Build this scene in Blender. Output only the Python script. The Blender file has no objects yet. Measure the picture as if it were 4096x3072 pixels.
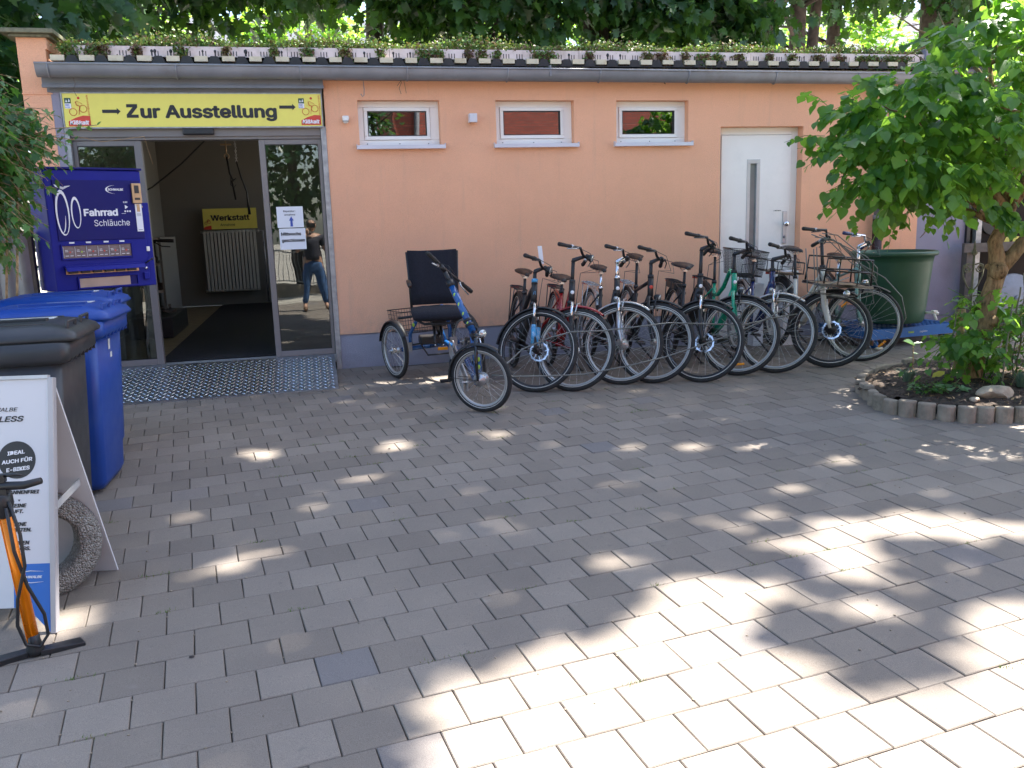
import bpy, bmesh, math, random
import numpy as np
from mathutils import Matrix, Vector
SC = bpy.context.scene
COL = SC.collection
rnd = random.Random(7)
PI = math.pi
# ---------------- camera, sky, sun, exposure ----------------
cam = bpy.data.cameras.new('camera')
camo = bpy.data.objects.new('camera', cam)
COL.objects.link(camo)
cam.sensor_width = 36.0
cam.lens = 851.39 / 1024 * 36.0
cam.clip_start = 0.05
cam.clip_end = 500
def rotm(ax, a): return Matrix.Rotation(a, 3, ax)
# world -> camera (x right, y down, z forward)
_R = rotm('Z', -0.0311102) @ rotm('X', 0.1885488) @ rotm('Y', -0.2264628) @ Matrix(((1, 0, 0), (0, 0, -1), (0, 1, 0)))
CAMZ = 1.5979
_m = Matrix((_R[0], -_R[1], -_R[2])).transposed().to_4x4()
_m.translation = (0, 0, CAMZ)
camo.matrix_world = _m
SC.camera = camo
SUN = Vector((0.45, 0.155, 0.88)).normalized()
world = bpy.data.worlds.new('World')
SC.world = world
world.use_nodes = True
wn = world.node_tree
bg = wn.nodes['Background']
sky = wn.nodes.new('ShaderNodeTexSky')
sky.sky_type = 'NISHITA'
sky.sun_disc = False
sky.sun_elevation = math.asin(SUN.z)
sky.sun_rotation = math.atan2(SUN.x, SUN.y)
sky.air_density = 1.0
sky.dust_density = 1.6
sky.ozone_density = 1.0
wn.links.new(sky.outputs[0], bg.inputs[0])
bg.inputs[1].default_value = 0.105
sl = bpy.data.lights.new('sun', 'SUN')
sl.energy = 5.0
sl.angle = math.radians(0.53)
sl.color = (1.0, 0.95, 0.87)
so = bpy.data.objects.new('sun', sl)
COL.objects.link(so)
so.rotation_euler = (-SUN).to_track_quat('-Z', 'Y').to_euler()
so.location = (8, 4, 14)
SC.view_settings.view_transform = 'Standard'
SC.view_settings.look = 'None'
SC.view_settings.gamma = 1.0
SC.view_settings.exposure = 2.27
SC.view_settings.use_curve_mapping = False
SC.cycles.max_bounces = 10
SC.cycles.transparent_max_bounces = 12
SC.cycles.use_denoising = True

# ---------------- helpers ----------------
GX, GY = 0.005276, 0.0267787          # the courtyard rises gently towards the building
def gz(x, y): return GX * x + GY * y
WM = {}                                # world matrices of the Empties and parts
def wm(o): return WM[o.name] if o is not None and o.name in WM else Matrix.Identity(4)
def tag(o, label=None, cat=None, group=None, kind=None):
    if label: o['label'] = label
    if cat: o['category'] = cat
    if group: o['group'] = group
    if kind: o['kind'] = kind
    return o
def empty(name, mat4, label=None, cat=None, group=None, kind=None):
    if not isinstance(mat4, Matrix): mat4 = Matrix.Translation(mat4)
    o = bpy.data.objects.new(name, None)
    o.empty_display_size = 0.1
    COL.objects.link(o)
    o.matrix_world = mat4
    WM[o.name] = mat4.copy()
    return tag(o, label, cat, group, kind)
def link(name, me, mats, parent=None, bevel=0, world_co=True):
    if mats is not None:
        for m in (mats if isinstance(mats, (list, tuple)) else [mats]): me.materials.append(m)
    o = bpy.data.objects.new(name, me)
    COL.objects.link(o)
    if parent is not None:
        o.parent = parent
        if world_co: me.transform(wm(parent).inverted())
    WM[o.name] = wm(parent).copy()
    if bevel:
        b = o.modifiers.new('bevel', 'BEVEL'); b.width = bevel; b.segments = 2; b.limit_method = 'ANGLE'; b.angle_limit = 0.6
    return o
def frame_of(d, up=Vector((0, 0, 1))):
    d = d.normalized()
    a = d.cross(up)
    if a.length < 1e-4: a = d.cross(Vector((1, 0, 0)))
    a.normalize()
    return a, a.cross(d).normalized()
class MB:
    def __init__(s, M=None): s.v = []; s.f = []; s.s = []; s.m = []; s.M = M
    def add(s, vs, fs, sm=False, mi=0):
        n = len(s.v)
        if s.M is not None: vs = [tuple(s.M @ Vector(p)) for p in vs]
        s.v += [tuple(p) for p in vs]
        s.f += [tuple(i + n for i in f) for f in fs]
        s.s += [sm] * len(fs); s.m += [mi] * len(fs)
        return s
    def box(s, x0, x1, y0, y1, z0, z1, mi=0, T=None):
        v = [(x, y, z) for z in (z0, z1) for y in (y0, y1) for x in (x0, x1)]
        if T is not None: v = [T @ Vector(p) for p in v]
        return s.add(v, [(0, 2, 3, 1), (4, 5, 7, 6), (0, 1, 5, 4), (1, 3, 7, 5), (3, 2, 6, 7), (2, 0, 4, 6)], False, mi)
    def bar(s, p, q, w, h, mi=0, up=Vector((0, 0, 1))):
        p, q = Vector(p), Vector(q); d = q - p; a, b = frame_of(d, up)
        v = [c + a * i * w / 2 + b * j * h / 2 for c in (p, q) for i, j in ((-1, -1), (1, -1), (1, 1), (-1, 1))]
        return s.add(v, [(0, 1, 2, 3), (7, 6, 5, 4), (0, 4, 5, 1), (1, 5, 6, 2), (2, 6, 7, 3), (3, 7, 4, 0)], False, mi)
    def path(s, P, r, n=6, closed=False, mi=0, cap=True, flat=1.0, sm=True):
        P = [Vector(p) for p in P]; N = len(P)
        rr = r if isinstance(r, (list, tuple)) else [r] * N
        vs = []; a = None
        for i, p in enumerate(P):
            if closed: d = P[(i + 1) % N] - P[i - 1]
            else: d = P[min(i + 1, N - 1)] - P[max(i - 1, 0)]
            if d.length < 1e-9: d = Vector((0, 0, 1))
            d.normalize()
            if a is None: a, b = frame_of(d)
            else:
                a = a - d * a.dot(d)
                if a.length < 1e-5: a, _ = frame_of(d)
                a.normalize()
            b = d.cross(a)
            for k in range(n):
                t = 2 * PI * k / n
                vs.append(p + (a * math.cos(t) + b * math.sin(t) * flat) * rr[i])
        fs = []
        for i in range(N if closed else N - 1):
            j = (i + 1) % N
            for k in range(n):
                l = (k + 1) % n
                fs.append((i * n + k, i * n + l, j * n + l, j * n + k))
        if cap and not closed:
            fs.append(tuple(range(n - 1, -1, -1))); fs.append(tuple((N - 1) * n + k for k in range(n)))
        return s.add(vs, fs, sm, mi)
    def tube(s, p, q, r, r2=None, n=8, mi=0): return s.path([p, q], [r, r if r2 is None else r2], n, mi=mi)
    def lathe(s, prof, n=16, c=(0, 0, 0), axis=(0, 0, 1), mi=0, sm=True, cap=True):
        c = Vector(c); ax = Vector(axis).normalized(); a, b = frame_of(ax, Vector((0, 0, 1)) if abs(ax.z) < .9 else Vector((0, 1, 0)))
        vs = [c + ax * z + (a * math.cos(2 * PI * k / n) + b * math.sin(2 * PI * k / n)) * r for r, z in prof for k in range(n)]
        fs = [(i * n + k, i * n + (k + 1) % n, (i + 1) * n + (k + 1) % n, (i + 1) * n + k) for i in range(len(prof) - 1) for k in range(n)]
        if cap:
            if prof[0][0] > 1e-6: fs.append(tuple(range(n - 1, -1, -1)))
            if prof[-1][0] > 1e-6: fs.append(tuple((len(prof) - 1) * n + k for k in range(n)))
        return s.add(vs, fs, sm, mi)
    def torus(s, c, axis, R, r, N=40, n=8, sq=1.0, mi=0, a0=0, a1=2 * PI):
        c = Vector(c); ax = Vector(axis).normalized(); a, b = frame_of(ax, Vector((0, 0, 1)) if abs(ax.z) < .9 else Vector((0, 1, 0)))
        full = abs(a1 - a0 - 2 * PI) < 1e-6; M = N if full else N + 1
        vs = []
        for i in range(M):
            t = a0 + (a1 - a0) * i / N; e = a * math.cos(t) + b * math.sin(t)
            for k in range(n):
                u = 2 * PI * k / n
                vs.append(c + e * (R + r * math.cos(u)) + ax * (r * sq * math.sin(u)))
        fs = [(i * n + k, i * n + (k + 1) % n, ((i + 1) % M) * n + (k + 1) % n, ((i + 1) % M) * n + k) for i in range(N if full else N) for k in range(n)]
        return s.add(vs, fs, True, mi)
    def ball(s, c, r, n=8, mi=0, sc=(1, 1, 1)):
        c = Vector(c); vs = []; m = max(4, n // 2 + 1)
        for i in range(m + 1):
            t = PI * i / m
            for k in range(n):
                u = 2 * PI * k / n
                vs.append((c.x + r * sc[0] * math.sin(t) * math.cos(u), c.y + r * sc[1] * math.sin(t) * math.sin(u), c.z + r * sc[2] * math.cos(t)))
        fs = [(i * n + k, (i + 1) * n + k, (i + 1) * n + (k + 1) % n, i * n + (k + 1) % n) for i in range(m) for k in range(n)]
        return s.add(vs, fs, True, mi)
    def loft(s, rings, mi=0, cap=True, sm=True):
        n = len(rings[0]); vs = [p for r in rings for p in r]
        fs = [(i * n + k, i * n + (k + 1) % n, (i + 1) * n + (k + 1) % n, (i + 1) * n + k) for i in range(len(rings) - 1) for k in range(n)]
        if cap: fs.append(tuple(range(n - 1, -1, -1))); fs.append(tuple((len(rings) - 1) * n + k for k in range(n)))
        return s.add(vs, fs, sm, mi)
    def plate(s, pts, T, th=0.001, mi=0):
        """2D outline (x right, y up) on matrix T, th thick"""
        n = len(pts)
        vs = [T @ Vector((x, y, 0)) for x, y in pts] + [T @ Vector((x, y, th)) for x, y in pts]
        fs = [tuple(range(n - 1, -1, -1)), tuple(range(n, 2 * n))] + [(k, (k + 1) % n, n + (k + 1) % n, n + k) for k in range(n)]
        return s.add(vs, fs, False, mi)
    def mesh(s, name):
        me = bpy.data.meshes.new(name)
        me.from_pydata(s.v, [], s.f)
        me.polygons.foreach_set('use_smooth', s.s)
        me.polygons.foreach_set('material_index', s.m)
        me.update()
        return me
    def build(s, name, mats, parent=None, bevel=0, **k):
        o = link(name, s.mesh(name), mats, parent, bevel)
        return tag(o, **k)
def copy_part(src, name, parent, mat4=None):
    o = src.copy(); o.name = name; COL.objects.link(o); o.parent = parent
    if mat4 is not None: o.matrix_local = mat4
    return o
try: FONT = bpy.data.fonts.load(bpy.utils.system_resource('DATAFILES') + '/fonts/Inter.woff2')   # Blender's own interface face
except Exception: FONT = None
def plane_T(o, right, up=(0, 0, 1)):
    r = Vector(right).normalized(); u = Vector(up); u = (u - r * u.dot(r)).normalized(); n = r.cross(u)
    M = Matrix((r, u, n)).transposed().to_4x4(); M.translation = Vector(o)
    return M
def mesh_np(name, V, F, mat, smooth=True):
    me = bpy.data.meshes.new(name)
    me.vertices.add(len(V)); me.vertices.foreach_set('co', V.astype(np.float32).ravel())
    me.loops.add(F.size); me.loops.foreach_set('vertex_index', F.astype(np.int32).ravel())
    me.polygons.add(len(F)); me.polygons.foreach_set('loop_start', np.arange(0, F.size, 3, dtype=np.int32))
    me.polygons.foreach_set('use_smooth', np.full(len(F), smooth, dtype=bool))
    me.update(calc_edges=True)
    if mat is not None: me.materials.append(mat)
    return me
def text(body, size, T, mat, parent, name='lettering', bold=0.0, sx=1.0, align='LEFT', shear=0.0, th=0.0006, fit=None):
    cu = bpy.data.curves.new('t', 'FONT'); cu.body = body; cu.size = size; cu.extrude = th; cu.align_x = align; cu.shear = shear
    cu.resolution_u = 2
    if FONT is not None: cu.font = FONT
    o = bpy.data.objects.new('t', cu); COL.objects.link(o)
    bpy.context.view_layer.update()
    me = bpy.data.meshes.new_from_object(o)
    bpy.data.objects.remove(o); bpy.data.curves.remove(cu)
    me.materials.clear()
    if fit:
        xs = [v.co.x for v in me.vertices]; sx = fit / max(1e-6, max(xs) - min(xs))
    me.transform(Matrix.Diagonal((sx, 1, 1, 1)))
    if bold:                                                  # heavier strokes: the outline struck several times, each a hair higher
        r = bold * size; v0 = np.empty(len(me.vertices) * 3, np.float32); me.vertices.foreach_get('co', v0); v0 = v0.reshape(-1, 3)
        me.calc_loop_triangles(); t0 = np.empty(len(me.loop_triangles) * 3, np.int32); me.loop_triangles.foreach_get('vertices', t0); t0 = t0.reshape(-1, 3)
        V = []; F = []
        for k in range(9):
            a = k * PI / 4; d = np.array([0, 0, 0], np.float32) if k == 8 else np.array([r * math.cos(a), r * .7 * math.sin(a), 0], np.float32)
            d[2] = k * 2.5e-5; V.append(v0 + d); F.append(t0 + k * len(v0))
        me2 = mesh_np('t', np.concatenate(V), np.concatenate(F), None, False); bpy.data.meshes.remove(me); me = me2
    me.transform(T)
    me.name = name
    return link(name, me, mat, parent)

# ---------------- materials ----------------
def nodes(name):
    m = bpy.data.materials.new(name); m.use_nodes = True
    nt = m.node_tree; return m, nt, nt.nodes, nt.links, nt.nodes['Principled BSDF']
def coords(nt, kind='Object', scale=None):
    tc = nt.nodes.new('ShaderNodeTexCoord')
    return tc.outputs[kind]
def noise(nt, vec, scale, detail=4, rough=.55):
    n = nt.nodes.new('ShaderNodeTexNoise'); n.inputs['Scale'].default_value = scale; n.inputs['Detail'].default_value = detail; n.inputs['Roughness'].default_value = rough
    nt.links.new(vec, n.inputs['Vector']); return n.outputs['Fac']
def ramp(nt, fac, stops):
    r = nt.nodes.new('ShaderNodeValToRGB'); nt.links.new(fac, r.inputs[0])
    e = r.color_ramp.elements
    while len(e) < len(stops): e.new(.5)
    for el, (p, c) in zip(e, stops): el.position = p; el.color = (*c, 1) if len(c) == 3 else c
    return r.outputs[0]
def mixc(nt, a, b, f, mode='MIX'):
    m = nt.nodes.new('ShaderNodeMix'); m.data_type = 'RGBA'; m.blend_type = mode
    for sock, val in ((m.inputs[6], a), (m.inputs[7], b), (m.inputs[0], f)):
        if hasattr(val, 'links') or isinstance(val, bpy.types.NodeSocket): nt.links.new(val, sock)
        elif isinstance(val, (int, float)): sock.default_value = val
        else: sock.default_value = (*val, 1)
    return m.outputs[2]
def math_(nt, op, a, b=0.0, c=None):
    m = nt.nodes.new('ShaderNodeMath'); m.operation = op
    for i, v in enumerate((a, b) if c is None else (a, b, c)):
        if isinstance(v, bpy.types.NodeSocket): nt.links.new(v, m.inputs[i])
        else: m.inputs[i].default_value = v
    return m.outputs[0]
def bumpn(nt, h, strength, dist=0.01):
    b = nt.nodes.new('ShaderNodeBump'); b.inputs['Strength'].default_value = strength; b.inputs['Distance'].default_value = dist
    nt.links.new(h, b.inputs['Height']); return b.outputs[0]
def pm(name, col, rough=.5, metal=0.0, var=.12, scale=6, bump=0.0, bscale=120, dirt=None, dirtamt=.5, spec=.5, coat=0.0):
    m, nt, N, L, P = nodes(name)
    v = coords(nt)
    f = noise(nt, v, scale)
    lo = tuple(c * (1 - var) for c in col); hi = tuple(min(1, c * (1 + var)) for c in col)
    c = ramp(nt, f, [(.3, lo), (.7, hi)])
    if dirt:
        g = ramp(nt, noise(nt, v, scale * .6 + 1.3, 8, .7), [(.5, (0, 0, 0)), (.72, (1, 1, 1))])
        c = mixc(nt, c, dirt, math_(nt, 'MULTIPLY', g, dirtamt))
    L.new(c, P.inputs['Base Color'])
    rr = math_(nt, 'MULTIPLY_ADD', noise(nt, v, scale * 2.1, 5), .25, rough - .12)
    L.new(rr, P.inputs['Roughness'])
    P.inputs['Metallic'].default_value = metal
    P.inputs['Specular IOR Level'].default_value = spec
    P.inputs['Coat Weight'].default_value = coat
    if bump: L.new(bumpn(nt, noise(nt, v, bscale, 3), bump), P.inputs['Normal'])
    return m
def island_random(nt):
    g = nt.nodes.new('ShaderNodeNewGeometry'); o = nt.nodes.new('ShaderNodeObjectInfo')
    return math_(nt, 'FRACT', math_(nt, 'ADD', g.outputs['Random Per Island'], math_(nt, 'MULTIPLY', o.outputs['Random'], 7.31)))
def leafm(name, stops, trans, tcol, rough=.38, spec=.55):
    m, nt, N, L, P = nodes(name)
    r = island_random(nt)
    c = ramp(nt, r, stops)
    L.new(c, P.inputs['Base Color']); P.inputs['Roughness'].default_value = rough; P.inputs['Specular IOR Level'].default_value = spec
    t = N.new('ShaderNodeBsdfTranslucent')
    L.new(mixc(nt, tcol, c, .25), t.inputs['Color'])
    ms = N.new('ShaderNodeMixShader'); ms.inputs[0].default_value = trans
    L.new(P.outputs[0], ms.inputs[1]); L.new(t.outputs[0], ms.inputs[2])
    L.new(ms.outputs[0], N['Material Output'].inputs['Surface'])
    L.new(bumpn(nt, noise(nt, coords(nt), 45, 3), .25, .01), P.inputs['Normal'])
    return m
def glassm(name, tint=(.75, .8, .78), refl=.12):
    m, nt, N, L, P = nodes(name)
    N.remove(P)
    fr = N.new('ShaderNodeFresnel'); fr.inputs['IOR'].default_value = 1.5
    g = N.new('ShaderNodeBsdfGlossy'); g.inputs['Roughness'].default_value = 0.0
    t = N.new('ShaderNodeBsdfTransparent'); t.inputs['Color'].default_value = (*tint, 1)
    ms = N.new('ShaderNodeMixShader')
    L.new(math_(nt, 'ADD', fr.outputs[0], refl), ms.inputs[0])
    L.new(t.outputs[0], ms.inputs[1]); L.new(g.outputs[0], ms.inputs[2])
    b = bumpn(nt, noise(nt, coords(nt), 1.6, 2), .035, .05)
    L.new(b, g.inputs['Normal'])
    L.new(ms.outputs[0], N['Material Output'].inputs['Surface'])
    return m
M = {}
M['plaster'] = pm('orange_plaster', (.89, .465, .285), .9, var=.05, scale=1.1, bump=.8, bscale=150, dirt=(.76, .42, .28), dirtamt=.25, spec=.2)
def wall_stains(m):
    # splash dirt at the foot, faint runs under sills and patchy paint
    nt = m.node_tree; N, L = nt.nodes, nt.links; P = N['Principled BSDF']; src = P.inputs['Base Color'].links[0].from_socket
    g = N.new('ShaderNodeNewGeometry'); sp = N.new('ShaderNodeSeparateXYZ'); L.new(g.outputs['Position'], sp.inputs[0])
    cb = N.new('ShaderNodeCombineXYZ'); L.new(sp.outputs[0], cb.inputs[0]); L.new(math_(nt, 'MULTIPLY', sp.outputs[2], .07), cb.inputs[2])
    runs = ramp(nt, noise(nt, cb.outputs[0], 9, 4, .7), [(.56, (0, 0, 0)), (.75, (1, 1, 1))])
    foot = math_(nt, 'MULTIPLY', math_(nt, 'SUBTRACT', 1.0, math_(nt, 'MULTIPLY', math_(nt, 'ABSOLUTE', math_(nt, 'SUBTRACT', sp.outputs[2], .55)), 3.2)), ramp(nt, noise(nt, g.outputs['Position'], 7, 6, .7), [(.35, (0, 0, 0)), (.65, (1, 1, 1))]))
    foot = math_(nt, 'MAXIMUM', foot, 0.0)
    c = mixc(nt, src, (.46, .32, .25), math_(nt, 'MULTIPLY', runs, .20)); c = mixc(nt, c, (.36, .28, .24), math_(nt, 'MULTIPLY', foot, .45))
    c = mixc(nt, c, ramp(nt, noise(nt, g.outputs['Position'], 320, 2), [(.3, (.82, .82, .82)), (.6, (1.06, 1.06, 1.06))]), .7, 'MULTIPLY')
    L.new(c, P.inputs['Base Color'])
wall_stains(M['plaster'])
M['plinth'] = pm('grey_plinth_paint', (.30, .29, .34), .85, var=.08, scale=2, bump=.4, bscale=140, dirt=(.2, .18, .17), spec=.2)
M['greywall'] = pm('grey_violet_wall_paint', (.30, .28, .34), .85, var=.08, scale=2, bump=.3, bscale=120, dirt=(.22, .2, .22), spec=.2)
M['pvc'] = pm('white_pvc', (.84, .80, .74), .35, var=.03, scale=3, dirt=(.6, .57, .52), dirtamt=.25)
M['sillw'] = pm('white_sill_metal', (.66, .64, .68), .3, var=.04, scale=4, dirt=(.5, .47, .45), dirtamt=.3)
M['zinc'] = pm('weathered_zinc', (.24, .245, .265), .5, .35, var=.14, scale=3, dirt=(.16, .13, .11), dirtamt=.5)
M['fascia'] = pm('grey_painted_fascia', (.17, .18, .20), .55, var=.1, scale=3, dirt=(.1, .09, .08), dirtamt=.5)
M['galv'] = pm('galvanised_steel', (.36, .36, .36), .45, .6, var=.3, scale=14)
M['alu'] = pm('grey_brown_door_aluminium', (.21, .19, .185), .38, .3, var=.06, scale=3)
M['alug'] = pm('bare_aluminium', (.50, .50, .50), .4, .35, var=.08, scale=10)
M['tread'] = pm('tread_plate_aluminium', (.42, .43, .46), .34, .9, var=.25, scale=8, dirt=(.16, .15, .15), dirtamt=.6)
M['lug'] = pm('tread_lug_aluminium', (.82, .84, .88), .22, .9, var=.1, scale=20)
M['yellow'] = pm('yellow_sign_sheet', (.84, .74, .14), .4, var=.03, scale=2, dirt=(.55, .45, .1), dirtamt=.25)
M['ink'] = pm('black_print', (.02, .02, .022), .5, var=.05)
M['red'] = pm('red_print', (.62, .055, .03), .5, var=.08, scale=10)
M['blueprint'] = pm('blue_print', (.01, .13, .48), .4, var=.05)
M['paper'] = pm('white_paper', (.78, .78, .8), .7, var=.03)
M['whitep'] = pm('white_print', (.8, .8, .82), .5, var=.03)
M['arrow'] = pm('dark_blue_arrow_print', (.05, .09, .4), .5, var=.2, scale=20)
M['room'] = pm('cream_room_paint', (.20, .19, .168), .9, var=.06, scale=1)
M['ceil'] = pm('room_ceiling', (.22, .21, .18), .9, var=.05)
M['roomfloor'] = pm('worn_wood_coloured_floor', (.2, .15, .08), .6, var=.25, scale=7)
M['mat'] = pm('black_rubber_mat', (.012, .012, .014), .85, var=.2, scale=30, bump=.5, bscale=300)
M['rad'] = pm('radiator_enamel', (.50, .49, .44), .4, var=.05)
M['black'] = pm('black_plastic', (.018, .018, .02), .42, var=.2, scale=15)
M['blackg'] = pm('black_gloss_paint', (.012, .012, .014), .22, var=.1, coat=.3)
M['rubber'] = pm('tyre_rubber', (.022, .021, .021), .75, var=.25, scale=20, bump=.5, bscale=260, dirt=(.09, .08, .07), dirtamt=.35)
M['chrome'] = pm('polished_metal', (.72, .72, .74), .16, 1.0, var=.05)
M['steel'] = pm('spoke_steel', (.62, .62, .62), .28, 1.0, var=.1)
M['rimsilver'] = pm('silver_rim', (.46, .45, .43), .4, .5, var=.04, scale=12)
M['reflex'] = pm('reflective_white_stripe', (.72, .7, .64), .4, var=.04)
M['rimblack'] = pm('black_rim', (.02, .02, .022), .3, var=.1)
M['leather'] = pm('dark_brown_leather', (.028, .016, .011), .5, var=.3, scale=12)
M['saddle'] = pm('black_saddle_vinyl', (.022, .02, .02), .45, var=.15, scale=14, bump=.2, bscale=200)
M['fabric'] = pm('black_mesh_fabric', (.012, .012, .02), .9, var=.25, scale=60, bump=.6, bscale=500)
M['bblue'] = pm('blue_bike_paint', (.012, .09, .28), .25, var=.08, coat=.5)
M['navy'] = pm('navy_bike_paint', (.008, .02, .10), .25, var=.08, coat=.5)
M['green'] = pm('jade_green_bike_paint', (.0, .30, .17), .25, var=.08, coat=.5)
M['bred'] = pm('red_bike_paint', (.28, .008, .012), .22, var=.08, coat=.5)
M['bwhite'] = pm('ivory_bike_paint', (.62, .60, .52), .25, var=.04, coat=.4)
M['mint'] = pm('mint_bike_paint', (.18, .32, .29), .35, var=.1, dirt=(.2, .12, .07), dirtamt=.5)
M['silver'] = pm('silver_paint', (.5, .5, .5), .28, .7, var=.05)
M['lime'] = pm('lime_print', (.42, .62, .05), .4, var=.05)
M['cyan'] = pm('cyan_print', (.05, .30, .55), .35, var=.2, scale=60, dirt=(.6, .65, .7), dirtamt=1.0)
M['orangeref'] = pm('amber_reflector', (.95, .33, .01), .2, var=.1)
M['lens'] = pm('lamp_lens', (.55, .55, .52), .08, .5, var=.1, scale=60)
M['wood'] = pm('weathered_wood', (.30, .21, .13), .75, var=.25, scale=12)
M['oldwood'] = pm('grey_old_timber', (.12, .10, .085), .8, var=.25, scale=9, bump=.4)
M['cable'] = pm('grey_lock_cable', (.13, .14, .13), .35, var=.1)
M['vend'] = pm('ultramarine_powder_coat', (.008, .012, .22), .55, var=.06, scale=4, spec=.25)
M['vendd'] = pm('deep_blue_panel_paint', (.006, .006, .12), .55, var=.06, scale=4, spec=.25)
M['gold'] = pm('bronze_coin_unit_metal', (.42, .29, .17), .35, .6, var=.15, scale=20)
M['binblue'] = pm('blue_bin_plastic', (.008, .052, .28), .42, var=.08, scale=5, dirt=(.06, .12, .32), dirtamt=.35)
M['binblack'] = pm('anthracite_bin_plastic', (.03, .031, .034), .42, var=.15, scale=5, dirt=(.075, .07, .065), dirtamt=.5)
M['orange'] = pm('orange_anodised_tube', (.85, .22, .0), .28, .3, var=.05)
M['board'] = pm('light_grey_board', (.60, .60, .62), .4, var=.03, scale=2)
M['framegrey'] = pm('light_grey_frame_profile', (.42, .40, .41), .4, .2, var=.05)
M['binlabel'] = pm('worn_white_sticker', (.6, .6, .58), .6, var=.2, scale=18, dirt=(.3, .25, .22), dirtamt=.6)
M['barrel'] = pm('dark_green_barrel_plastic', (.018, .075, .038), .45, var=.1, scale=4, dirt=(.05, .1, .07), dirtamt=.3)
M['dolly'] = pm('blue_dolly_plastic', (.012, .12, .36), .5, var=.1, scale=6)
M['bark'] = pm('rough_bark', (.34, .225, .115), .9, var=.45, scale=16, bump=1.0, bscale=38, dirt=(.07, .05, .03), dirtamt=.6)
M['trunkbark'] = None
M['darkbark'] = pm('dark_maple_bark', (.075, .055, .045), .9, var=.4, scale=9, bump=1.0, bscale=20)
M['soil'] = pm('dark_garden_soil', (.045, .03, .02), .95, var=.7, scale=22, bump=1.0, bscale=60)
M['rock'] = pm('pale_boulder', (.36, .29, .21), .85, var=.3, scale=14, bump=1.0, bscale=26)
M['palis'] = pm('weathered_concrete_palisade', (.275, .225, .17), .9, var=.25, scale=11, bump=.6, bscale=110, dirt=(.1, .09, .06), dirtamt=.8)
M['rust'] = pm('mossy_wrought_iron', (.15, .145, .09), .7, var=.3, scale=25)
M['copper'] = pm('dark_copper_pipe', (.05, .028, .024), .35, .5, var=.3, scale=5)
M['skin'] = pm('skin', (.5, .29, .2), .55, var=.06)
M['jeans'] = pm('blue_denim', (.06, .13, .28), .85, var=.3, scale=14, bump=.3)
M['shirt'] = pm('dark_shirt_cloth', (.03, .03, .045), .85, var=.15)
M['shoe'] = pm('brown_shoe', (.16, .09, .05), .6, var=.2)
M['hair'] = pm('grey_brown_hair', (.12, .1, .085), .7, var=.3, scale=50)
M['tan'] = pm('tan_product_card', (.5, .34, .25), .6, var=.1, scale=8)
M['darkglass'] = pm('display_window_inside', (.17, .12, .12), .4, var=.3, scale=22)
M['retw'] = pm('pale_concrete_edge_strip', (.72, .61, .58), .75, var=.06, scale=5, dirt=(.3, .22, .15), dirtamt=.5)
M['cream'] = pm('cream_profile_filler', (.66, .58, .42), .7, var=.08, scale=8, dirt=(.4, .3, .16), dirtamt=.7)
M['roofblack'] = pm('black_corrugated_sheet', (.02, .02, .02), .5, var=.3, scale=12)
M['brick'] = None
M['glass'] = glassm('door_glass', (.55, .6, .58), .08)
M['wglass'] = glassm('window_glass', (.45, .45, .45), .20)
M['maple'] = leafm('maple_leaf', [(0, (.009, .038, .014)), (.5, (.014, .052, .018)), (1, (.03, .085, .02))], .22, (.20, .45, .04))
M['mulb'] = leafm('mulberry_leaf', [(0, (.02, .085, .02)), (.55, (.055, .16, .026)), (1, (.15, .30, .035))], .48, (.38, .70, .07), .36, .5)
M['ivy'] = leafm('creeper_leaf', [(0, (.02, .075, .018)), (.6, (.045, .13, .025)), (1, (.10, .23, .03))], .35, (.2, .45, .05), .3, .6)
M['sed'] = leafm('stonecrop_leaf', [(0, (.055, .14, .03)), (.5, (.10, .19, .035)), (.78, (.17, .17, .05)), (.92, (.22, .13, .06)), (1, (.14, .05, .05))], .2, (.3, .45, .06), .5)
M['sedred'] = leafm('reddish_stonecrop_leaf', [(0, (.10, .035, .04)), (.5, (.12, .075, .04)), (1, (.16, .15, .05))], .2, (.3, .2, .06), .5)
M['lav'] = leafm('lavender_leaf', [(0, (.10, .16, .11)), (1, (.2, .27, .18))], .2, (.2, .3, .15), .7, .2)
M['silverleaf'] = leafm('pale_hosta_leaf', [(0, (.10, .22, .10)), (1, (.22, .36, .18))], .3, (.3, .5, .2), .4)
M['petal'] = leafm('orange_petal', [(0, (.8, .22, .04)), (1, (.9, .38, .08))], .3, (.9, .4, .1), .5)
M['pinkp'] = leafm('pink_petal', [(0, (.75, .35, .38)), (1, (.85, .55, .55))], .3, (.9, .5, .5), .5)
M['shedpane'] = pm('dark_brown_shed_glass', (.030, .023, .019), .7, var=.3, scale=2, spec=.1)
M['frost'] = pm('frosted_grey_glass', (.20, .21, .20), .18, var=.15, scale=5)
def barkm():
    m, nt, N, L, P = nodes('furrowed_mulberry_bark')
    v = coords(nt); mp = N.new('ShaderNodeMapping'); mp.inputs['Scale'].default_value = (1, 1, .28); L.new(v, mp.inputs[0])
    f = noise(nt, mp.outputs[0], 30, 6, .65); big = noise(nt, v, 5, 4)
    c = ramp(nt, f, [(.34, (.05, .032, .018)), (.47, (.26, .17, .085)), (.7, (.46, .32, .17))]); c = mixc(nt, c, (.17, .15, .09), ramp(nt, big, [(.45, (0, 0, 0)), (.7, (.7, .7, .7))]))
    L.new(c, P.inputs['Base Color']); P.inputs['Roughness'].default_value = .9; P.inputs['Specular IOR Level'].default_value = .2
    L.new(bumpn(nt, f, 1.0, .03), P.inputs['Normal']); return m
M['trunkbark'] = barkm()
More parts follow.
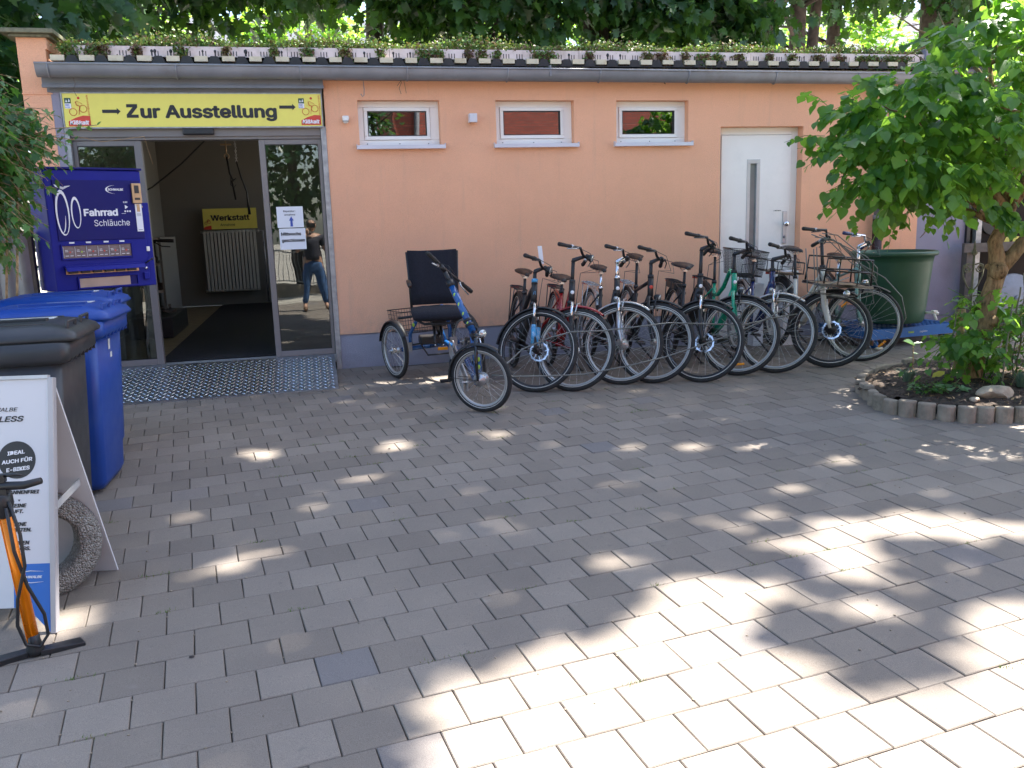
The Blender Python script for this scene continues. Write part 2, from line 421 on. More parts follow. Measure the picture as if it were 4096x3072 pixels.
def aggregate():
    m, nt, N, L, P = nodes('exposed_aggregate_concrete')
    v = coords(nt)
    vo = N.new('ShaderNodeTexVoronoi'); vo.inputs['Scale'].default_value = 120; L.new(v, vo.inputs['Vector'])
    c = ramp(nt, vo.outputs['Color'], [(.2, (.24, .22, .20)), (.6, (.34, .32, .29)), (.9, (.46, .44, .41))])
    L.new(c, P.inputs['Base Color']); P.inputs['Roughness'].default_value = .9
    d = math_(nt, 'SUBTRACT', 1.0, math_(nt, 'MULTIPLY', vo.outputs['Distance'], 1.6))
    L.new(bumpn(nt, d, 1.0, .012), P.inputs['Normal'])
    return m
M['aggregate'] = aggregate()
def brickm():
    m, nt, N, L, P = nodes('red_brick_masonry')
    tc = coords(nt); b = N.new('ShaderNodeTexBrick')
    sp = N.new('ShaderNodeSeparateXYZ'); L.new(tc, sp.inputs[0]); cb = N.new('ShaderNodeCombineXYZ')
    L.new(math_(nt, 'ADD', sp.outputs[0], sp.outputs[1]), cb.inputs[0]); L.new(sp.outputs[2], cb.inputs[1])
    L.new(cb.outputs[0], b.inputs['Vector'])
    b.inputs['Scale'].default_value = 1.0; b.inputs['Brick Width'].default_value = .25; b.inputs['Row Height'].default_value = .083
    b.inputs['Mortar Size'].default_value = .008
    b.inputs['Color1'].default_value = (.42, .10, .07, 1); b.inputs['Color2'].default_value = (.30, .075, .055, 1); b.inputs['Mortar'].default_value = (.22, .12, .1, 1)
    L.new(b.outputs['Color'], P.inputs['Base Color']); P.inputs['Roughness'].default_value = .9
    return m
M['brick'] = brickm()
def paverm(name, stops, stain):
    m, nt, N, L, P = nodes(name)
    v = coords(nt, 'Object'); g = N.new('ShaderNodeNewGeometry')
    pos = g.outputs['Position']
    r = island_random(nt)
    c = ramp(nt, r, stops)
    c = mixc(nt, c, ramp(nt, noise(nt, pos, 420, 2), [(.35, (.5, .5, .5)), (.5, (.95, .95, .95)), (.68, (1.3, 1.3, 1.3))]), .55, 'MULTIPLY')
    c = mixc(nt, c, ramp(nt, noise(nt, pos, 1.1, 6, .65), [(.3, (.86, .85, .86)), (.7, (1.10, 1.09, 1.06))]), 1.0, 'MULTIPLY')
    spots = ramp(nt, noise(nt, pos, 26, 3, .4), [(.70, (0, 0, 0)), (.76, (1, 1, 1))])
    c = mixc(nt, c, stain, math_(nt, 'MULTIPLY', spots, .35))
    sp2 = ramp(nt, noise(nt, pos, 9, 5, .6), [(.64, (0, 0, 0)), (.74, (1, 1, 1))])
    c = mixc(nt, c, (.3, .28, .26), math_(nt, 'MULTIPLY', sp2, .25))
    L.new(c, P.inputs['Base Color']); P.inputs['Roughness'].default_value = .78; P.inputs['Specular IOR Level'].default_value = .35
    L.new(bumpn(nt, noise(nt, pos, 330, 3), .5, .004), P.inputs['Normal'])
    return m
M['paver'] = paverm('grey_concrete_paver', [(0, (.190, .162, .136)), (.5, (.222, .190, .160)), (.98, (.25, .216, .184)), (.985, (.19, .17, .16)), (1, (.18, .166, .162))], (.12, .11, .10))
M['joint'] = pm('dark_joint_sand', (.055, .045, .035), .95, var=.6, scale=9, bump=.6, dirt=(.04, .06, .02), dirtamt=.5)
M['farground'] = pm('pale_gravel_and_path', (.36, .33, .28), .9, var=.2, scale=1)
M['litleaf'] = leafm('sunlight_tint_leaf', [(0, (.06, .15, .02)), (1, (.16, .28, .03))], .5, (.5, .85, .08), .4)  # brighter copy of the maple leaf, sunlight put into its colour
M['house'] = pm('pale_house_render', (.62, .58, .62), .9, var=.04, scale=1)
# ---------------- the ground and its pavers ----------------
def proj(p):
    c = _R @ (Vector(p) - Vector((0, 0, CAMZ)))
    if c.z < .1: return None
    return 512 + 851.39 * c.x / c.z, 384 + 851.39 * c.y / c.z, c.z
def sheet(name, x0, x1, y0, y1, dz, mat, parent=None, **k):
    b = MB(); b.add([(x, y, gz(x, y) + dz) for x, y in ((x0, y0), (x1, y0), (x1, y1), (x0, y1))], [(0, 1, 2, 3)])
    return b.build(name, mat, parent, **k)
b = MB()
def flatz(x, y): return gz(max(-12, min(14, x)), max(-12, min(16, y))) - .075
b.add([(x, y, flatz(x, y)) for y in (-90, -12, 16, 120) for x in (-90, -12, 14, 90)],
      [(j * 4 + i, j * 4 + i + 1, j * 4 + i + 5, j * 4 + i + 4) for j in range(3) for i in range(3)])
ground = b.build('ground', M['farground'], kind='structure')
court = sheet('courtyard_pavement', -5.4, 10.4, -3.2, 8.9, -.014, M['joint'], kind='structure')
PHI, PU0, PV0 = 0.1302699, -0.9829135, 2.8081374
eu = Vector((math.cos(PHI), math.sin(PHI))) * .2; ev = Vector((-math.sin(PHI), math.cos(PHI))) * .2
def paver_verts(h, c):
    t = h - c
    return [(x, y, -.032) for x, y in ((-h, -h), (h, -h), (h, h), (-h, h))] + [(x, y, -.0032) for x, y in ((-h, -h), (h, -h), (h, h), (-h, h))] + [(x, y, 0) for x, y in ((-t, -t), (t, -t), (t, t), (-t, t))]
PF = [(i, (i + 1) % 4, 4 + (i + 1) % 4, 4 + i) for i in range(4)] + [(4 + i, 4 + (i + 1) % 4, 8 + (i + 1) % 4, 8 + i) for i in range(4)] + [(8, 9, 10, 11)]
BED = [(4.09, 5.56), (4.01, 5.37), (4.0, 5.19), (4.08, 5.06), (4.19, 4.93), (4.31, 4.84), (4.45, 4.775), (4.64, 4.71), (4.86, 4.68), (5.1, 4.67), (5.4, 4.72), (5.75, 4.85), (6.05, 5.15), (6.15, 5.55), (6.0, 5.95), (5.7, 6.2), (5.3, 6.32), (4.9, 6.3), (4.5, 6.12), (4.22, 5.85)]
def inbed(x, y): return ((x - 5.08) / .98) ** 2 + ((y - 5.5) / .76) ** 2 < 1
cells = []
for r in range(-34, 42):
    for q in range(-45, 70):
        u = q + (.0 if r % 2 == 0 else .5)
        p = Vector((PU0, PV0)) + eu * (u + .5) + ev * (r + .5)
        if not (-5.2 < p.x < 10.2 and -3.0 < p.y < 8.38): continue
        if p.y > 7.6 and -2.0 < p.x < .1: continue
        if inbed(p.x, p.y): continue
        pr = proj((p.x, p.y, gz(*p)))
        vis = pr is not None and -20 < pr[0] < 1044 and -20 < pr[1] < 800
        if vis and pr[0] < 60 and p.y < 3.9 + 3: vis = pr[1] > 640
        cells.append((0 if vis else 1, p.length, p.x, p.y))
cells.sort()
pme = bpy.data.meshes.new('paver'); pme.from_pydata(paver_verts(.0983, .003), [], PF); pme.materials.append(M['paver'])
stuff = MB()
for i, (nv, d, x, y) in enumerate(cells):
    T = Matrix.Translation((x, y, gz(x, y) + rnd.gauss(0, .0009))) @ Matrix.Rotation(PHI + rnd.gauss(0, .006), 4, 'Z') @ Matrix.Rotation(GY + rnd.gauss(0, .0035), 4, 'X') @ Matrix.Rotation(-GX + rnd.gauss(0, .0035), 4, 'Y')
    if i < 298:
        o = bpy.data.objects.new('paver', pme); COL.objects.link(o); o.parent = court; o.matrix_local = T
    else:
        h = .0983 + rnd.gauss(0, .0005)
        stuff.add([T @ Vector(v) for v in paver_verts(h, .0035)], PF)
stuff.build('paver_field', M['paver'], court, kind='stuff')
# grit, moss tufts and fallen bits in the joints
b = MB()
for i in range(1100):
    u, v = rnd.uniform(-3, 26), rnd.uniform(-4, 26)
    if rnd.random() < .5: u = round(u * 2) / 2
    else: v = round(v)
    p = Vector((PU0, PV0)) + eu * u + ev * v
    if inbed(*p) or not (-2 < p.x < 7.5 and 1.2 < p.y < 8.3): continue
    r = rnd.uniform(.002, .006)
    b.ball((p.x, p.y, gz(*p) + r * .3), r, 5, sc=(1, 1, .5))
b.build('grit', M['palis'], court, kind='stuff')
b = MB()
for cx, cy in [(1.95, 5.95), (2.35, 5.9), (0.62, 5.5), (3.52, 4.62), (3.6, 4.6), (.95, 2.45), (2.2, 2.2), (1.3, 6.2)] + [tuple(Vector((PU0, PV0)) + eu * (rnd.randrange(0, 46) / 2) + ev * rnd.randrange(-3, 22)) for _ in range(60)]:
    if inbed(cx, cy): continue
    for k in range(26):
        x, y = cx + rnd.gauss(0, .03), cy + rnd.gauss(0, .008); h = rnd.uniform(.004, .018)
        a = rnd.uniform(0, 6.28); dx, dy = math.cos(a) * .007, math.sin(a) * .007; z = gz(x, y) - .003
        b.add([(x - dx * .3, y, z), (x + dx * .3, y, z), (x + dx, y + dy, z + h)], [(0, 1, 2)])
b.build('moss', M['sed'], court, kind='stuff')
for (x, y, r, lab) in [(.42, 5.48, .014, 'in front of the tricycle'), (1.62, 5.35, .012, 'before the first two bikes'), (-.52, 3.05, .013, 'nearest the floor pump'), (-.28, 5.95, .01, 'before the ramp'), (4.5, 7.05, .02, 'by the ivory bike'), (1.66, 4.95, .01, 'in the middle of the yard')]:
    b = MB(); z = gz(x, y); n = 7
    pts = [(x + r * math.cos(k * 2 * PI / n) * rnd.uniform(.6, 1.2), y + r * .6 * math.sin(k * 2 * PI / n) * rnd.uniform(.6, 1.2), z + .002 + rnd.uniform(0, .006)) for k in range(n)]
    b.add(pts + [(x, y, z + .009)], [(k, (k + 1) % n, n) for k in range(n)])
    b.build('fallen_leaf', M['leather'], None, label='small dry brown leaf on the pavers ' + lab, cat='leaf', group='dry leaves scattered on the paving')

# ---------------- the workshop building ----------------
WY = 8.418
bld = empty('workshop_building', (2.2, WY, .23), 'orange rendered single storey bicycle workshop with planted roof and three small windows', 'building')
def wall_with_holes(name, x0, x1, z0, z1, holes, y, depth, mat, parent, z0f=None):
    b = MB()
    xs = sorted({x0, x1, *[h[0] for h in holes], *[h[1] for h in holes]}); zs = sorted({z0, z1, *[h[2] for h in holes], *[h[3] for h in holes]})
    xs = [x for x in xs if x0 <= x <= x1]; zs = [z for z in zs if z0 <= z <= z1]
    def hole(i, j):
        if i < 0 or j < 0 or i >= len(xs) - 1 or j >= len(zs) - 1: return True
        cx, cz = (xs[i] + xs[i + 1]) / 2, (zs[j] + zs[j + 1]) / 2
        return any(h[0] < cx < h[1] and h[2] < cz < h[3] for h in holes)
    for i in range(len(xs) - 1):
        for j in range(len(zs) - 1):
            if hole(i, j): continue
            a, c, d, e = xs[i], xs[i + 1], zs[j], zs[j + 1]
            b.add([(a, y, d), (c, y, d), (c, y, e), (a, y, e)], [(0, 1, 2, 3)])
            b.add([(a, y + depth, d), (c, y + depth, d), (c, y + depth, e), (a, y + depth, e)], [(3, 2, 1, 0)])
            for (di, dj, q) in ((-1, 0, [(a, y, d), (a, y + depth, d), (a, y + depth, e), (a, y, e)]), (1, 0, [(c, y, d), (c, y, e), (c, y + depth, e), (c, y + depth, d)]),
                                (0, -1, [(a, y, d), (c, y, d), (c, y + depth, d), (a, y + depth, d)]), (0, 1, [(a, y, e), (a, y + depth, e), (c, y + depth, e), (c, y, e)])):
                if hole(i + di, j + dj): b.add(q, [(3, 2, 1, 0)] if False else [(0, 1, 2, 3)])
    return b.build(name, mat, parent)
WIN = [(.539, 1.313, 2.345, 2.757), (1.862, 2.656, 2.345, 2.757), (3.101, 3.881, 2.345, 2.757)]
DOOR = (4.244, 5.200, .27, 2.497)
holes = [*WIN, DOOR]
wall_with_holes('plaster_wall', .236, 6.66, .565, 2.93, holes, WY, .3, M['plaster'], bld)
wall_with_holes('plinth', .236, 6.66, .1, .565, [(DOOR[0], DOOR[1], .0, .6)], WY + .012, .288, M['plinth'], bld)
b = MB(); b.box(6.66, 7.30, WY + .004, WY + .3, .08, 3.3); b.build('grey_wall_panel', M['greywall'], bld, label='grey violet painted end of the wall behind the green barrel')
b = MB(); b.box(7.3, 7.345, WY - .03, WY + .28, .08, 3.2); b.build('edge_profile', M['black'], bld)
# left pier with its tiled cap
b = MB(); b.box(-2.295, -2.075, WY - .01, WY + .55, .1, 3.17); b.box(-2.30, -2.06, WY - .018, WY + .55, 2.80, 2.81)
b.box(-2.295, -2.06, WY - .01, WY + .55, 3.17, 3.285)
b.build('pier', M['plaster'], bld)
b = MB(); b.box(-2.40, -1.98, WY - .09, WY + .8, 3.287, 3.325); b.box(-2.34, -2.02, WY - .05, WY + .8, 3.262, 3.287)
b.build('pier_cap', M['rust'], bld, bevel=.006)
# jambs, header, fascia, gutter
b = MB(); b.box(-2.073, -2.008, WY - .012, WY + .3, .15, 2.83); b.build('painted_jamb', M['greywall'], bld)
for q in ((-2.006, -1.968, 2.81), (.186, .234, 2.52)): b = MB(); b.box(q[0], q[1], WY - .006, WY + .25, .15, q[2]); b.build('galvanised_jamb', M['galv'], bld)
b = MB(); b.box(-2.08, 6.64, WY - .05, WY + .3, 2.932, 3.02); b.box(-2.12, .235, WY - .07, WY - .052, 2.865, 3.01); b.box(-2.12, .24, WY - .085, WY - .06, 2.845, 2.875)
b.box(-2.1, .22, WY - .02, WY + .3, 2.815, 2.931)
b.build('fascia_board', M['fascia'], bld, bevel=.004)
GYC, GZC, GR = 8.285, 3.022, .066
def gdrop(x): return -.0021 * (x + 2.1)
b = MB(); n = 12; xs = [-2.13, 6.42]; vs = []
for R_ in (GR, GR - .006):
    for x in xs:
        for k in range(n + 1):
            a = PI + PI * k / n
            vs.append((x, GYC + R_ * math.cos(a), GZC + gdrop(x) + R_ * math.sin(a) * 1.55))
w_ = n + 1
b.add(vs, [(k, k + 1, w_ + k + 1, w_ + k) for k in range(n)] + [(2 * w_ + k, 3 * w_ + k, 3 * w_ + k + 1, 2 * w_ + k + 1) for k in range(n)], True)
b.add(vs[:w_], [tuple(range(w_))]); b.add(vs[w_:2 * w_], [tuple(range(w_ - 1, -1, -1))])
b.path([(-2.13, GYC - GR, GZC + .003), (6.42, GYC - GR, GZC + .003 + gdrop(6.42))], .010, 8)
b.build('gutter', M['zinc'], bld)
for x in [-2.03, -1.01, .04, 1.0, 1.95, 2.87, 3.8, 4.76, 5.7]:
    b = MB(); b.path([(x, GYC + (GR + .003) * math.cos(PI + PI * k / 10), GZC + gdrop(x) + (GR + .003) * 1.55 * math.sin(PI + PI * k / 10)) for k in range(11)], .007, 6)
    b.build('gutter_bracket', M['zinc'], bld)
b = MB(); b.path([(2.42, GYC - .064, GZC - .03), (2.56, GYC - .066, GZC - .03)], .003, 4); b.box(2.36, 2.375, GYC - .07, GYC - .02, 2.95, 3.05)
b.build('gutter_joint', M['zinc'], bld)
# downpipe
b = MB(); b.path([(6.1, GYC, 2.96), (6.1, WY - .075, 2.72), (6.1, WY - .075, 1.52)], .045, 14); b.lathe([(.05, 1.5), (.055, 1.5), (.055, 1.545), (.046, 1.545)], 14, (6.1, WY - .075, 0))
b.build('zinc_downpipe', M['zinc'], bld)
b = MB(); b.path([(6.1, WY - .075, 1.5), (6.1, WY - .075, .2)], .052, 14); b.lathe([(.057, .98), (.057, .995)], 14, (6.1, WY - .075, 0)); b.build('standpipe', M['copper'], bld)
# roof: sheet, slotted edge strip, corrugated edge
def rz(x): return 3.127 + .0032 * (x + 2)      # lower edge of the slotted strip
b = MB()
for q in ((-2.0, 2.0, 8.5, 16.2), (5.0, 7.3, 8.5, 16.2), (2.0, 5.0, 8.5, 11.0), (2.0, 5.0, 13.6, 16.2)):  # gap left in the deck, added so sky light brightens the workshop
    b.add([(q[0], q[2], 3.19 + .02 * (q[2] - 8.5)), (q[1], q[2], 3.19 + .02 * (q[2] - 8.5)), (q[1], q[3], 3.19 + .02 * (q[3] - 8.5)), (q[0], q[3], 3.19 + .02 * (q[3] - 8.5))], [(0, 1, 2, 3)])
b.box(-2.0, 7.3, 8.62, 8.66, 2.95, 3.19); b.box(-2.0, 7.3, 8.36, 8.62, 3.022, 3.034)
b.build('roof_deck', M['roofblack'], bld)
b = MB(); b.box(-2.0, 7.25, 8.40, 8.42, 3.034, 3.058); b.build('timber_batten', M['wood'], bld)
b = MB(); x = -1.98
while x < 7.2:
    prof = [(0, 0), (.045, 0), (.075, .060), (.135, .060), (.165, 0), (.235, 0)]; z_ = rz(x) - .062
    top = [(x + a, 8.405, z_ + z) for a, z in prof] + [(x + a, 8.62, z_ + z) for a, z in prof]
    lo = [(x + a, 8.405, z_ - .008) for a, z in prof]
    b.add(top, [(k, k + 1, 7 + k, 6 + k) for k in range(5)])
    b.add(top[:6] + lo, [(k + 1, k, 6 + k, 7 + k) for k in range(5)])
    x += .235
b.build('corrugated_roof_sheet', M['roofblack'], bld)
b = MB(); x = -1.98
for k in range(39):
    xx = x + k * .235; z_ = rz(xx); h = .046 + rnd.uniform(-.003, .003)
    b.box(xx - .066 + rnd.uniform(-.006, .006), xx + .048 + rnd.uniform(-.006, .006), 8.40, 8.47, z_ - h, z_ - .002)
b.build('profile_filler', M['cream'], bld, kind='stuff')
x = -1.92
while x < 7.2:
    b = MB(); w = .93; z_ = rz(x)
    b.box(x, x + w - .004, 8.455, 8.475, z_, z_ + .088)
    o = b.build('edge_strip', M['retw'], bld)
    b = MB()
    for g in range(7):
        for s_ in range(3):
            xx = x + .06 + g * .132 + (s_ - 1) * .026
            if xx < x + w - .02:
                h = .0 if rnd.random() < .8 else rnd.uniform(.004, .011)
                b.box(xx - .0038 - h * .4, xx + .0038 + h * .4, 8.4535, 8.4562, z_ + .008, z_ + .050)
                if h: b.ball((xx, 8.455, z_ + .048), .006 + h, 6, sc=(1, .3, 1.3))
    b.build('drain_slots', M['black'], bld, kind='stuff')
    x += w
# windows
def window(i, x0, x1, z0, z1):
    y = WY + .085
    T = .055
    f = MB()
    for a, c, d, e in ((x0, x1, z0, z0 + T), (x0, x1, z1 - T, z1), (x0, x0 + T, z0 + T, z1 - T), (x1 - T - .03, x1, z0 + T, z1 - T)):
        f.box(a, c, y, y + .07, d, e)
    fr = f.build('window', M['pvc'], bld, bevel=.004)
    a, c, d, e = x0 + T + .002, x1 - T - .032, z0 + T + .002, z1 - T - .002; t = .034
    s = MB()
    for q in ((a, c, d, d + t), (a, c, e - t, e), (a, a + t, d + t, e - t), (c - t, c, d + t, e - t)): s.box(q[0], q[1], y - .012, y + .05, q[2], q[3])
    s.build('sash', M['pvc'], fr, bevel=.004)
    g = MB(); g.box(a + t, c - t, y + .012, y + .018, d + t, e - t); g.build('pane', M['wglass'], fr)
    g = MB(); u = .006
    for q in ((a + t, c - t, d + t, d + t + u), (a + t, c - t, e - t - u, e - t), (a + t, a + t + u, d + t + u, e - t - u), (c - t - u, c - t, d + t + u, e - t - u)): g.box(q[0], q[1], y - .0125, y + .011, q[2], q[3])
    g.build('gasket', M['black'], fr)
    g = MB()
    g.box(x0 - .002, x1 + .002, y + .1, y + .104, z0 + .195, z0 + .20); g.box(x0 + .2, x1 - .1, y + .1, y + .104, z0 + .09, z0 + .096)
    g.build('white_rail', M['pvc'], fr)  # thin white lines across the window, built behind the pane
    s = MB(); w0, w1 = x0 - .028, x1 + .034
    s.add([(w0, WY + .09, z0 + .004), (w1, WY + .09, z0 + .004), (w1, WY - .052, z0 - .002), (w0, WY - .052, z0 - .002), (w0, WY - .052, z0 - .036), (w1, WY - .052, z0 - .036), (w0, WY + .0, z0 - .036), (w1, WY, z0 - .036)],
          [(3, 2, 1, 0), (4, 5, 2, 3), (6, 7, 5, 4)])
    s.box(w0 - .003, w0, WY - .052, WY + .085, z0 - .036, z0 + .012); s.box(w1, w1 + .003, WY - .052, WY + .085, z0 - .036, z0 + .012)
    s.build('window_sill', M['sillw'], fr)
    s = MB()
    for q in (.1, .5, .86): s.ball((x0 + (x1 - x0) * q, y - .001, z0 + .02), .005, 6)
    s.build('drain_cap', M['black'], fr)
for i, w in enumerate(WIN): window(i, *w)
# dark rooms behind the windows and the door
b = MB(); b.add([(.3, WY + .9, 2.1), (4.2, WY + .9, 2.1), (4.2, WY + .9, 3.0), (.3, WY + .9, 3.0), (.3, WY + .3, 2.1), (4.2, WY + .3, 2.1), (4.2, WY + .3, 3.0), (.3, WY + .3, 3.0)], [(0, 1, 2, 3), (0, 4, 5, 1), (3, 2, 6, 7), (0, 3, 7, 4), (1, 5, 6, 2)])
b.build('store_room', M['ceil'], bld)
# white door
x0, x1, z0, z1 = DOOR; y = WY + .1
f = MB(); T = .075
f.box(x0, x0 + T - .02, y, y + .08, z0, z1); f.box(x1 - T, x1, y, y + .08, z0, z1); f.box(x0 + T - .02, x1 - T, y, y + .08, z1 - T, z1)
dr = f.build('entrance_door', M['pvc'], bld, bevel=.005, label='white side door with a tall narrow glazed strip')
g = MB(); a, c, e = x0 + T - .015, x1 - T - .005, z1 - T - .004; gx0, gx1 = 4.60, 4.755
for q in ((a, gx0, z0, e), (gx1, c, z0, e), (gx0, gx1, 2.17, e), (gx0, gx1, z0, .6)): g.box(q[0], q[1], y - .01, y + .045, q[2], q[3])
g.build('door_leaf', M['pvc'], dr)
g = MB()
for q in ((gx0, gx1, 2.125, 2.17), (gx0, gx1, .6, .64), (gx0, gx0 + .04, .64, 2.125), (gx1 - .04, gx1, .64, 2.125)): g.box(q[0], q[1], y - .014, y + .045, q[2], q[3])
g.build('strip_frame', M['alug'], dr, bevel=.003)
g = MB(); g.box(gx0 + .04, gx1 - .04, y + .01, y + .02, .64, 2.125); g.build('pane', M['frost'], dr)
g = MB(); g.box(5.035, 5.085, y - .022, y - .01, 1.27, 1.62); g.build('handle_plate', M['alug'], dr, bevel=.004)
g = MB(); g.lathe([(.012, 0), (.012, .035), (.03, .04), (.032, .055), (.02, .068), (0, .07)], 14, (5.05, y - .022, 1.485), (0, -1, 0)); g.build('door_knob', M['chrome'], dr)
g = MB(); g.lathe([(.014, 0), (.014, .006), (0, .006)], 12, (5.055, y - .022, 1.345), (0, -1, 0)); g.box(5.053, 5.058, y - .030, y - .028, 1.325, 1.355); g.build('key_cylinder', M['zinc'], dr)
text('\u2190 DR\u00dcCKEN', .022, plane_T((4.92, y - .0115, 1.62), (1, 0, 0)), M['ink'], dr)
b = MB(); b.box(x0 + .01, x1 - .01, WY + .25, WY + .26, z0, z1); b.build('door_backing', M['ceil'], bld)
# sliding glass entrance
ent = y = WY + .052
hd = MB(); hd.box(-1.967, .185, ent - .012, ent + .12, 2.415, 2.52); hd.box(-1.967, .185, ent - .03, ent - .013, 2.44, 2.518)
hdo = hd.build('sliding_door_header', M['alu'], bld, bevel=.004)
s = MB(); s.box(-1.03, -.76, ent - .075, ent - .031, 2.452, 2.515); so_ = s.build('motion_sensor_bar', M['black'], hdo, bevel=.012)
def leaf(name, x0, x1, z0, z1, y, lw, rw, label):
    f = MB()
    for q in ((x0, x0 + lw, z0, z1), (x1 - rw, x1, z0, z1), (x0 + lw, x1 - rw, z1 - .045, z1), (x0 + lw, x1 - rw, z0, z0 + .055)): f.box(q[0], q[1], y, y + .035, q[2], q[3])
    o = f.build(name, M['alu'], bld, bevel=.003, label=label)
    g = MB(); g.box(x0 + lw, x1 - rw, y + .014, y + .022, z0 + .055, z1 - .045); g.build('pane', M['glass'], o)
    g = MB(); u = .005
    a, c, d, e = x0 + lw, x1 - rw, z0 + .055, z1 - .045
    for q in ((a, c, d, d + u), (a, c, e - u, e), (a, a + u, d + u, e - u), (c - u, c, d + u, e - u)): g.box(q[0], q[1], y + .004, y + .013, q[2], q[3])
    g.build('gasket', M['black'], o)
    return o
lf = leaf('sliding_door_panel', -1.965, -1.40, .375, 2.413, ent, .032, .06, 'fixed glass panel beside the vending machine')
rt = leaf('sliding_door_panel', -.382, .183, .375, 2.413, ent, .052, .03, 'glass panel with the two paper notices')
b = MB(); b.box(-1.43, -1.40, ent + .04, ent + .075, .375, 2.413); b.build('door_stile', M['alu'], bld)
b = MB(); b.box(-2.0, .2, ent - .02, ent + .12, .30, .372); b.build('threshold', M['alug'], bld)
# inside the workshop
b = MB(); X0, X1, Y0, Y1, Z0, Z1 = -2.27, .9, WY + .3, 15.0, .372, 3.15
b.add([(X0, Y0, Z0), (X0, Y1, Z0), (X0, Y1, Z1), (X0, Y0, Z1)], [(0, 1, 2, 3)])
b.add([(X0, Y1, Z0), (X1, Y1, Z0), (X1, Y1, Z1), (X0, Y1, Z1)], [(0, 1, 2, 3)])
for q in ((Y0, 9.4, Z0, Z1), (14.6, Y1, Z0, Z1), (9.4, 14.6, Z0, 1.1), (9.4, 14.6, 2.9, Z1)): b.add([(X1, q[0], q[2]), (X1, q[1], q[2]), (X1, q[1], q[3]), (X1, q[0], q[3])], [(3, 2, 1, 0)])   # unseen opening added to brighten the room from the roof gap
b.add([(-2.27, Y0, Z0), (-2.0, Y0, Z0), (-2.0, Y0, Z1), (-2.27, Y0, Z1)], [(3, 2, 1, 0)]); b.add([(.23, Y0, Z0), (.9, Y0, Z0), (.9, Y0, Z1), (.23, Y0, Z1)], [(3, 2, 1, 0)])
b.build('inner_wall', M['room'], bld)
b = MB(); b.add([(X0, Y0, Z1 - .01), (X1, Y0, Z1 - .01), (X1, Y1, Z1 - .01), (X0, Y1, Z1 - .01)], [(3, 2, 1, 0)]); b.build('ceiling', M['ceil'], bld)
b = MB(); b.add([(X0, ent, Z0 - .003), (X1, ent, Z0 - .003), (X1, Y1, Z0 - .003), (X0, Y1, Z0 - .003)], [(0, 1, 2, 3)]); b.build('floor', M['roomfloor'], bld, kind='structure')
b = MB(); b.box(-1.46, .6, ent + .13, 14.9, .374, .386); b.build('floor_mat', M['mat'], None, label='long black rubber mat on the workshop floor inside the open door', cat='floor mat')
b = MB()
for k in range(15):
    x = -1.66 + k * .056
    b.box(x, x + .04, 14.86, 14.94, .62, 1.58)
    b.path([(x + .02, 14.9, .60), (x + .02, 14.9, 1.6)], .024, 6)
b.path([(-1.7, 14.9, .62), (-.84, 14.9, .62)], .022, 8); b.path([(-1.7, 14.9, 1.58), (-.84, 14.9, 1.58)], .022, 8)
rad = b.build('radiator', M['rad'], None, label='cream ribbed radiator on the back wall below the yellow workshop sign', cat='radiator')
b = MB(); b.path([(-.84, 14.9, 1.58), (-.72, 14.9, 1.58), (-.72, 14.95, .4)], .015, 8); b.ball((-.80, 14.88, 1.58), .03, 8); b.build('valve_pipe', M['galv'], rad)
sg = empty('workshop_sign', (-1.22, 14.9, 1.62), 'yellow sign reading Werkstatt above the radiator inside', 'sign')
b = MB(); b.box(-1.64, -.80, 14.88, 14.895, 1.62, 1.95); b.build('sign_panel', M['yellow'], sg)
T_ = plane_T((-1.52, 14.878, 1.76), (1, 0, 0))
text('Werkstatt', .165, T_, M['ink'], sg, bold=.03, fit=.60)
text('Annahme', .075, plane_T((-1.38, 14.878, 1.67), (1, 0, 0)), M['ink'], sg)
b = MB(); b.plate([(-1.64, 1.62), (-1.52, 1.62), (-1.52, 1.68), (-1.6, 1.67), (-1.64, 1.65)], plane_T((0, 14.879, 0), (1, 0, 0)), .0015); b.torus((-1.6, 14.878, 1.72), (0, 1, 0), .02, .003, 14, 4); b.torus((-1.55, 14.878, 1.735), (0, 1, 0), .02, .003, 14, 4)
b.path([(-1.58, 14.878, 1.74), (-1.56, 14.878, 1.78), (-1.54, 14.878, 1.76)], .006, 4)
b.build('emblem', M['red'], sg)  # upper crown out of view, added to shade the visible leaves
# shelf, repair stand with handlebar, hanging straps, cables
sh = empty('wall_shelf', (-2.3, 13.6, .372), 'cream shelf full of small tools and boxes inside at the edge of the glass panel', 'shelf')
for z in (.42, .78, 1.15, 1.5):
    b = MB(); b.box(-2.25, -2.0, 12.6, 14.0, z, z + .03); b.build('shelf_board', M['rad'], sh)
b = MB(); b.box(-2.0, -1.97, 12.6, 14.0, .375, 1.53); b.build('side_panel', M['room'], sh)
for k in range(9):
    b = MB(); x = rnd.uniform(-2.24, -2.18); yy = rnd.uniform(12.65, 12.9); z = (.45, .81, 1.18)[k % 3]; w, h = rnd.uniform(.08, .2), rnd.uniform(.05, .16)
    b.box(x, x + w, yy, yy + .15, z, z + h)
    b.build('storage_box', M[('black', 'oldwood', 'paper')[(k + k // 3) % 3]], None, label=('dark', 'timber coloured', 'white')[(k + k // 3) % 3] + ' box of parts on the ' + ('lowest', 'middle', 'top')[k % 3] + ' board of the cream shelf inside', cat='box', group='boxes on the workshop shelf')
tb = empty('tool_chest', (-1.75, 12.0, .372), 'low black chest of tools on the floor behind the open doorway', 'chest')
b = MB(); b.box(-2.1, -1.62, 10.6, 11.9, .375, .62); b.build('chest_body', M['black'], tb, bevel=.01)  # last crown blob added out of view to shade the leaves below
b = MB()
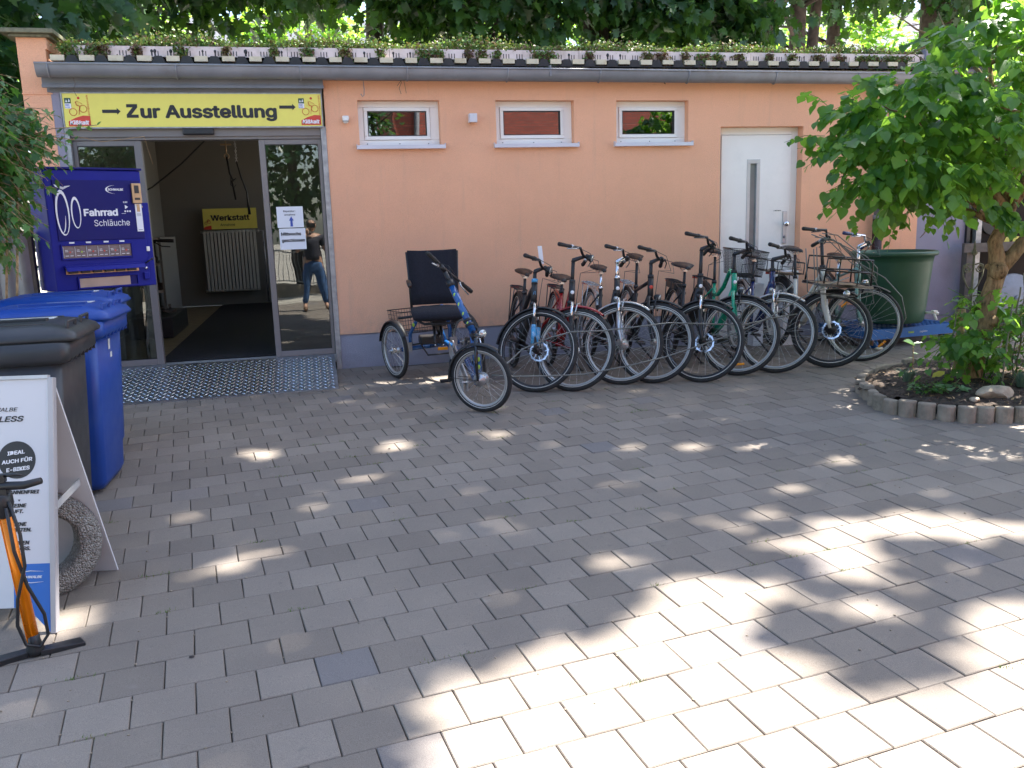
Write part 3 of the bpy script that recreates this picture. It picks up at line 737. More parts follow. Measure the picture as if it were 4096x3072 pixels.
for k in range(14):
    p = Vector((rnd.uniform(-2.05, -1.7), rnd.uniform(10.7, 11.8), .64)); b.bar(p, p + Vector((rnd.uniform(-.1, .1), rnd.uniform(-.15, .15), .03)), .03, .02)
b.build('hand_tools', M['oldwood'], tb, kind='stuff')
hb = empty('indoor_handlebar', (-1.9, 11.4, 1.45), 'black handlebar with grips of a bike standing inside the doorway', 'bicycle')
b = MB(); b.path([(-2.1, 11.4, 1.5), (-1.85, 11.38, 1.5), (-1.62, 11.36, 1.49)], .014, 8); b.path([(-1.78, 11.37, 1.5), (-1.62, 11.36, 1.49)], .022, 8); b.path([(-1.95, 11.4, 1.5), (-1.98, 11.45, 1.35), (-2.0, 11.5, .9)], .02, 8)
b.path([(-1.86, 11.37, 1.49), (-1.76, 11.33, 1.43), (-1.66, 11.32, 1.42)], .007, 6); b.build('handlebar', M['black'], hb)
b = MB(); b.torus((-2.05, 11.6, .72), (1, .1, 0), .33, .02, 30, 8); b.build('wheel', M['rubber'], hb)
for nm, x, z0, z1, lab in (('hanging_hook', -.98, 2.2, 3.1, 'black strap with metal hook hanging from the ceiling inside'), ('hanging_chain', -.86, 1.86, 3.1, 'thin chain ending in a long black strap hanging inside')):
    o = empty(nm, (x, 12.3, z0), lab, 'hanger')
    b = MB()
    if 'hook' in nm:
        b.bar((x - .07, 12.3, 2.72), (x + .07, 12.3, 2.72), .03, .02); b.tube((x, 12.3, 3.14), (x, 12.3, 2.72), .006); b.tube((x, 12.3, 2.72), (x, 12.3, 2.6), .01)
        b.torus((x, 12.3, 2.57), (0, 1, 0), .03, .008, 14, 6); b.build('hook', M['gold'], o)
        b = MB(); b.path([(x, 12.3, 2.56), (x + .02, 12.3, 2.35), (x + .06, 12.3, 2.24), (x + .10, 12.3, 2.28), (x + .04, 12.3, 2.25), (x + .07, 12.3, 2.0)], .014, 6); b.build('strap', M['black'], o)
    else:
        z = 3.12
        k = 0
        while z > 2.5: b.torus((x, 12.3, z), (k % 2, 1 - k % 2, 0), .012, .003, 8, 4); z -= .022; k += 1
        b.build('chain', M['steel'], o)
        b = MB(); b.path([(x, 12.3, 2.5), (x + .04, 12.3, 2.3), (x + .10, 12.3, 2.1), (x + .11, 12.3, 1.8)], [.008, .012, .012, .022], 6); b.path([(x - .09, 12.3, 2.33), (x - .1, 12.3, 2.2), (x - .06, 12.3, 2.16), (x - .03, 12.3, 2.2)], .006, 6); b.build('strap', M['black'], o)
b = MB(); b.path([(-1.15, 12.6, 2.95), (-1.25, 12.6, 2.82), (-1.6, 12.6, 2.5), (-2.0, 12.6, 2.2), (-2.25, 12.6, 2.08)], .011, 6); b.path([(-1.5, 12.6, 3.1), (-1.75, 12.6, 2.93), (-2.1, 12.6, 2.82), (-2.25, 12.6, 2.80)], .007, 6)
b.build('ceiling_cable', M['black'], None, label='black cable slung along the ceiling and wall inside the workshop', cat='cable')
b = MB(); b.box(-1.45, -1.22, 12.55, 12.7, 2.96, 3.08)
ht = b.build('wall_heater', M['rad'], None, label='small slotted heater hung under the workshop ceiling', cat='heater')
b = MB()
for k in range(9): b.box(-1.44 + k * .024, -1.43 + k * .024, 12.54, 12.549, 2.98, 3.06)
b.build('heater_grille', M['black'], ht)
# ramp of tread plate
rx0, rx1, ry0, ry1 = -2.0, .168, 7.50, WY + .03; rz0, rz1 = gz(-.9, ry0) + .012, .374
rmp = MB(); rmp.add([(rx0, ry0, rz0), (rx1, ry0, rz0), (rx1, ry1, rz1), (rx0, ry1, rz1), (rx0, ry0, .19), (rx1, ry0, .19), (rx1, ry1, .2), (rx0, ry1, .2)], [(0, 1, 2, 3), (4, 5, 1, 0), (5, 6, 2, 1), (7, 4, 0, 3)])
ro = rmp.build('entrance_ramp', M['tread'], None, label='aluminium tread plate ramp leading up to the open sliding door', cat='ramp')
sl_ = math.atan2(rz1 - rz0, ry1 - ry0); Lr = math.hypot(ry1 - ry0, rz1 - rz0)
TR = Matrix.Translation((rx0, ry0, rz0)) @ Matrix.Rotation(sl_, 4, 'X')
b = MB(TR); px_, py_ = .0345, .082
for i in range(int(2.168 / px_)):
    for j in range(int(Lr / py_)):
        x, yv = (i + .5) * px_, (j + (.5 if i % 2 else .98)) * py_; a = .95 if i % 2 == 0 else -.95
        L_, w = .0255, .0068; c_, s_ = math.cos(a), math.sin(a)
        if yv > Lr - .025: continue
        pts = [(-L_, 0), (-L_ * .5, -w), (L_ * .5, -w), (L_, 0), (L_ * .5, w), (-L_ * .5, w)]
        lo = [(x + p * c_ - q * s_, yv + p * s_ + q * c_, .0) for p, q in pts]; hi = [(x + (p * c_ - q * s_) * .66, yv + (p * s_ + q * c_) * .66, .0032) for p, q in pts]
        b.add(lo + hi, [(k, (k + 1) % 6, 6 + (k + 1) % 6, 6 + k) for k in range(6)] + [(6, 7, 8, 9, 10, 11)])
tr_ = b.build('tread_lugs', M['lug'], ro, kind='stuff')
# ---------------- signs and fixtures on the facade ----------------
sy = WY - .028
sgn = empty('shop_sign', (-.9, sy, 2.52), 'long yellow sign reading Zur Ausstellung above the sliding door', 'sign')
b = MB(); b.box(-1.985, .205, sy, sy + .02, 2.522, 2.805); b.build('sign_panel', M['yellow'], sgn)
b = MB()
for q in ((-2.0, .214, 2.510, 2.521), (-2.0, .214, 2.806, 2.814), (-2.0, -1.986, 2.521, 2.806), (.206, .214, 2.521, 2.806)): b.box(q[0], q[1], sy - .004, sy + .02, q[2], q[3])
b.build('sign_edge', M['galv'], sgn)
ST = plane_T((0, sy - .0012, 0), (1, 0, 0))
def onsign(x, z): return plane_T((x, sy - .0012, z), (1, 0, 0))
text('ur Ausstellung', .198, onsign(-1.485 + .118, 2.602), M['ink'], sgn, bold=.045, fit=1.15)
b = MB(); zx, zz, zw, zh, zt = -1.478, 2.600, .098, .116, .027
b.plate([(zx, zz), (zx + zw, zz), (zx + zw, zz + zt), (zx + .040, zz + zt), (zx + zw - .004, zz + zh - zt), (zx + zw - .004, zz + zh), (zx + .004, zz + zh), (zx + .004, zz + zh - zt), (zx + zw - .044, zz + zh - zt), (zx, zz + zt)], ST, .0008); b.build('lettering', M['ink'], sgn)
def arrow(x, z, w):
    b = MB(); h = .014
    b.plate([(x, z - h), (x + w * .8, z - h), (x + w * .8, z - h * 2.0), (x + w, z), (x + w * .8, z + h * 2.0), (x + w * .8, z + h), (x, z + h)], ST)
    b.build('arrow', M['ink'], sgn)
arrow(-1.675, 2.655, .15); arrow(-.17, 2.69, .145)
def logo(x, z, s=1.0):
    b = MB()
    b.plate([(x, z), (x + .178 * s, z), (x + .178 * s, z + .085 * s), (x + .12 * s, z + .088 * s), (x + .06 * s, z + .07 * s), (x, z + .04 * s)], ST)
    y = sy - .002
    for cx, cz in ((.045, .118), (.128, .145)): b.torus((x + cx * s, y, z + cz * s), (0, 1, 0), .030 * s, .0022 * s, 20, 4)
    b.path([(x + .072 * s, y, z + .205 * s), (x + .078 * s, y, z + .175 * s), (x + .108 * s, y, z + .165 * s)], [.009 * s, .010 * s, .009 * s], 5, flat=.3)
    b.path([(x + .078 * s, y, z + .21 * s), (x + .10 * s, y, z + .20 * s), (x + .125 * s, y, z + .185 * s)], .004 * s, 5, flat=.3)
    b.path([(x + .105 * s, y, z + .165 * s), (x + .095 * s, y, z + .13 * s), (x + .09 * s, y, z + .095 * s)], [.009 * s, .006 * s, .004 * s], 5, flat=.3)
    b.ball((x + .098 * s, y, z + .235 * s), .011 * s, 8, sc=(1, .2, 1))
    b.build('emblem', M['red'], sgn)
    b = MB(); b.plate([(x - .015, z + .19), (x + .035, z + .19), (x + .035, z + .235), (x - .015, z + .235)], ST); b.build('emblem_block', M['barrel'], sgn)
    b = MB(); b.plate([(x - .015, z + .148), (x + .035, z + .148), (x + .035, z + .1895), (x - .015, z + .1895)], ST); b.build('emblem_field', M['whitep'], sgn)
    b = MB(ST); b.plate([(x - .008, z + .2), (x, z + .225), (x + .008, z + .2)], Matrix.Translation((0, 0, .0012))); b.plate([(x + .012, z + .2), (x + .022, z + .23), (x + .03, z + .205)], Matrix.Translation((0, 0, .0012))); b.build('emblem_mark', M['whitep'], sgn)
    text('BIKE', .021, plane_T((x - .012, sy - .0026, z + .1715), (1, 0, 0)), M['arrow'], sgn, bold=.02)
    text('& CO', .021, plane_T((x - .012, sy - .0026, z + .152), (1, 0, 0)), M['arrow'], sgn, bold=.02)
    text('Ki\u00dfkalt', .062, plane_T((x + .008, sy - .0026, z + .014), (1, 0, 0)), M['whitep'], sgn, bold=.04, fit=.15, shear=.15)
    text('Das Fachgesch\u00e4ft', .024, plane_T((x + .175, sy - .0026, z + .008), (0, 0, 1), (-1, 0, 0)), M['red'], sgn, fit=.25)
logo(-1.955, 2.532); logo(.018, 2.532)
# paper notices stuck to the glass
for lab, q, lines in (('white paper notice Reparaturannahme with a blue arrow on the glass panel', (-.272, -.03, 1.605, 1.80), (('Reparatur-', .034, .06, .145), ('annahme', .034, .068, .112))),
                      ('paper notice Mittwochs geschlossen below the other notice', (-.262, -.02, 1.40, 1.597), (('Mittwochs', .056, .015, .132), ('geschlossen', .056, .018, .072)))):
    x0, x1, z0, z1 = q; yy = ent + .0135
    o = empty('paper_notice', (x0, yy, z0), lab, 'notice')
    b = MB(); b.box(x0, x1, yy - .0012, yy - .0002, z0, z1); b.build('sheet', M['paper'], o)
    for t, s, dx, dz in lines: text(t, s, plane_T((x0 + dx, yy - .0022, z0 + dz), (1, 0, 0)), M['ink'], o, bold=.035 if s > .04 else .008, fit={'Mittwochs': .18, 'geschlossen': .21, 'Reparatur-': .115, 'annahme': .10}[t])
    if 'arrow' in lab:
        b = MB(); cx, cz = x0 + .13, z0 + .01
        b.plate([(cx - .012, cz), (cx + .012, cz), (cx + .010, cz + .055), (cx + .022, cz + .055), (cx, cz + .095), (cx - .022, cz + .055), (cx - .010, cz + .055)], plane_T((0, yy - .0022, 0), (1, 0, 0)))
        b.build('arrow', M['arrow'], o)
# motion sensor, lamp, small fittings
ms_ = empty('motion_sensor', (.42, WY, 2.58), 'small white motion sensor on the orange wall beside the yellow sign', 'sensor')
b = MB(); b.box(.39, .452, WY - .05, WY - .001, 2.57, 2.612); b.build('housing', M['pvc'], ms_, bevel=.01)
b = MB(); b.ball((.42, WY - .035, 2.565), .027, 12, sc=(1, 1, .9)); b.build('dome', M['pvc'], ms_)
b = MB(); b.torus((.42, WY - .035, 2.562), (0, 0, 1), .0255, .004, 14, 5); b.build('ring', M['zinc'], ms_)
lm_ = empty('wall_lamp', (1.625, WY, 2.57), 'square grey metal wall lamp between the first and second window', 'lamp')
b = MB(); b.box(1.585, 1.66, WY - .085, WY - .001, 2.545, 2.625); b.build('lamp_body', M['sillw'], lm_, bevel=.003)
b = MB(); b.box(1.6, 1.645, WY - .075, WY - .01, 2.542, 2.5445); b.build('lamp_lens', M['lens'], lm_)
for x, z, lab in ((-1.86, 2.945, 'old cream junction box with a loose wire above the left end of the yellow sign'), (.94, 2.97, 'white junction box with frayed wires under the gutter above the first window')):
    o = empty('junction_box', (x, WY - .08, z), lab, 'junction box')
    b = MB(); b.box(x - .04, x + .03, WY - .12, WY - .072, z - .018, z + .022); b.build('box_body', M['cream'], o, bevel=.008)
    b = MB(); b.path([(x, WY - .1, z - .02), (x + .01, WY - .1, z - .07), (x - .012, WY - .09, z - .12), (x + .004, WY - .08, z - .17)], .002, 4)
    if x > 0:
        b.path([(x + .02, WY - .1, z), (x + .04, WY - .09, z - .08), (x + .055, WY - .06, z - .16)], .002, 4); b.path([(x + .01, WY - .1, z - .05), (x - .03, WY - .09, z - .1)], .002, 4)
    b.build('wire', M['oldwood'], o)
b = MB(); b.path([(.60, WY - .07, 2.98), (.60, WY - .07, 2.93), (.605, WY - .075, 2.84), (.60, WY - .08, 2.79), (.585, WY - .085, 2.775), (.57, WY - .09, 2.80)], .0035, 5)
b.build('s_hook', M['zinc'], None, label='bent metal hook hanging from the fascia above the first window', cat='hook')

# ---------------- vending machine ----------------
vdir = Vector((.845, .535, 0)).normalized()     # along its front, to the right
VO = Vector((-1.705, 6.44, 1.215)); VWD, VH, VD = .655, .825, .34
VT = plane_T(VO, vdir)                          # x right, y up, z outwards
VM_ = empty('vending_machine', Matrix.Translation(VO), 'blue vending machine for bicycle inner tubes standing behind the blue bins', 'vending machine')
def vb(name, qs, mat, bev=0, parent=None, **k):
    b = MB(VT)
    for q in qs: b.box(*q)
    return b.build(name, mat, parent or VM_, bevel=bev, **k)
vb('cabinet', [(0, VWD, 0, VH, -VD, 0)], M['vend'], .008)
vb('cabinet_side', [(VWD + .001, VWD + .045, .0, .60, -VD + .05, -.02)], M['vend'], .006)
vb('post', [(.02, .18, -1.06, -.001, -.28, -.12)], M['galv'])
vb('top_lid', [(-.01, VWD + .01, VH + .001, VH + .016, -VD - .01, .012)], M['vendd'], .003)
dp = vb('door_panel', [(.05, .64, .345, .755, .001, .008)], M['vendd'], .002)
def vt(t, s, x, y, mat='whitep', **k): text(t, s, VT @ Matrix.Translation((x, y, .0095)), M[mat], dp, **k)
vt('Fahrrad', .088, .230, .512, bold=.04, fit=.225); vt('Schl\u00e4uche', .084, .292, .440, fit=.245)
vt('SCHWALBE', .027, .412, .685, bold=.04, fit=.105, shear=.1); vt('8.00!', .022, .508, .598, bold=.02, sx=.8)
def crescent(cx, cy, rx, ry, a0, a1, w0, w1, ex=0):
    n = 22; o_, i_ = [], []
    for k in range(n + 1):
        t = a0 + (a1 - a0) * k / n; w = w0 + (w1 - w0) * math.sin(PI * k / n)
        o_.append((cx + rx * math.cos(t), cy + ry * math.sin(t))); i_.append((cx + (rx - w) * math.cos(t), cy + (ry - w * ry / rx * .6) * math.sin(t)))
    vs = [VT @ Vector((x, y, .0095)) for x, y in o_ + i_]
    return vs, [(k, k + 1, n + 2 + k, n + 1 + k) for k in range(n)]
b = MB()
for a in ((.095, .535, .044, .155, -PI * .40, PI * 1.62, .003, .013), (.182, .535, .032, .108, -PI * .42, PI * 1.58, .003, .010), (.47, .692, .075, .03, PI * .55, PI * 1.45, .002, .012), (.085, .50, .026, .10, -PI * .5, PI * .05, .001, .006)):
    vs, fs = crescent(*a); b.add(vs, fs)
b.plate([(.07, .735), (.078, .718), (.10, .712), (.118, .712), (.128, .708), (.136, .714), (.165, .72), (.175, .727), (.155, .725), (.135, .722), (.13, .716), (.125, .70), (.118, .712), (.10, .716), (.085, .722)][:13], VT @ Matrix.Translation((-.01, -.01, .0092)), .0006)
b.plate([(.518, .555), (.54, .57), (.518, .585)], VT @ Matrix.Translation((0, 0, .0092)), .0006)
for k in range(3):
    b.plate([(.517 + k * .017 + .0065 * math.cos(t), .54 + .0065 * math.sin(t)) for t in [i * PI / 5 for i in range(10)]], VT @ Matrix.Translation((0, 0, .0092)), .0006)
b.plate([(.49, .523), (.52, .523), (.52, .5255), (.49, .5255)], VT @ Matrix.Translation((0, 0, .0092)), .0006)
b.build('printed_motif', M['whitep'], dp, kind='stuff')
cu = vb('coin_unit', [(.572, .64, .595, .735, .009, .028)], M['gold'], .003)
vb('coin_window', [(.590, .622, .665, .72, .0282, .030)], M['black'], 0, cu); vb('coin_slot', [(.587, .625, .618, .634, .0282, .030)], M['black'], 0, cu)
st = vb('sticker', [(.590, .636, .395, .592, .0085, .0105)], M['paper'])
vb('sticker_picture', [(.601, .623, .535, .588, .0107, .0117)], M['gold'], 0, st)
for k in range(3): vb('sticker_line', [(.598, .628, .505 + k * .009, .508 + k * .009, .0107, .0112)], M['zinc'], 0, st)
vb('sticker_line', [(.598, .628, .405, .409, .0107, .0112)], M['zinc'], 0, st)
for x in (.115, .225, .345, .455): vb('price_tag', [(x, x + .034, .325, .336, .001, .004)], M['paper'])
win = vb('display_window', [(.065, .53, .225, .31, .001, .004)], M['darkglass'])
vb('window_rim', [(.055, .064, .215, .32, .001, .014), (.531, .54, .215, .32, .001, .014), (.064, .531, .311, .32, .001, .014), (.064, .531, .215, .224, .001, .014)], M['vend'], .002)
for k in range(6):
    x = .072 + k * .0765
    c_ = vb('product_card', [(x, x + .068, .232, .304, .0042, .006)], M['darkglass'], 0, win)
    vb('card_print', [(x + .036, x + .046, .262, .272, .0062, .007)], M['red'] if k != 1 else M['lime'], 0, win)
    vb('card_lines', [(x + .008, x + .028, .27, .273, .0062, .007), (x + .008, x + .026, .279, .282, .0062, .007), (x + .008, x + .03, .24, .244, .0062, .007), (x + .04, x + .06, .24, .244, .0062, .007), (x + .05, x + .06, .268, .270, .0062, .007), (x - .003, x - .001, .232, .304, .0062, .0072)], M['whitep'], 0, win, kind='stuff')
vb('tray_hood', [(.06, .60, .165, .175, .001, .045)], M['vend'], .002)
T2 = VT @ Matrix.Translation((0, .165, .045)) @ Matrix.Rotation(-.7, 4, 'X')
b = MB(T2); b.box(.06, .60, -.035, .0, -.003, .0); b.build('tray_flap', M['vend'], VM_)
vb('tray_back', [(.07, .57, .115, .160, .001, .006)], M['gold'])
for k in range(6): vb('pull_drawer', [(.085 + k * .08, .145 + k * .08, .12, .142, .006, .03)], M['black'], .003)
vb('slot_recess', [(.15, .55, .02, .085, .001, .004)], M['vendd']); vb('cardboard_card', [(.15, .50, .02, .082, .0042, .007)], M['tan'])
for q in ((.14, .56, .086, .095), (.14, .56, .01, .0195), (.14, .149, .0195, .086), (.551, .56, .0195, .086)): vb('slot_rim', [(q[0], q[1], q[2], q[3], .001, .015)], M['vend'])
vb('lock', [(.60, .64, .05, .10, .001, .022)], M['vend'], .004)
b = MB(VT); b.lathe([(.012, 0), (.012, .006), (0, .007)], 12, (.635, .57, .001), (0, 0, 1)); b.lathe([(.010, 0), (.010, .006), (0, .007)], 12, (.625, .128, .001), (0, 0, 1)); b.build('lock_cylinder', M['chrome'], VM_)
b = MB(VT); b.tube((.62, .165, .01), (.665, .195, .03), .005); b.ball((.665, .195, .03), .009, 6); b.build('lever', M['black'], VM_)
vb('side_clasp', [(VWD - .012, VWD + .012, .25, .285, -.01, .006)], M['pvc'], .004)

# ---------------- wheelie bins ----------------
def bin_(name, front, yaw, z0, col, label, lidlab=None, sticker=True, long_label=False):
    """front = middle of the front rim edge at ground; x axis points out of the bin front"""
    Mt = Matrix.Translation((front[0], front[1], z0)) @ Matrix.Rotation(yaw, 4, 'Z')
    e = empty('wheelie_bin', Mt, label, 'bin', 'wheelie bins beside the vending machine')
    W_, D_, H_ = .29, .72, 1.0
    def ring(fx, bx, hw, z, r=.045):
        pts = []
        for cx, cy, a0 in ((fx - r, hw - r, 0), (bx + r, hw - r, PI / 2), (bx + r, -hw + r, PI), (fx - r, -hw + r, 1.5 * PI)):
            for k in range(4):
                a = a0 + PI / 2 * k / 3; pts.append(Mt @ Vector((cx + r * math.cos(a), cy + r * math.sin(a), z)))
        return pts
    b = MB(); b.loft([ring(-.12, -.56, .225, .02), ring(-.10, -.60, .24, .06), ring(-.07, -.66, .262, .55), ring(-.05, -.68, .275, .93)])
    body = b.build('bin_body', col, e)
    b = MB(); b.loft([ring(-.05, -.69, .272, .885), ring(-.018, -.71, .292, .895), ring(-.0, -.72, .30, .915), ring(-.0, -.72, .30, .985), ring(-.012, -.71, .29, .99)], cap=False); b.loft([ring(-.012, -.71, .29, .99), ring(-.03, -.69, .27, .985)])
    b.build('rim', col, e)
    b = MB(Mt)
    for k in range(7): b.box(-.052, -.004, -.24 + k * .08, -.232 + k * .08, .89, .93)
    b.build('rim_rib', col, e, kind='stuff')
    b = MB()
    rings = [ring(.03, -.70, .285, .992, .05), ring(.035, -.70, .29, 1.005, .05), ring(.02, -.69, .275, 1.03, .05), ring(-.03, -.66, .245, 1.055, .06), ring(-.08, -.60, .20, 1.068, .07)]
    b.loft(rings, cap=True)
    lid = b.build('lid', col, e)
    b = MB(Mt)
    for sgn_ in (-1, 1):
        b.path([(-.02, sgn_ * .13 - .075, 1.03), (-.015, sgn_ * .13 - .075, 1.075), (-.015, sgn_ * .13 + .075, 1.075), (-.02, sgn_ * .13 + .075, 1.03)], .009, 6)
    b.box(-.50, -.12, -.20, -.17, 1.045, 1.072); b.box(-.50, -.12, .17, .20, 1.045, 1.072); b.box(-.5, -.15, -.03, .03, 1.055, 1.08)
    b.build('lid_grip', col, lid, bevel=.004)
    b = MB(Mt)
    for s_ in (-1, 1): b.lathe([(.0, 0), (.10, 0), (.10, .05), (0, .05)], 20, (-.60, s_ * .20 - .025, .10), (0, 1, 0))
    b.build('wheel', M['rubber'], e)
    b = MB(Mt); b.path([(-.72, -.24, .95), (-.76, -.24, .98), (-.76, .24, .98), (-.72, .24, .95)], .014, 8); b.build('rear_handle', col, e)
    if sticker:
        b = MB(Mt); b.box(-.46, -.16, -.115, -.035, 1.0705, 1.0815) if False else b.box(-.40, -.14, .06, .15, 1.0695, 1.0725); b.build('lid_sticker', M['binlabel'], lid)
    return e, Mt
b1_, T1 = bin_('b', (-1.115, 4.55), .02, .125, M['binblack'], 'anthracite wheelie bin behind the sandwich board with a closed lid')
b2_, T2_ = bin_('b', (-1.12, 5.33), -.03, .14, M['binblue'], 'blue wheelie bin next to the anthracite one with white sticker on its lid')
b3_, T3_ = bin_('b', (-1.235, 6.02), .02, .16, M['binblue'], 'blue wheelie bin furthest from the sandwich board directly below the vending machine')
def frontal(T, x, y0, y1, z0, z1, mat, name, parent, lean=.06):
    b = MB(T)
    def fx(z): return -.12 + (z - .02) * .0775 + .004
    b.add([(fx(z0), y0, z0), (fx(z0), y1, z0), (fx(z1), y1, z1), (fx(z1), y0, z1)], [(0, 1, 2, 3)])
    return b.build(name, mat, parent)
frontal(T1, 0, -.12, -.04, .35, .72, M['binlabel'], 'sticker', b1_)
st = frontal(T1, 0, -.115, -.045, .5, .55, M['red'], 'sticker_mark', b1_); st.location = Mt_off = (.003, 0, 0)
for k in range(3): frontal(T1, 0, -.10, -.06, .40 + .03 * k, .41 + .03 * k, M['red'], 'sticker_mark', b1_).location = (.003, 0, 0)
frontal(T2_, 0, .02, .06, .62, .78, M['binlabel'], 'printed_name', b2_); frontal(T2_, 0, -.02, .02, .80, .86, M['binlabel'], 'printed_name', b2_)
# corrugated screen behind the creeper
sc = empty('corrugated_fence', (-2.3, 6.6, .16), 'grey corrugated metal screen under the creeper behind the bins', 'fence')
for k in range(5):
    b = MB(); x = -2.95 + k * .21
    b.add([p for i in range(9) for p in ((x + i * .02625, 6.62 + .012 * math.cos(i * PI / 2 * 1.0), .15), (x + i * .02625, 6.62 + .012 * math.cos(i * PI / 2), 1.62))], [(2 * i, 2 * i + 2, 2 * i + 3, 2 * i + 1) for i in range(8)], True)
    b.build('corrugated_panel', M['zinc'], sc)
b = MB(); b.box(-2.95, -1.9, 6.64, 6.68, 1.5, 1.6); b.box(-1.94, -1.88, 6.63, 6.69, .15, 1.63); b.build('fence_rail', M['oldwood'], sc)

# ---------------- sandwich board, concrete ring, floor pump ----------------
bx = Vector((.978, -.21, 0)).normalized(); by = Vector((.21, .978, 0)).normalized()
BO = Vector((-1.072, 3.40, .088))               # bottom corner of the front face
e = empty('sandwich_board', Matrix.Translation(BO), 'light grey folding advertising board reading Ideal auch fuer E-Bikes', 'sign board')
e['label'] = 'light grey folding advertising board with round black sticker beside the bins'
tilt = Vector((0, 0, 1)) * .975 + by * .225; tilt.normalize()
FT = plane_T(BO, bx, tilt)                      # x right (0 = right edge), y up the face
def fb(name, qs, mat, parent=e, bev=0):
    b = MB(FT)
    for q in qs: b.box(*q)
    return b.build(name, mat, parent, bevel=bev)
b = MB(FT); b.plate([(-.60, .10), (-.095, .10), (-.005, .0), (-.005, .985), (-.60, .985)], Matrix.Identity(4), .006)
face = b.build('front_panel', M['board'], e)
fb('frame_profile', [(-.004, .018, -.002, .99, -.016, .012)], M['framegrey'], bev=.003); fb('frame_profile', [(-.604, -.004, .986, 1.0, -.012, .012)], M['alug'])
b = MB(FT); b.plate([(-.145, .101), (-.095, .101), (-.006, .004), (-.006, .268), (-.145, .268)], Matrix.Translation((0, 0, .0062)), .0006); b.build('blue_field', M['blueprint'], face)
def ft(t, s, x, y, mat='ink', **k): text(t, s, FT @ Matrix.Translation((x, y, .0072)), M[mat], face, name='lettering', **k)
ft('SCHWALBE', .029, -.125, .862, sx=1.3, align='RIGHT', shear=.25); ft('TUBELESS', .040, -.103, .822, sx=1.4, align='RIGHT', shear=.25, bold=.03)
b = MB(FT); b.plate([(-.128 + .073 * math.cos(k * PI / 18), .672 + .073 * math.sin(k * PI / 18)) for k in range(36)], Matrix.Translation((0, 0, .0062)), .0006); b.build('round_sticker', M['ink'], face)
RT = FT @ Matrix.Translation((-.128, .672, .0074)) @ Matrix.Rotation(.10, 4, 'Z')
for t, y in (('IDEAL', .022), ('AUCH F\u00dcR', -.010), ('E-BIKES', -.042)): text(t, .027, RT @ Matrix.Translation((0, y, 0)), M['whitep'], face, align='CENTER', bold=.03, shear=.12, fit={'IDEAL': .066, 'E-BIKES': .09}.get(t, .118))
for t, y, x in (('PANNENFREI', .54, -.045), ('KEINE', .488, -.095), ('LUFT.', .466, -.105), ('KEINE', .416, -.095), ('PLATTEN.', .394, -.075), ('FAHREN', .344, -.085), ('SPASS.', .322, -.08)):
    ft(t, .026, x, y, bold=.04, align='RIGHT', shear=.2, sx=1.08)
b = MB(FT); b.plate([(-.126, .518), (-.116, .518), (-.121, .510)], Matrix.Translation((0, 0, .0062)), .0006); b.build('print_mark', M['ink'], face)
text('SCHWALBE', .018, FT @ Matrix.Translation((-.118, .213, .0076)), M['whitep'], face, bold=.03, shear=.2, sx=1.15)
b = MB(FT)
for s_ in (-1, 1): b.path([(-.135, .218 + s_ * .006, .0078), (-.12, .218 + s_ * .018, .0078), (-.08, .218 + s_ * .023, .0078), (-.03, .218 + s_ * .020, .0078)], [.003, .0024, .0016, .0004], 4, flat=.3)
b.build('crescent_print', M['whitep'], face)
apex = BO + tilt * .985 + Vector((0, 0, 0))
bo = Vector((-1.0, 3.96, .10)); bt = bo - apex; L_ = bt.length
BT = plane_T(apex - bx * .0 + by * .012, bx, -bt)
b = MB(BT); b.box(-.60, .005, -L_ + .0, 0, -.004, .004); b.build('back_panel', M['board'], e)
b = MB(); p = BO + tilt * .48 + bx * .012; q = apex + bt * .50 + bx * .0; b.bar(p, q, .004, .028); b.ball(p, .008, 8); b.build('stay', M['alug'], e)
# exposed aggregate concrete ring
rc = Vector((-1.195, 3.80, .31)); ax = Vector((.42, -.9, .05)).normalized()
b = MB(); b.lathe([(.135, -.06), (.150, -.072), (.205, -.072), (.228, -.05), (.232, 0), (.228, .05), (.205, .072), (.150, .072), (.135, .06), (.135, -.06)], 48, rc, ax, cap=False)
b.build('concrete_ring', M['aggregate'], None, label='exposed aggregate concrete ring standing upright behind the sandwich board', cat='concrete ring')
# floor pump
PX, PY = -1.092, 3.235; PZ = gz(PX, PY)
e = empty('floor_pump', (PX, PY, PZ), 'orange floor pump with black handle in front of the sandwich board', 'pump')
b = MB(); top = Vector((PX - .03, PY + .005, PZ + .555)); bot = Vector((PX + .005, PY, PZ + .05))
b.path([bot, top], .020, 12); b.build('barrel_tube', M['orange'], e)
b = MB(); b.bar(bot + Vector((-.017, -.012, 0)), top + Vector((-.017, -.012, 0)), .004, .004); b.bar(bot + Vector((.004, -.0175, 0)), top + Vector((.004, -.0175, 0)), .004, .004); b.build('tube_rib', M['orange'], e)
b = MB(); b.lathe([(.02, 0), (.027, .01), (.03, .03), (.036, .05), (.036, .085), (.03, .09)], 16, top - Vector((0, 0, .02)), (-.05, 0, 1)); b.box(PX - .055, PX - .008, PY - .02, PY + .03, PZ + .60, PZ + .645)
b.build('pump_head', M['black'], e)
b = MB(); b.torus(top + Vector((-.004, -.006, .055)), (0, -.5, 1), .026, .006, 24, 8); b.build('gauge_ring', M['orange'], e)
b = MB(); b.lathe([(0, 0), (.024, 0), (.024, .006), (0, .008)], 18, top + Vector((-.004, -.008, .048)), (0, -.5, 1)); b.build('gauge', M['leather'], e)
b = MB(); ht_ = PZ + .655
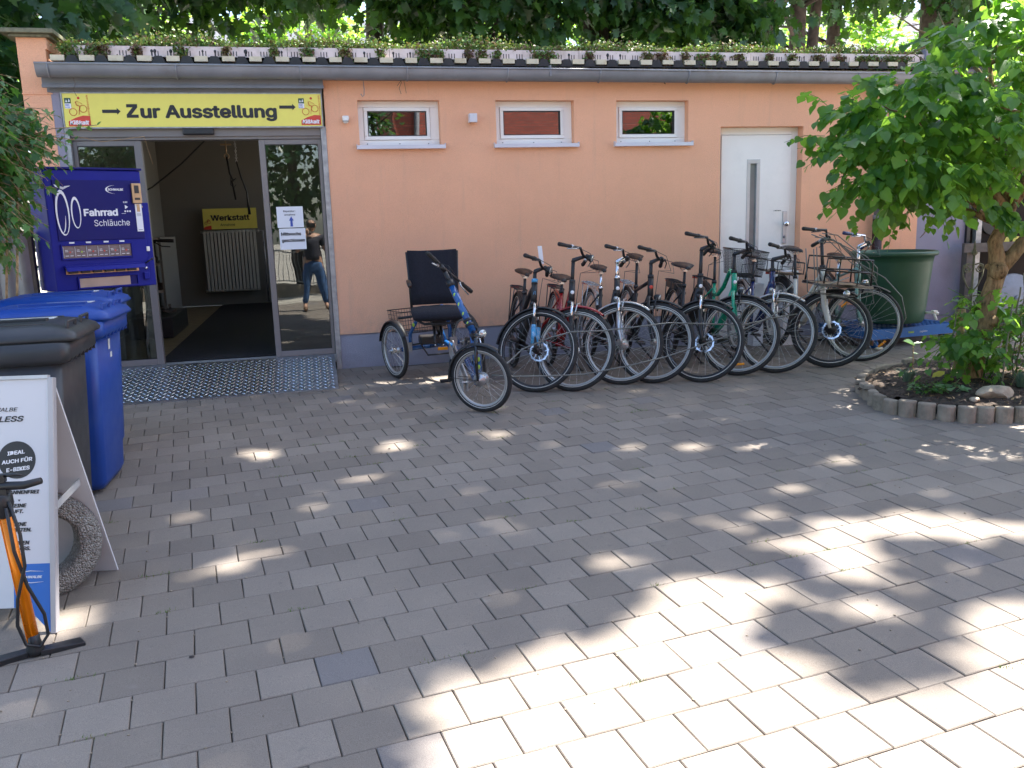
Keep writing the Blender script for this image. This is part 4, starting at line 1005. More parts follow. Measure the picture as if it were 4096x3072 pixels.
b.tube((PX - .035, PY, PZ + .63), (PX - .036, PY, ht_), .012); b.path([(PX - .16, PY + .03, ht_ - .02), (PX - .10, PY + .02, ht_), (PX - .035, PY, ht_ - .002), (PX + .05, PY - .015, ht_ - .002), (PX + .11, PY - .025, ht_ + .012)], [.011, .014, .016, .015, .012], 10)
b.build('handle', M['black'], e)
b = MB(); b.box(PX - .06, PX - .012, PY - .012, PY + .018, ht_ + .012, ht_ + .04); b.path([(PX - .02, PY, ht_ + .035), (PX + .02, PY - .005, ht_ + .037), (PX + .05, PY - .01, ht_ + .033)], [.007, .006, .003], 6); b.build('pump_chuck', M['black'], e)
b = MB(); b.path([(PX - .005, PY - .02, PZ + .60), (PX + .02, PY - .03, PZ + .48), (PX + .022, PY - .035, PZ + .36), (PX - .015, PY - .04, PZ + .24), (PX - .028, PY - .04, PZ + .14), (PX - .01, PY - .035, PZ + .06), (PX + .03, PY - .02, PZ + .04), (PX + .058, PY - .01, PZ + .08), (PX + .055, PY - .01, PZ + .16), (PX + .02, PY - .03, PZ + .28), (PX - .005, PY - .035, PZ + .42), (PX - .012, PY - .03, PZ + .58)], .0062, 8)
b.build('hose', M['black'], e)
b = MB(); b.lathe([(.028, 0), (.032, .02), (.022, .05), (.02, .075)], 14, (PX + .005, PY, PZ + .008)); b.build('foot_socket', M['black'], e)
b = MB()
for s_, dx, dy in ((1, .15, .045), (-1, -.15, -.035)):
    p0 = Vector((PX + .02 * s_, PY, PZ + .02)); p1 = Vector((PX + dx, PY + dy, PZ + .012)); a = (p1 - p0).normalized(); w = Vector((-a.y, a.x, 0))
    vs = [p0 - w * .022, p0 + w * .022, p1 + w * .034, p1 + a * .012 - w * .026]
    b.add([v - Vector((0, 0, .018)) for v in vs] + [v + Vector((0, 0, .004)) for v in vs], [(3, 2, 1, 0), (4, 5, 6, 7), (0, 1, 5, 4), (1, 2, 6, 5), (2, 3, 7, 6), (3, 0, 4, 7)])
b.build('foot_plate', M['black'], e, bevel=.003)
# ---------------- bicycles ----------------
def R3(axis, a): return Matrix.Rotation(a, 4, axis)
def wheel(name, parent, c, axis, R, rim, spoke, TM, hub='small', disc=False, refl=None, tyre_r=.021, sub=True, dynamo=False):
    """c centre, axis = axle direction, TM = maps bike space to world"""
    ax = Vector(axis).normalized(); c = Vector(c)
    a_, b_ = frame_of(ax, Vector((0, 0, 1)) if abs(ax.z) < .9 else Vector((0, 1, 0)))
    Rr = R - 2 * tyre_r - .004
    m = MB(TM); prof = [(Rr + .002, -.012), (Rr - .009, -.011), (Rr - .015, 0), (Rr - .009, .011), (Rr + .002, .012), (Rr - .004, 0), (Rr + .002, -.012)]
    m.lathe(prof, 48, c, ax, cap=False)
    w = m.build(name, rim, parent)
    m = MB(TM); m.torus(c, ax, R - tyre_r, tyre_r, 52, 10, .96); m.build('tyre', M['rubber'], w)
    m = MB(TM)
    for s in (-1, 1): m.torus(c + ax * s * (tyre_r * .80), ax, R - 2 * tyre_r + .007, .0028, 52, 4, .5)
    m.build('reflective_stripe', M['reflex'], w)
    hr, hw = (.05, .03) if hub == 'big' else ((.034, .032) if hub == 'mid' else (.022, .034))
    m = MB(TM)
    for k in range(28):
        s = 1 if k % 2 else -1; t = 2 * PI * k / 28; u = t + (.32 if (k // 2) % 2 else -.32)
        m.path([c + ax * s * hw + (a_ * math.cos(u) + b_ * math.sin(u)) * hr, c + (a_ * math.cos(t) + b_ * math.sin(t)) * (Rr - .016)], .0011, 3, cap=False)
    m.build('spokes', spoke, w)
    m = MB(TM)
    m.lathe([(.004, -.065), (.006, -.06), (.009, -.05), (.012, -hw - .006), (hr, -hw - .003), (hr, -hw + .002), (hr * .7, -hw + .006), (hr * .7, hw - .006), (hr, hw - .002), (hr, hw + .003), (.012, hw + .006), (.009, .05), (.006, .06), (.004, .065)], 18, c, ax)
    m.build('hub', M['silver'] if rim is not M['rimblack'] else M['black'], w)
    if disc:
        m = MB(TM); dc = c + ax * disc * (hw + .014); N = 36
        vs = []
        for k in range(N):
            t = 2 * PI * k / N; ro = .085 + (.004 if k % 3 == 0 else -.002)
            for r_, z in ((ro, -.001), (ro, .001), (.070, .001), (.070, -.001)): vs.append(dc + (a_ * math.cos(t) + b_ * math.sin(t)) * r_ + ax * z)
        m.add(vs, [(k * 4 + i, k * 4 + (i + 1) % 4, ((k + 1) % N) * 4 + (i + 1) % 4, ((k + 1) % N) * 4 + i) for k in range(N) for i in range(4)])
        for k in range(8):
            t = 2 * PI * k / 8; m.bar(dc + (a_ * math.cos(t) + b_ * math.sin(t)) * .022, dc + (a_ * math.cos(t + .5) + b_ * math.sin(t + .5)) * .072, .006, .002, up=ax)
        m.lathe([(.026, -.002), (.026, .002)], 16, dc, ax)
        m.build('brake_disc', M['chrome'], w)
    if refl is not None:
        for t0 in refl:
            m = MB(TM); m.torus(c, ax, Rr - .055, .012, 8, 5, .5, a0=t0 - .16, a1=t0 + .16); m.build('spoke_reflector', M['orangeref'], w)
    return w
def arc_fender(TM, c, axis, R, a0, a1, mat, parent, name='mudguard', w=.026):
    ax = Vector(axis).normalized(); a_, b_ = frame_of(ax, Vector((0, 0, 1)) if abs(ax.z) < .9 else Vector((0, 1, 0)))
    # angle measured so that 0 = up, positive towards the front
    up = Vector((0, 0, 1)) - ax * ax.z; up.normalize(); fw = ax.cross(up)
    m = MB(TM); N = 18; vs = []; c = Vector(c)
    cs = [(-w, -.010), (-w * .75, .002), (0, .008), (w * .75, .002), (w, -.010)]
    for th in (0, .0025):
        for k in range(N + 1):
            t = a0 + (a1 - a0) * k / N; e = up * math.cos(t) + fw * math.sin(t)
            for s, h in cs: vs.append(c + e * (R + .018 + h - th) + ax * s)
    q = len(cs); M_ = (N + 1) * q
    fs = []
    for k in range(N):
        for i in range(q - 1):
            A = k * q + i; fs += [(A, A + 1, A + q + 1, A + q), (M_ + A + q, M_ + A + q + 1, M_ + A + 1, M_ + A)]
        fs += [(k * q, k * q + q, M_ + k * q + q, M_ + k * q), (k * q + q - 1, M_ + k * q + q - 1, M_ + k * q + 2 * q - 1, k * q + 2 * q - 1)]
    m.add(vs, fs, True)
    for t in (a0 + .15,):
        e = up * math.cos(t) + fw * math.sin(t)
        for s in (-1, 1): m.path([c + ax * s * .055, c + e * (R + .01) + ax * s * .024], .0022, 4)
    return m.build(name, mat, parent)
def saddle_mesh(TM, o, scale=1.0, tilt=0.0):
    m = MB(TM @ Matrix.Translation(o) @ Matrix.Rotation(tilt, 4, 'Y')); st = [(.15, .012, -.012, .014), (.13, .022, 0, .022), (.07, .026, .004, .03), (.0, .038, .004, .035), (-.05, .068, .010, .04), (-.10, .088, .018, .045), (-.13, .082, .020, .045), (-.145, .05, .012, .03)]
    rings = []
    for x, hw, tz, th in st:
        hw *= scale
        rings.append([(x, hw * math.cos(t), tz + (0 if math.sin(t) > 0 else -th * .9 * 1) * abs(math.sin(t)) ** .8 + (.006 * math.sin(t) if math.sin(t) > 0 else 0) - (abs(math.cos(t)) ** 3) * .014) for t in [2 * PI * k / 14 for k in range(14)]])
    m.loft(rings)
    return m
def make_bike(p, label, group='bicycles parked in a row in front of the orange wall'):
    R, WB = p.get('R', .355), p.get('wb', 1.07)
    sr = math.radians(p.get('ha', 70)); axd = Vector((-math.cos(sr), 0, math.sin(sr))); nf = Vector((math.sin(sr), 0, math.cos(sr)))
    F = Vector((WB, 0, R)); P0 = F - nf * .05; th = math.radians(p.get('steer', 60))
    ST_ = Matrix.Translation(P0) @ Matrix.Rotation(th, 4, axd) @ Matrix.Translation(-P0)
    Fh = ST_ @ F; ny = (ST_.to_3x3() @ Vector((0, 1, 0)))
    # lean over the stand (towards the bike's left), then drop the front until its tyre touches
    lean = Matrix.Rotation(-math.radians(p.get('lean', 6)), 4, 'X')
    def low(Mx):
        h = Mx @ Fh; n = Mx.to_3x3() @ ny; u = Vector((0, 0, 1)) - n * n.z; u.normalize(); return h - u * R
    def rear(Mx):
        h = Mx @ Vector((0, 0, R)); n = Mx.to_3x3() @ Vector((0, 1, 0)); u = Vector((0, 0, 1)) - n * n.z; u.normalize(); return h - u * R
    pt = 0.0
    for _ in range(8):
        Mx = Matrix.Rotation(pt, 4, 'Y') @ lean; a, r = low(Mx), rear(Mx); pt += math.atan2(a.z - r.z, (a - r).to_2d().length)
    Mx = Matrix.Rotation(pt, 4, 'Y') @ lean; a, r = low(Mx), rear(Mx)
    Mx = Matrix.Translation((0, 0, -r.z)) @ Mx; a = low(Mx)
    yaw = -PI / 2 + math.radians(p['yaw'])      # the bike's front points to the courtyard
    slope = Matrix.Rotation(math.atan(GY), 4, 'X') @ Matrix.Rotation(-math.atan(GX), 4, 'Y')
    W0 = slope @ Matrix.Rotation(yaw, 4, 'Z')
    fc = W0 @ a; gx_, gy_ = p['front']
    T = Matrix.Translation((gx_ - fc.x, gy_ - fc.y, gz(gx_, gy_) - .001 - fc.z)) @ W0
    base = T @ Vector((WB / 2, 0, 0))
    e = empty('bicycle', Matrix.Translation((base.x, base.y, gz(base.x, base.y))), label, 'bicycle', group)
    TM = T @ Mx; TF = TM @ ST_
    col = p['col']; BB = Vector((.44, 0, .285)); sa = math.radians(73); sd = Vector((-math.cos(sa), 0, math.sin(sa)))
    stt = BB + sd * p.get('seat_tube', .48); hb_, htp = P0 + axd * .415, P0 + axd * (.415 + p.get('head', .17))
    tr = p.get('tube', .02)
    f = MB(TM)
    f.tube(hb_ - axd * .005, htp, .026, n=12); f.path([BB, stt], .0165, 10); f.lathe([(.024, -.036), (.024, .036)], 14, BB, (0, 1, 0))
    fr = p.get('frame', 'diamond')
    if fr == 'diamond':
        f.path([stt - sd * .03, htp - axd * .035], tr * .85, 10); f.path([BB, hb_ + axd * .02], tr * 1.25, 10)
    elif fr == 'slope':
        f.path([BB + sd * .30, (BB + sd * .3) * .4 + (htp - axd * .03) * .6 + Vector((0, 0, .03)), htp - axd * .03], tr * 1.05, 10); f.path([BB, hb_ + axd * .02], tr * 1.4, 10, flat=1.0)
    elif fr == 'low':
        f.path([BB + sd * .1, BB + Vector((.13, 0, .05)), hb_ + axd * .03], [tr * 1.5, tr * 1.6, tr * 1.5], 12); f.path([BB + sd * .27, BB + sd * .2 + Vector((.14, 0, .0)), htp - axd * .03], tr * .9, 10)
    elif fr == 'deep':
        f.path([BB + Vector((0, 0, .01)), BB + Vector((.12, 0, .03)), (BB + Vector((.25, 0, .08))) * .5 + hb_ * .5, hb_ + axd * .06], [tr * 1.9, tr * 2.0, tr * 2.0, tr * 1.7], 12)
    elif fr == 'wave':
        q = BB + sd * .36
        f.path([q, q + Vector((.12, 0, .02)), q + Vector((.25, 0, .10)), htp - axd * .03 + Vector((-.12, 0, .035)), htp - axd * .03], tr * 1.0, 10); f.path([BB, BB + Vector((.2, 0, .10)), hb_ + axd * .01], [tr * 2.0, tr * 1.7, tr * 1.5], 12)
    for s in (-1, 1):
        y = .062 * s; rh = Vector((0, y, R))
        f.path([BB + Vector((-.03, .03 * s, 0)), Vector((.25, .045 * s, .31)), rh], .0095, 8); f.path([stt - sd * .06 + Vector((0, .016 * s, 0)), Vector((.14, .045 * s, .56)) , rh], .0075, 8)
    fo = f.build('frame', col, e)
    if p.get('badge'):
        m = MB(TM); cM = htp * .45 + hb_ * .55
        m.lathe([(.0, 0), (.0165, 0), (.0165, .002), (0, .002)], 14, cM + Vector((.0262, 0, .008)), (math.sin(sr), 0, math.cos(sr))); m.build('head_badge', p['badge'], fo)
    if p.get('decal'):
        m = MB(TM); cM = htp * .5 + hb_ * .5
        for s in (-1, 1): m.bar(cM + Vector((.0275, .012 * s, -.03)), cM + Vector((.0265, .004 * s, .02)), .003, .003)
        m.bar(cM + Vector((.0275, -.008, -.01)), cM + Vector((.0275, .008, -.01)), .003, .003); m.build('decal', p['decal'], fo)
    if p.get('headcol'): m = MB(TM); m.tube(hb_ - axd * .004, htp - axd * .002, .0272, n=14); m.tube(hb_.lerp(BB, .02), hb_.lerp(BB, .55) + Vector((0, 0, .03)), .0275, n=10); m.build('head_tube', p['headcol'], fo)
    # fork
    k = MB(TF); stan = MB(TF); ft_ = p.get('fork', 'sus'); crown = P0 + axd * .395
    lowcol = p.get('forkcol', M['black'])
    if ft_ == 'sus':
        k.path([crown + Vector((0, -.062, 0)), crown + Vector((0, 0, .004)), crown + Vector((0, .062, 0))], [.017, .024, .017], 10)
        for s in (-1, 1):
            y = .06 * s; dz = nf * .028
            stan.tube(crown + Vector((0, y, 0)) + dz, P0 + axd * .24 + Vector((0, y, 0)) + dz, .0135)
            k.path([P0 + axd * .27 + Vector((0, y, 0)) + dz, P0 + axd * .12 + Vector((0, y, 0)) + dz, F + Vector((0, y, 0)) + axd * .03, F + Vector((0, y, -.005))], [.021, .0185, .016, .012], 10)
        k.path([P0 + axd * (R - .0) * .97 + Vector((0, y_, 0)) + nf * (.03 + .025 * (1 - abs(y_) / .06)) for y_ in (-.06, -.035, 0, .035, .06)], .010, 8)
        k.path([crown, hb_], .022, 10)
    else:
        k.path([crown + Vector((0, -.05, -.004)), crown + Vector((0, 0, .012)), crown + Vector((0, .05, -.004))], .015, 10)
        for s in (-1, 1): k.path([crown + Vector((0, .048 * s, 0)), P0 + axd * .2 + Vector((0, .056 * s, 0)) + nf * .006, P0 + axd * .08 + Vector((0, .06 * s, 0)) + nf * .028, F + Vector((0, .06 * s, 0))], [.016, .015, .012, .010] if not p.get('fat') else [.026, .024, .020, .013], 10)
        k.path([crown, hb_], .02, 10)
    fk = k.build('fork', lowcol, e)
    if stan.v: stan.build('stanchion', M['chrome'], fk)
    if p.get('forkdecal'):
        for s in (-1, 1):
            m = MB(TF)
            m.path([P0 + axd * .21 + Vector((0, .06 * s, 0)) + nf * .028, P0 + axd * .05 + Vector((0, .06 * s, 0)) + nf * .028], .0208, 12)
            m.build('fork_print', p['forkdecal'], fk)
    # wheels
    rim = p.get('rim', M['rimsilver']); spk = p.get('spoke', M['steel']); tr_ = p.get('tyre', .021)
    wheel('wheel', e, F, (0, 1, 0), R, rim, spk, TF, p.get('hub', 'small'), -1 * p.get('disc', 0) * -1 if p.get('disc') else False, p.get('refl'), tr_)
    wheel('wheel', e, (0, 0, R), (0, 1, 0), R, rim, spk, TM, 'mid', 1 if p.get('disc') else False, p.get('refl2'), tr_)
    fm = p.get('fender', M['black'])
    if fm is not None:
        fa = p.get('fa', (-1.75, .35)); arc_fender(TF, F, (0, 1, 0), R, fa[0], fa[1], p.get('ffender', fm), e)
        arc_fender(TM, (0, 0, R), (0, 1, 0), R, -1.9, .9, fm, e)
    # steering
    stem_h = p.get('bar_h', .16); top = htp + axd * stem_h; reach = p.get('reach', .07)
    s_ = MB(TF); s_.path([htp - axd * .01, htp + axd * .02], .027, 12); s_.path([htp, top], .0155, 10)
    bc = top + nf * reach + axd * (.03 + p.get('rise', .0))
    s_.path([top - axd * .01, top + axd * .004, bc], [.019, .019, .015], 10)
    s_.build('stem', p.get('stemcol', M['black']), e)
    if p.get('ring'):
        m = MB(TF); m.path([htp + axd * .004, htp + axd * .035], .0275, 12); m.build('spacer_ring', p['ring'], e)
    sw, up_ = p.get('sweep', .06), p.get('up', .03); hl = p.get('half', .31)
    def barp(s): return [bc, bc + Vector((0, .06 * s, .004)), bc + nf * (.01) + axd * up_ + Vector((0, .14 * s, 0)), bc - nf * (sw * .55) + axd * up_ + Vector((0, (hl - .09) * s, 0)), bc - nf * sw + axd * (up_ - .006) + Vector((0, hl * s, 0))]
    h = MB(TF); h.path(list(reversed(barp(-1))) + barp(1)[1:], .0115, 8); hbo = h.build('handlebar', p.get('barcol', M['black']), e)
    for s in (-1, 1):
        P_ = barp(s); d = (P_[4] - P_[3]).normalized(); g0 = P_[4] - d * .125
        m = MB(TF); m.path([g0, g0 + d * .05, P_[4] - d * .01, P_[4] + d * .004], [.0165, .0155, .0185, .016], 10); m.build('grip', p.get('gripcol', M['rubber']), hbo)
        if p.get('twist') or s == -1:
            m = MB(TF); m.path([g0 - d * .028, g0 - d * .002], .019, 10); m.build('twist_shifter', M['silver'] if p.get('twist') else M['black'], hbo)
        lb = g0 - d * .045
        m = MB(TF); m.path([lb, lb + nf * .03 - axd * .01, lb + nf * .045 - axd * .022 + d * .04, lb + nf * .04 - axd * .035 + d * .13], [.010, .008, .005, .0045], 6); m.build('brake_lever', p.get('levcol', M['black']), hbo)
        m = MB(TF); m.path([lb + nf * .02, lb + nf * .09 - axd * .05 - d * .06, lb * .3 + bc * .7 + nf * .13 - axd * .14, htp * .6 + top * .4 + nf * .07, hb_ + nf * .045, P0 + axd * .25 + nf * .04 + Vector((0, .05 * s, 0))], .0026, 5)
        m.build('brake_cable', M['black'], hbo)
    m = MB(TF); m.ball(bc + Vector((0, .055, .02)), .022, 8, sc=(1, 1, .8)); m.build('bell', M['black'], hbo)
    if p.get('display'):
        m = MB(TF @ Matrix.Translation(bc + Vector((.01, 0, .035))) @ Matrix.Rotation(.35, 4, 'Y')); m.box(-.03, .035, -.04, .04, -.007, .008); m.build('display', M['blackg'], hbo, bevel=.004)
    lp = p.get('lamp')
    if lp:
        o = (bc + nf * .06 + axd * -.02) if lp == 'bar' else (crown + nf * .075 + axd * .0)
        m = MB(TF); m.lathe([(.008, -.045), (.022, -.035), (.032, -.005), (.033, .01)], 14, o, (1, 0, .0)); m.build('headlight', M['black'] if lp != 'chrome' else M['chrome'], e)
        m = MB(TF); m.lathe([(.030, .0105), (.026, .015), (0, .018)], 14, o, (1, 0, 0)); m.build('headlight_lens', M['lens'], e)
    # saddle
    sp = p.get('saddle_h', .96); top_s = BB + sd * ((sp - BB.z) / math.sin(sa) - .045)
    m = MB(TM); m.path([stt - sd * .02, top_s], .0135, 10); m.lathe([(.022, 0), (.022, .03)], 12, stt - sd * .01, tuple(sd)); m.build('seat_post', p.get('postcol', M['black']), e)
    sm_ = saddle_mesh(TM, top_s + Vector((-.015, 0, .045)), p.get('sscale', 1.0)); sad = sm_.build('saddle', p.get('saddle', M['saddle']), e)
    m = MB(TM)
    for s in (-1, 1): m.path([top_s + Vector((.09, .012 * s, .028)), top_s + Vector((.03, .022 * s, .004)), top_s + Vector((-.05, .022 * s, .004)), top_s + Vector((-.11, .04 * s, .035))], .0035, 6)
    m.box(top_s.x - .02, top_s.x + .02, -.02, .02, top_s.z - .01, top_s.z + .012); m.build('saddle_rails', M['steel'], sad)
    # cranks, chain guard
    m = MB(TM); ca = p.get('crank', .4); cd = Vector((math.cos(ca), 0, math.sin(ca)))
    m.lathe([(.0, 0), (.085, 0), (.088, .003), (0, .006)], 28, BB + Vector((0, -.045, 0)), (0, -1, 0)); m.path([BB + Vector((0, -.055, 0)), BB + cd * .17 + Vector((0, -.065, 0))], [.013, .010], 8); m.path([BB + Vector((0, .05, 0)), BB - cd * .17 + Vector((0, .06, 0))], [.013, .010], 8); m.build('crankset', M['black'], e)
    for s in (-1, 1):
        q = BB - cd * s * .17 + Vector((0, s * .11, 0)); m = MB(TM); m.box(q.x - .045, q.x + .045, q.y - .035, q.y + .035, q.z - .012, q.z + .012); m.build('pedal', M['black'], e, bevel=.005)
        if s == -1: pass
    m = MB(TM); m.path([BB + Vector((.02, -.05, .085)), Vector((.2, -.052, R + .07)), Vector((0, -.055, R + .045)), Vector((-.04, -.055, R)), Vector((0, -.055, R - .045)), Vector((.2, -.052, .24)), BB + Vector((.02, -.05, -.085)), BB + Vector((.1, -.05, 0))], .006, 6, closed=True); m.build('chain_guard', M['black'], e)
    if p.get('battery') == 'rack': pass
    # rack
    rk = p.get('rack', M['black'])
    if rk is not None:
        m = MB(TM); z = 2 * R + .045
        for s in (-1, 1):
            m.path([Vector((.14, .05 * s, z)), Vector((-.24, .06 * s, z)), Vector((-.30, .04 * s, z)), Vector((-.30, 0, z))], .0055, 6); m.path([Vector((-.02, .075 * s, R + .03)), Vector((-.16, .065 * s, z))], .005, 6); m.path([Vector((-.01, .075 * s, R + .03)), Vector((.05, .06 * s, z))], .005, 6)
        for x in (.1, 0, -.1, -.2): m.path([(x, -.055, z), (x, .055, z)], .004, 5)
        m.path([Vector((.14, .05, z)), stt - sd * .08], .005, 5); m.path([Vector((.14, -.05, z)), stt - sd * .08], .005, 5)
        rko = m.build('luggage_rack', rk, e)
        if p.get('rack_load') == 'battery':
            m = MB(TM); m.box(-.25, .12, -.045, .045, z - .075, z - .008); m.build('battery', M['black'], rko, bevel=.015)
        if p.get('rack_load') == 'wood':
            for s in (-2, -1, 0, 1, 2): m = MB(TM); m.box(-.30, .16, s * .05 - .02, s * .05 + .02, z + .007, z + .017); m.build('slat', M['wood'], rko)
            m = MB(TM)
            for zz in (.02, .13): m.path([(-.32, -.14, z + zz), (-.32, .14, z + zz), (.18, .14, z + zz), (.18, -.14, z + zz)], .006, 6, closed=True)
            for x, y in ((-.32, -.14), (-.32, .14), (.18, .14), (.18, -.14), (-.07, .14), (-.07, -.14)): m.tube((x, y, z + .02), (x, y, z + .13), .005)
            m.build('carrier_frame', M['black'], rko)
        if p.get('rack_load') == 'basket':
            bs = MB(TM)
            def rg(s, z_): return [(.19 * s - .07, .155 * s, z_), (-.19 * s - .07, .155 * s, z_), (-.19 * s - .07, -.155 * s, z_), (.19 * s - .07, -.155 * s, z_)]
            bs.path(rg(1.1, z + .26), .007, 6, closed=True); bs.path(rg(.92, z + .015), .005, 6, closed=True)
            lo, hi = rg(.92, z + .015), rg(1.1, z + .26)
            for i in range(4):
                a_, b__, c_, d_ = Vector(lo[i]), Vector(lo[(i + 1) % 4]), Vector(hi[(i + 1) % 4]), Vector(hi[i])
                N = 22 if i % 2 == 0 else 18
                for k_ in range(N + 1): t = k_ / N; bs.path([a_.lerp(b__, t), d_.lerp(c_, t)], .0016, 3, cap=False)
                for k_ in range(1, 16): t = k_ / 16; bs.path([a_.lerp(d_, t), b__.lerp(c_, t)], .0016, 3, cap=False)
            for k_ in range(18): t = k_ / 17; bs.path([Vector(lo[0]).lerp(Vector(lo[1]), t), Vector(lo[3]).lerp(Vector(lo[2]), t)], .0016, 3, cap=False)
            bs.build('wire_basket', M['black'], rko)
        m = MB(TM); m.box(-.315, -.302, -.04, .04, z - .03, z + .005); m.build('rear_light', M['red'], rko, bevel=.003)
    # rear gear, front brake, bottle cage, tyre valve
    m = MB(TM); m.lathe([(.012, -.01), (.05, -.008), (.045, .0), (.032, .012)], 20, (0, -.05, R), (0, 1, 0)); m.path([(.0, -.07, R - .02), (-.01, -.075, R - .09), (.03, -.075, R - .15)], .012, 6); m.build('rear_gear', M['zinc'], e)
    if not p.get('disc'):
        m = MB(TF)
        for s in (-1, 1): m.path([F + axd * (R + .012) * .0 + (P0 + axd * .29 - F) + Vector((0, .048 * s, 0)) + nf * .05, P0 + axd * .33 + Vector((0, .05 * s, 0)) + nf * .062, P0 + axd * .385 + Vector((0, .046 * s, 0)) + nf * .07], [.008, .007, .005], 6)
        m.path([P0 + axd * .38 + Vector((0, -.046, 0)) + nf * .07, P0 + axd * .40 + nf * .085, P0 + axd * .38 + Vector((0, .046, 0)) + nf * .07], .003, 5)
        m.build('rim_brake', M['silver'] if p.get('twist') else M['black'], e)
    if p.get('cage'):
        m = MB(TM); c_ = BB.lerp(hb_, .5) + Vector((.02, 0, .06)); dd = (hb_ - BB).normalized(); m.path([c_ - dd * .08, c_ + dd * .09], .034, 10); m.build('bottle', M['black'], e)
    # stand
    m = MB(TM); q = Vector((.30, .03, .27)); inv = TM.inverted(); foot = TM @ (Vector((.36, .26, .0))); foot.z = gz(foot.x, foot.y) + .008; m.path([q, inv @ foot], [.009, .008], 8); f2 = inv @ foot; m.path([f2 - Vector((.0, .03, 0)), f2 + Vector((0, .02, 0))], .008, 6); m.build('kickstand', M['black'], e)
    if p.get('bottle'): pass
    if p.get('front_rack'):
        m = MB(TM); o = hb_ + Vector((.02, 0, .06)); x0, x1, z0 = o.x + .05, o.x + .40, o.z - .03
        for zz, rr in ((0, .010), (.012, .006)): m.path([(x0, -.24, z0 + zz), (x1, -.24, z0 + zz), (x1, .24, z0 + zz), (x0, .24, z0 + zz)], rr, 8, closed=True)
        for zz in (.13, .24): m.path([(x1, .22, z0 + .02), (x1, .21, z0 + zz), (x1, -.21, z0 + zz), (x1, -.22, z0 + .02)], .008, 8); m.path([(x0, .22, z0 + .02), (x0, .21, z0 + zz), (x0, -.21, z0 + zz), (x0, -.22, z0 + .02)], .008, 8)
        for s in (-1, 1): m.path([(x0, .21 * s, z0 + .13), (x1, .21 * s, z0 + .13)], .007, 6); m.path([(x1, .09 * s, z0), (x1, .09 * s, z0 + .24)], .006, 6); m.path([htp + Vector((0, .03 * s, -.03)), (x0, .06 * s, z0 + .0)], .009, 8)
        fo_ = m.build('front_carrier', M['blackg'], e)
        for s in range(-3, 4): m = MB(TM); m.box(x0 + .01, x1 - .01, s * .062 - .022, s * .062 + .022, z0 + .003, z0 + .013); m.build('slat', M['wood'], fo_)
        m = MB(TM); m.lathe([(.018, -.03), (.03, 0), (.031, .012)], 14, (x1 + .0, 0, z0 - .06), (1, 0, 0)); m.build('headlight', M['chrome'], e)
        m = MB(TM); m.lathe([(.028, .0125), (0, .018)], 14, (x1, 0, z0 - .06), (1, 0, 0)); m.build('headlight_lens', M['lens'], e)
    return e, TM, TF, dict(bc=bc, htp=htp, F=F, crown=crown)
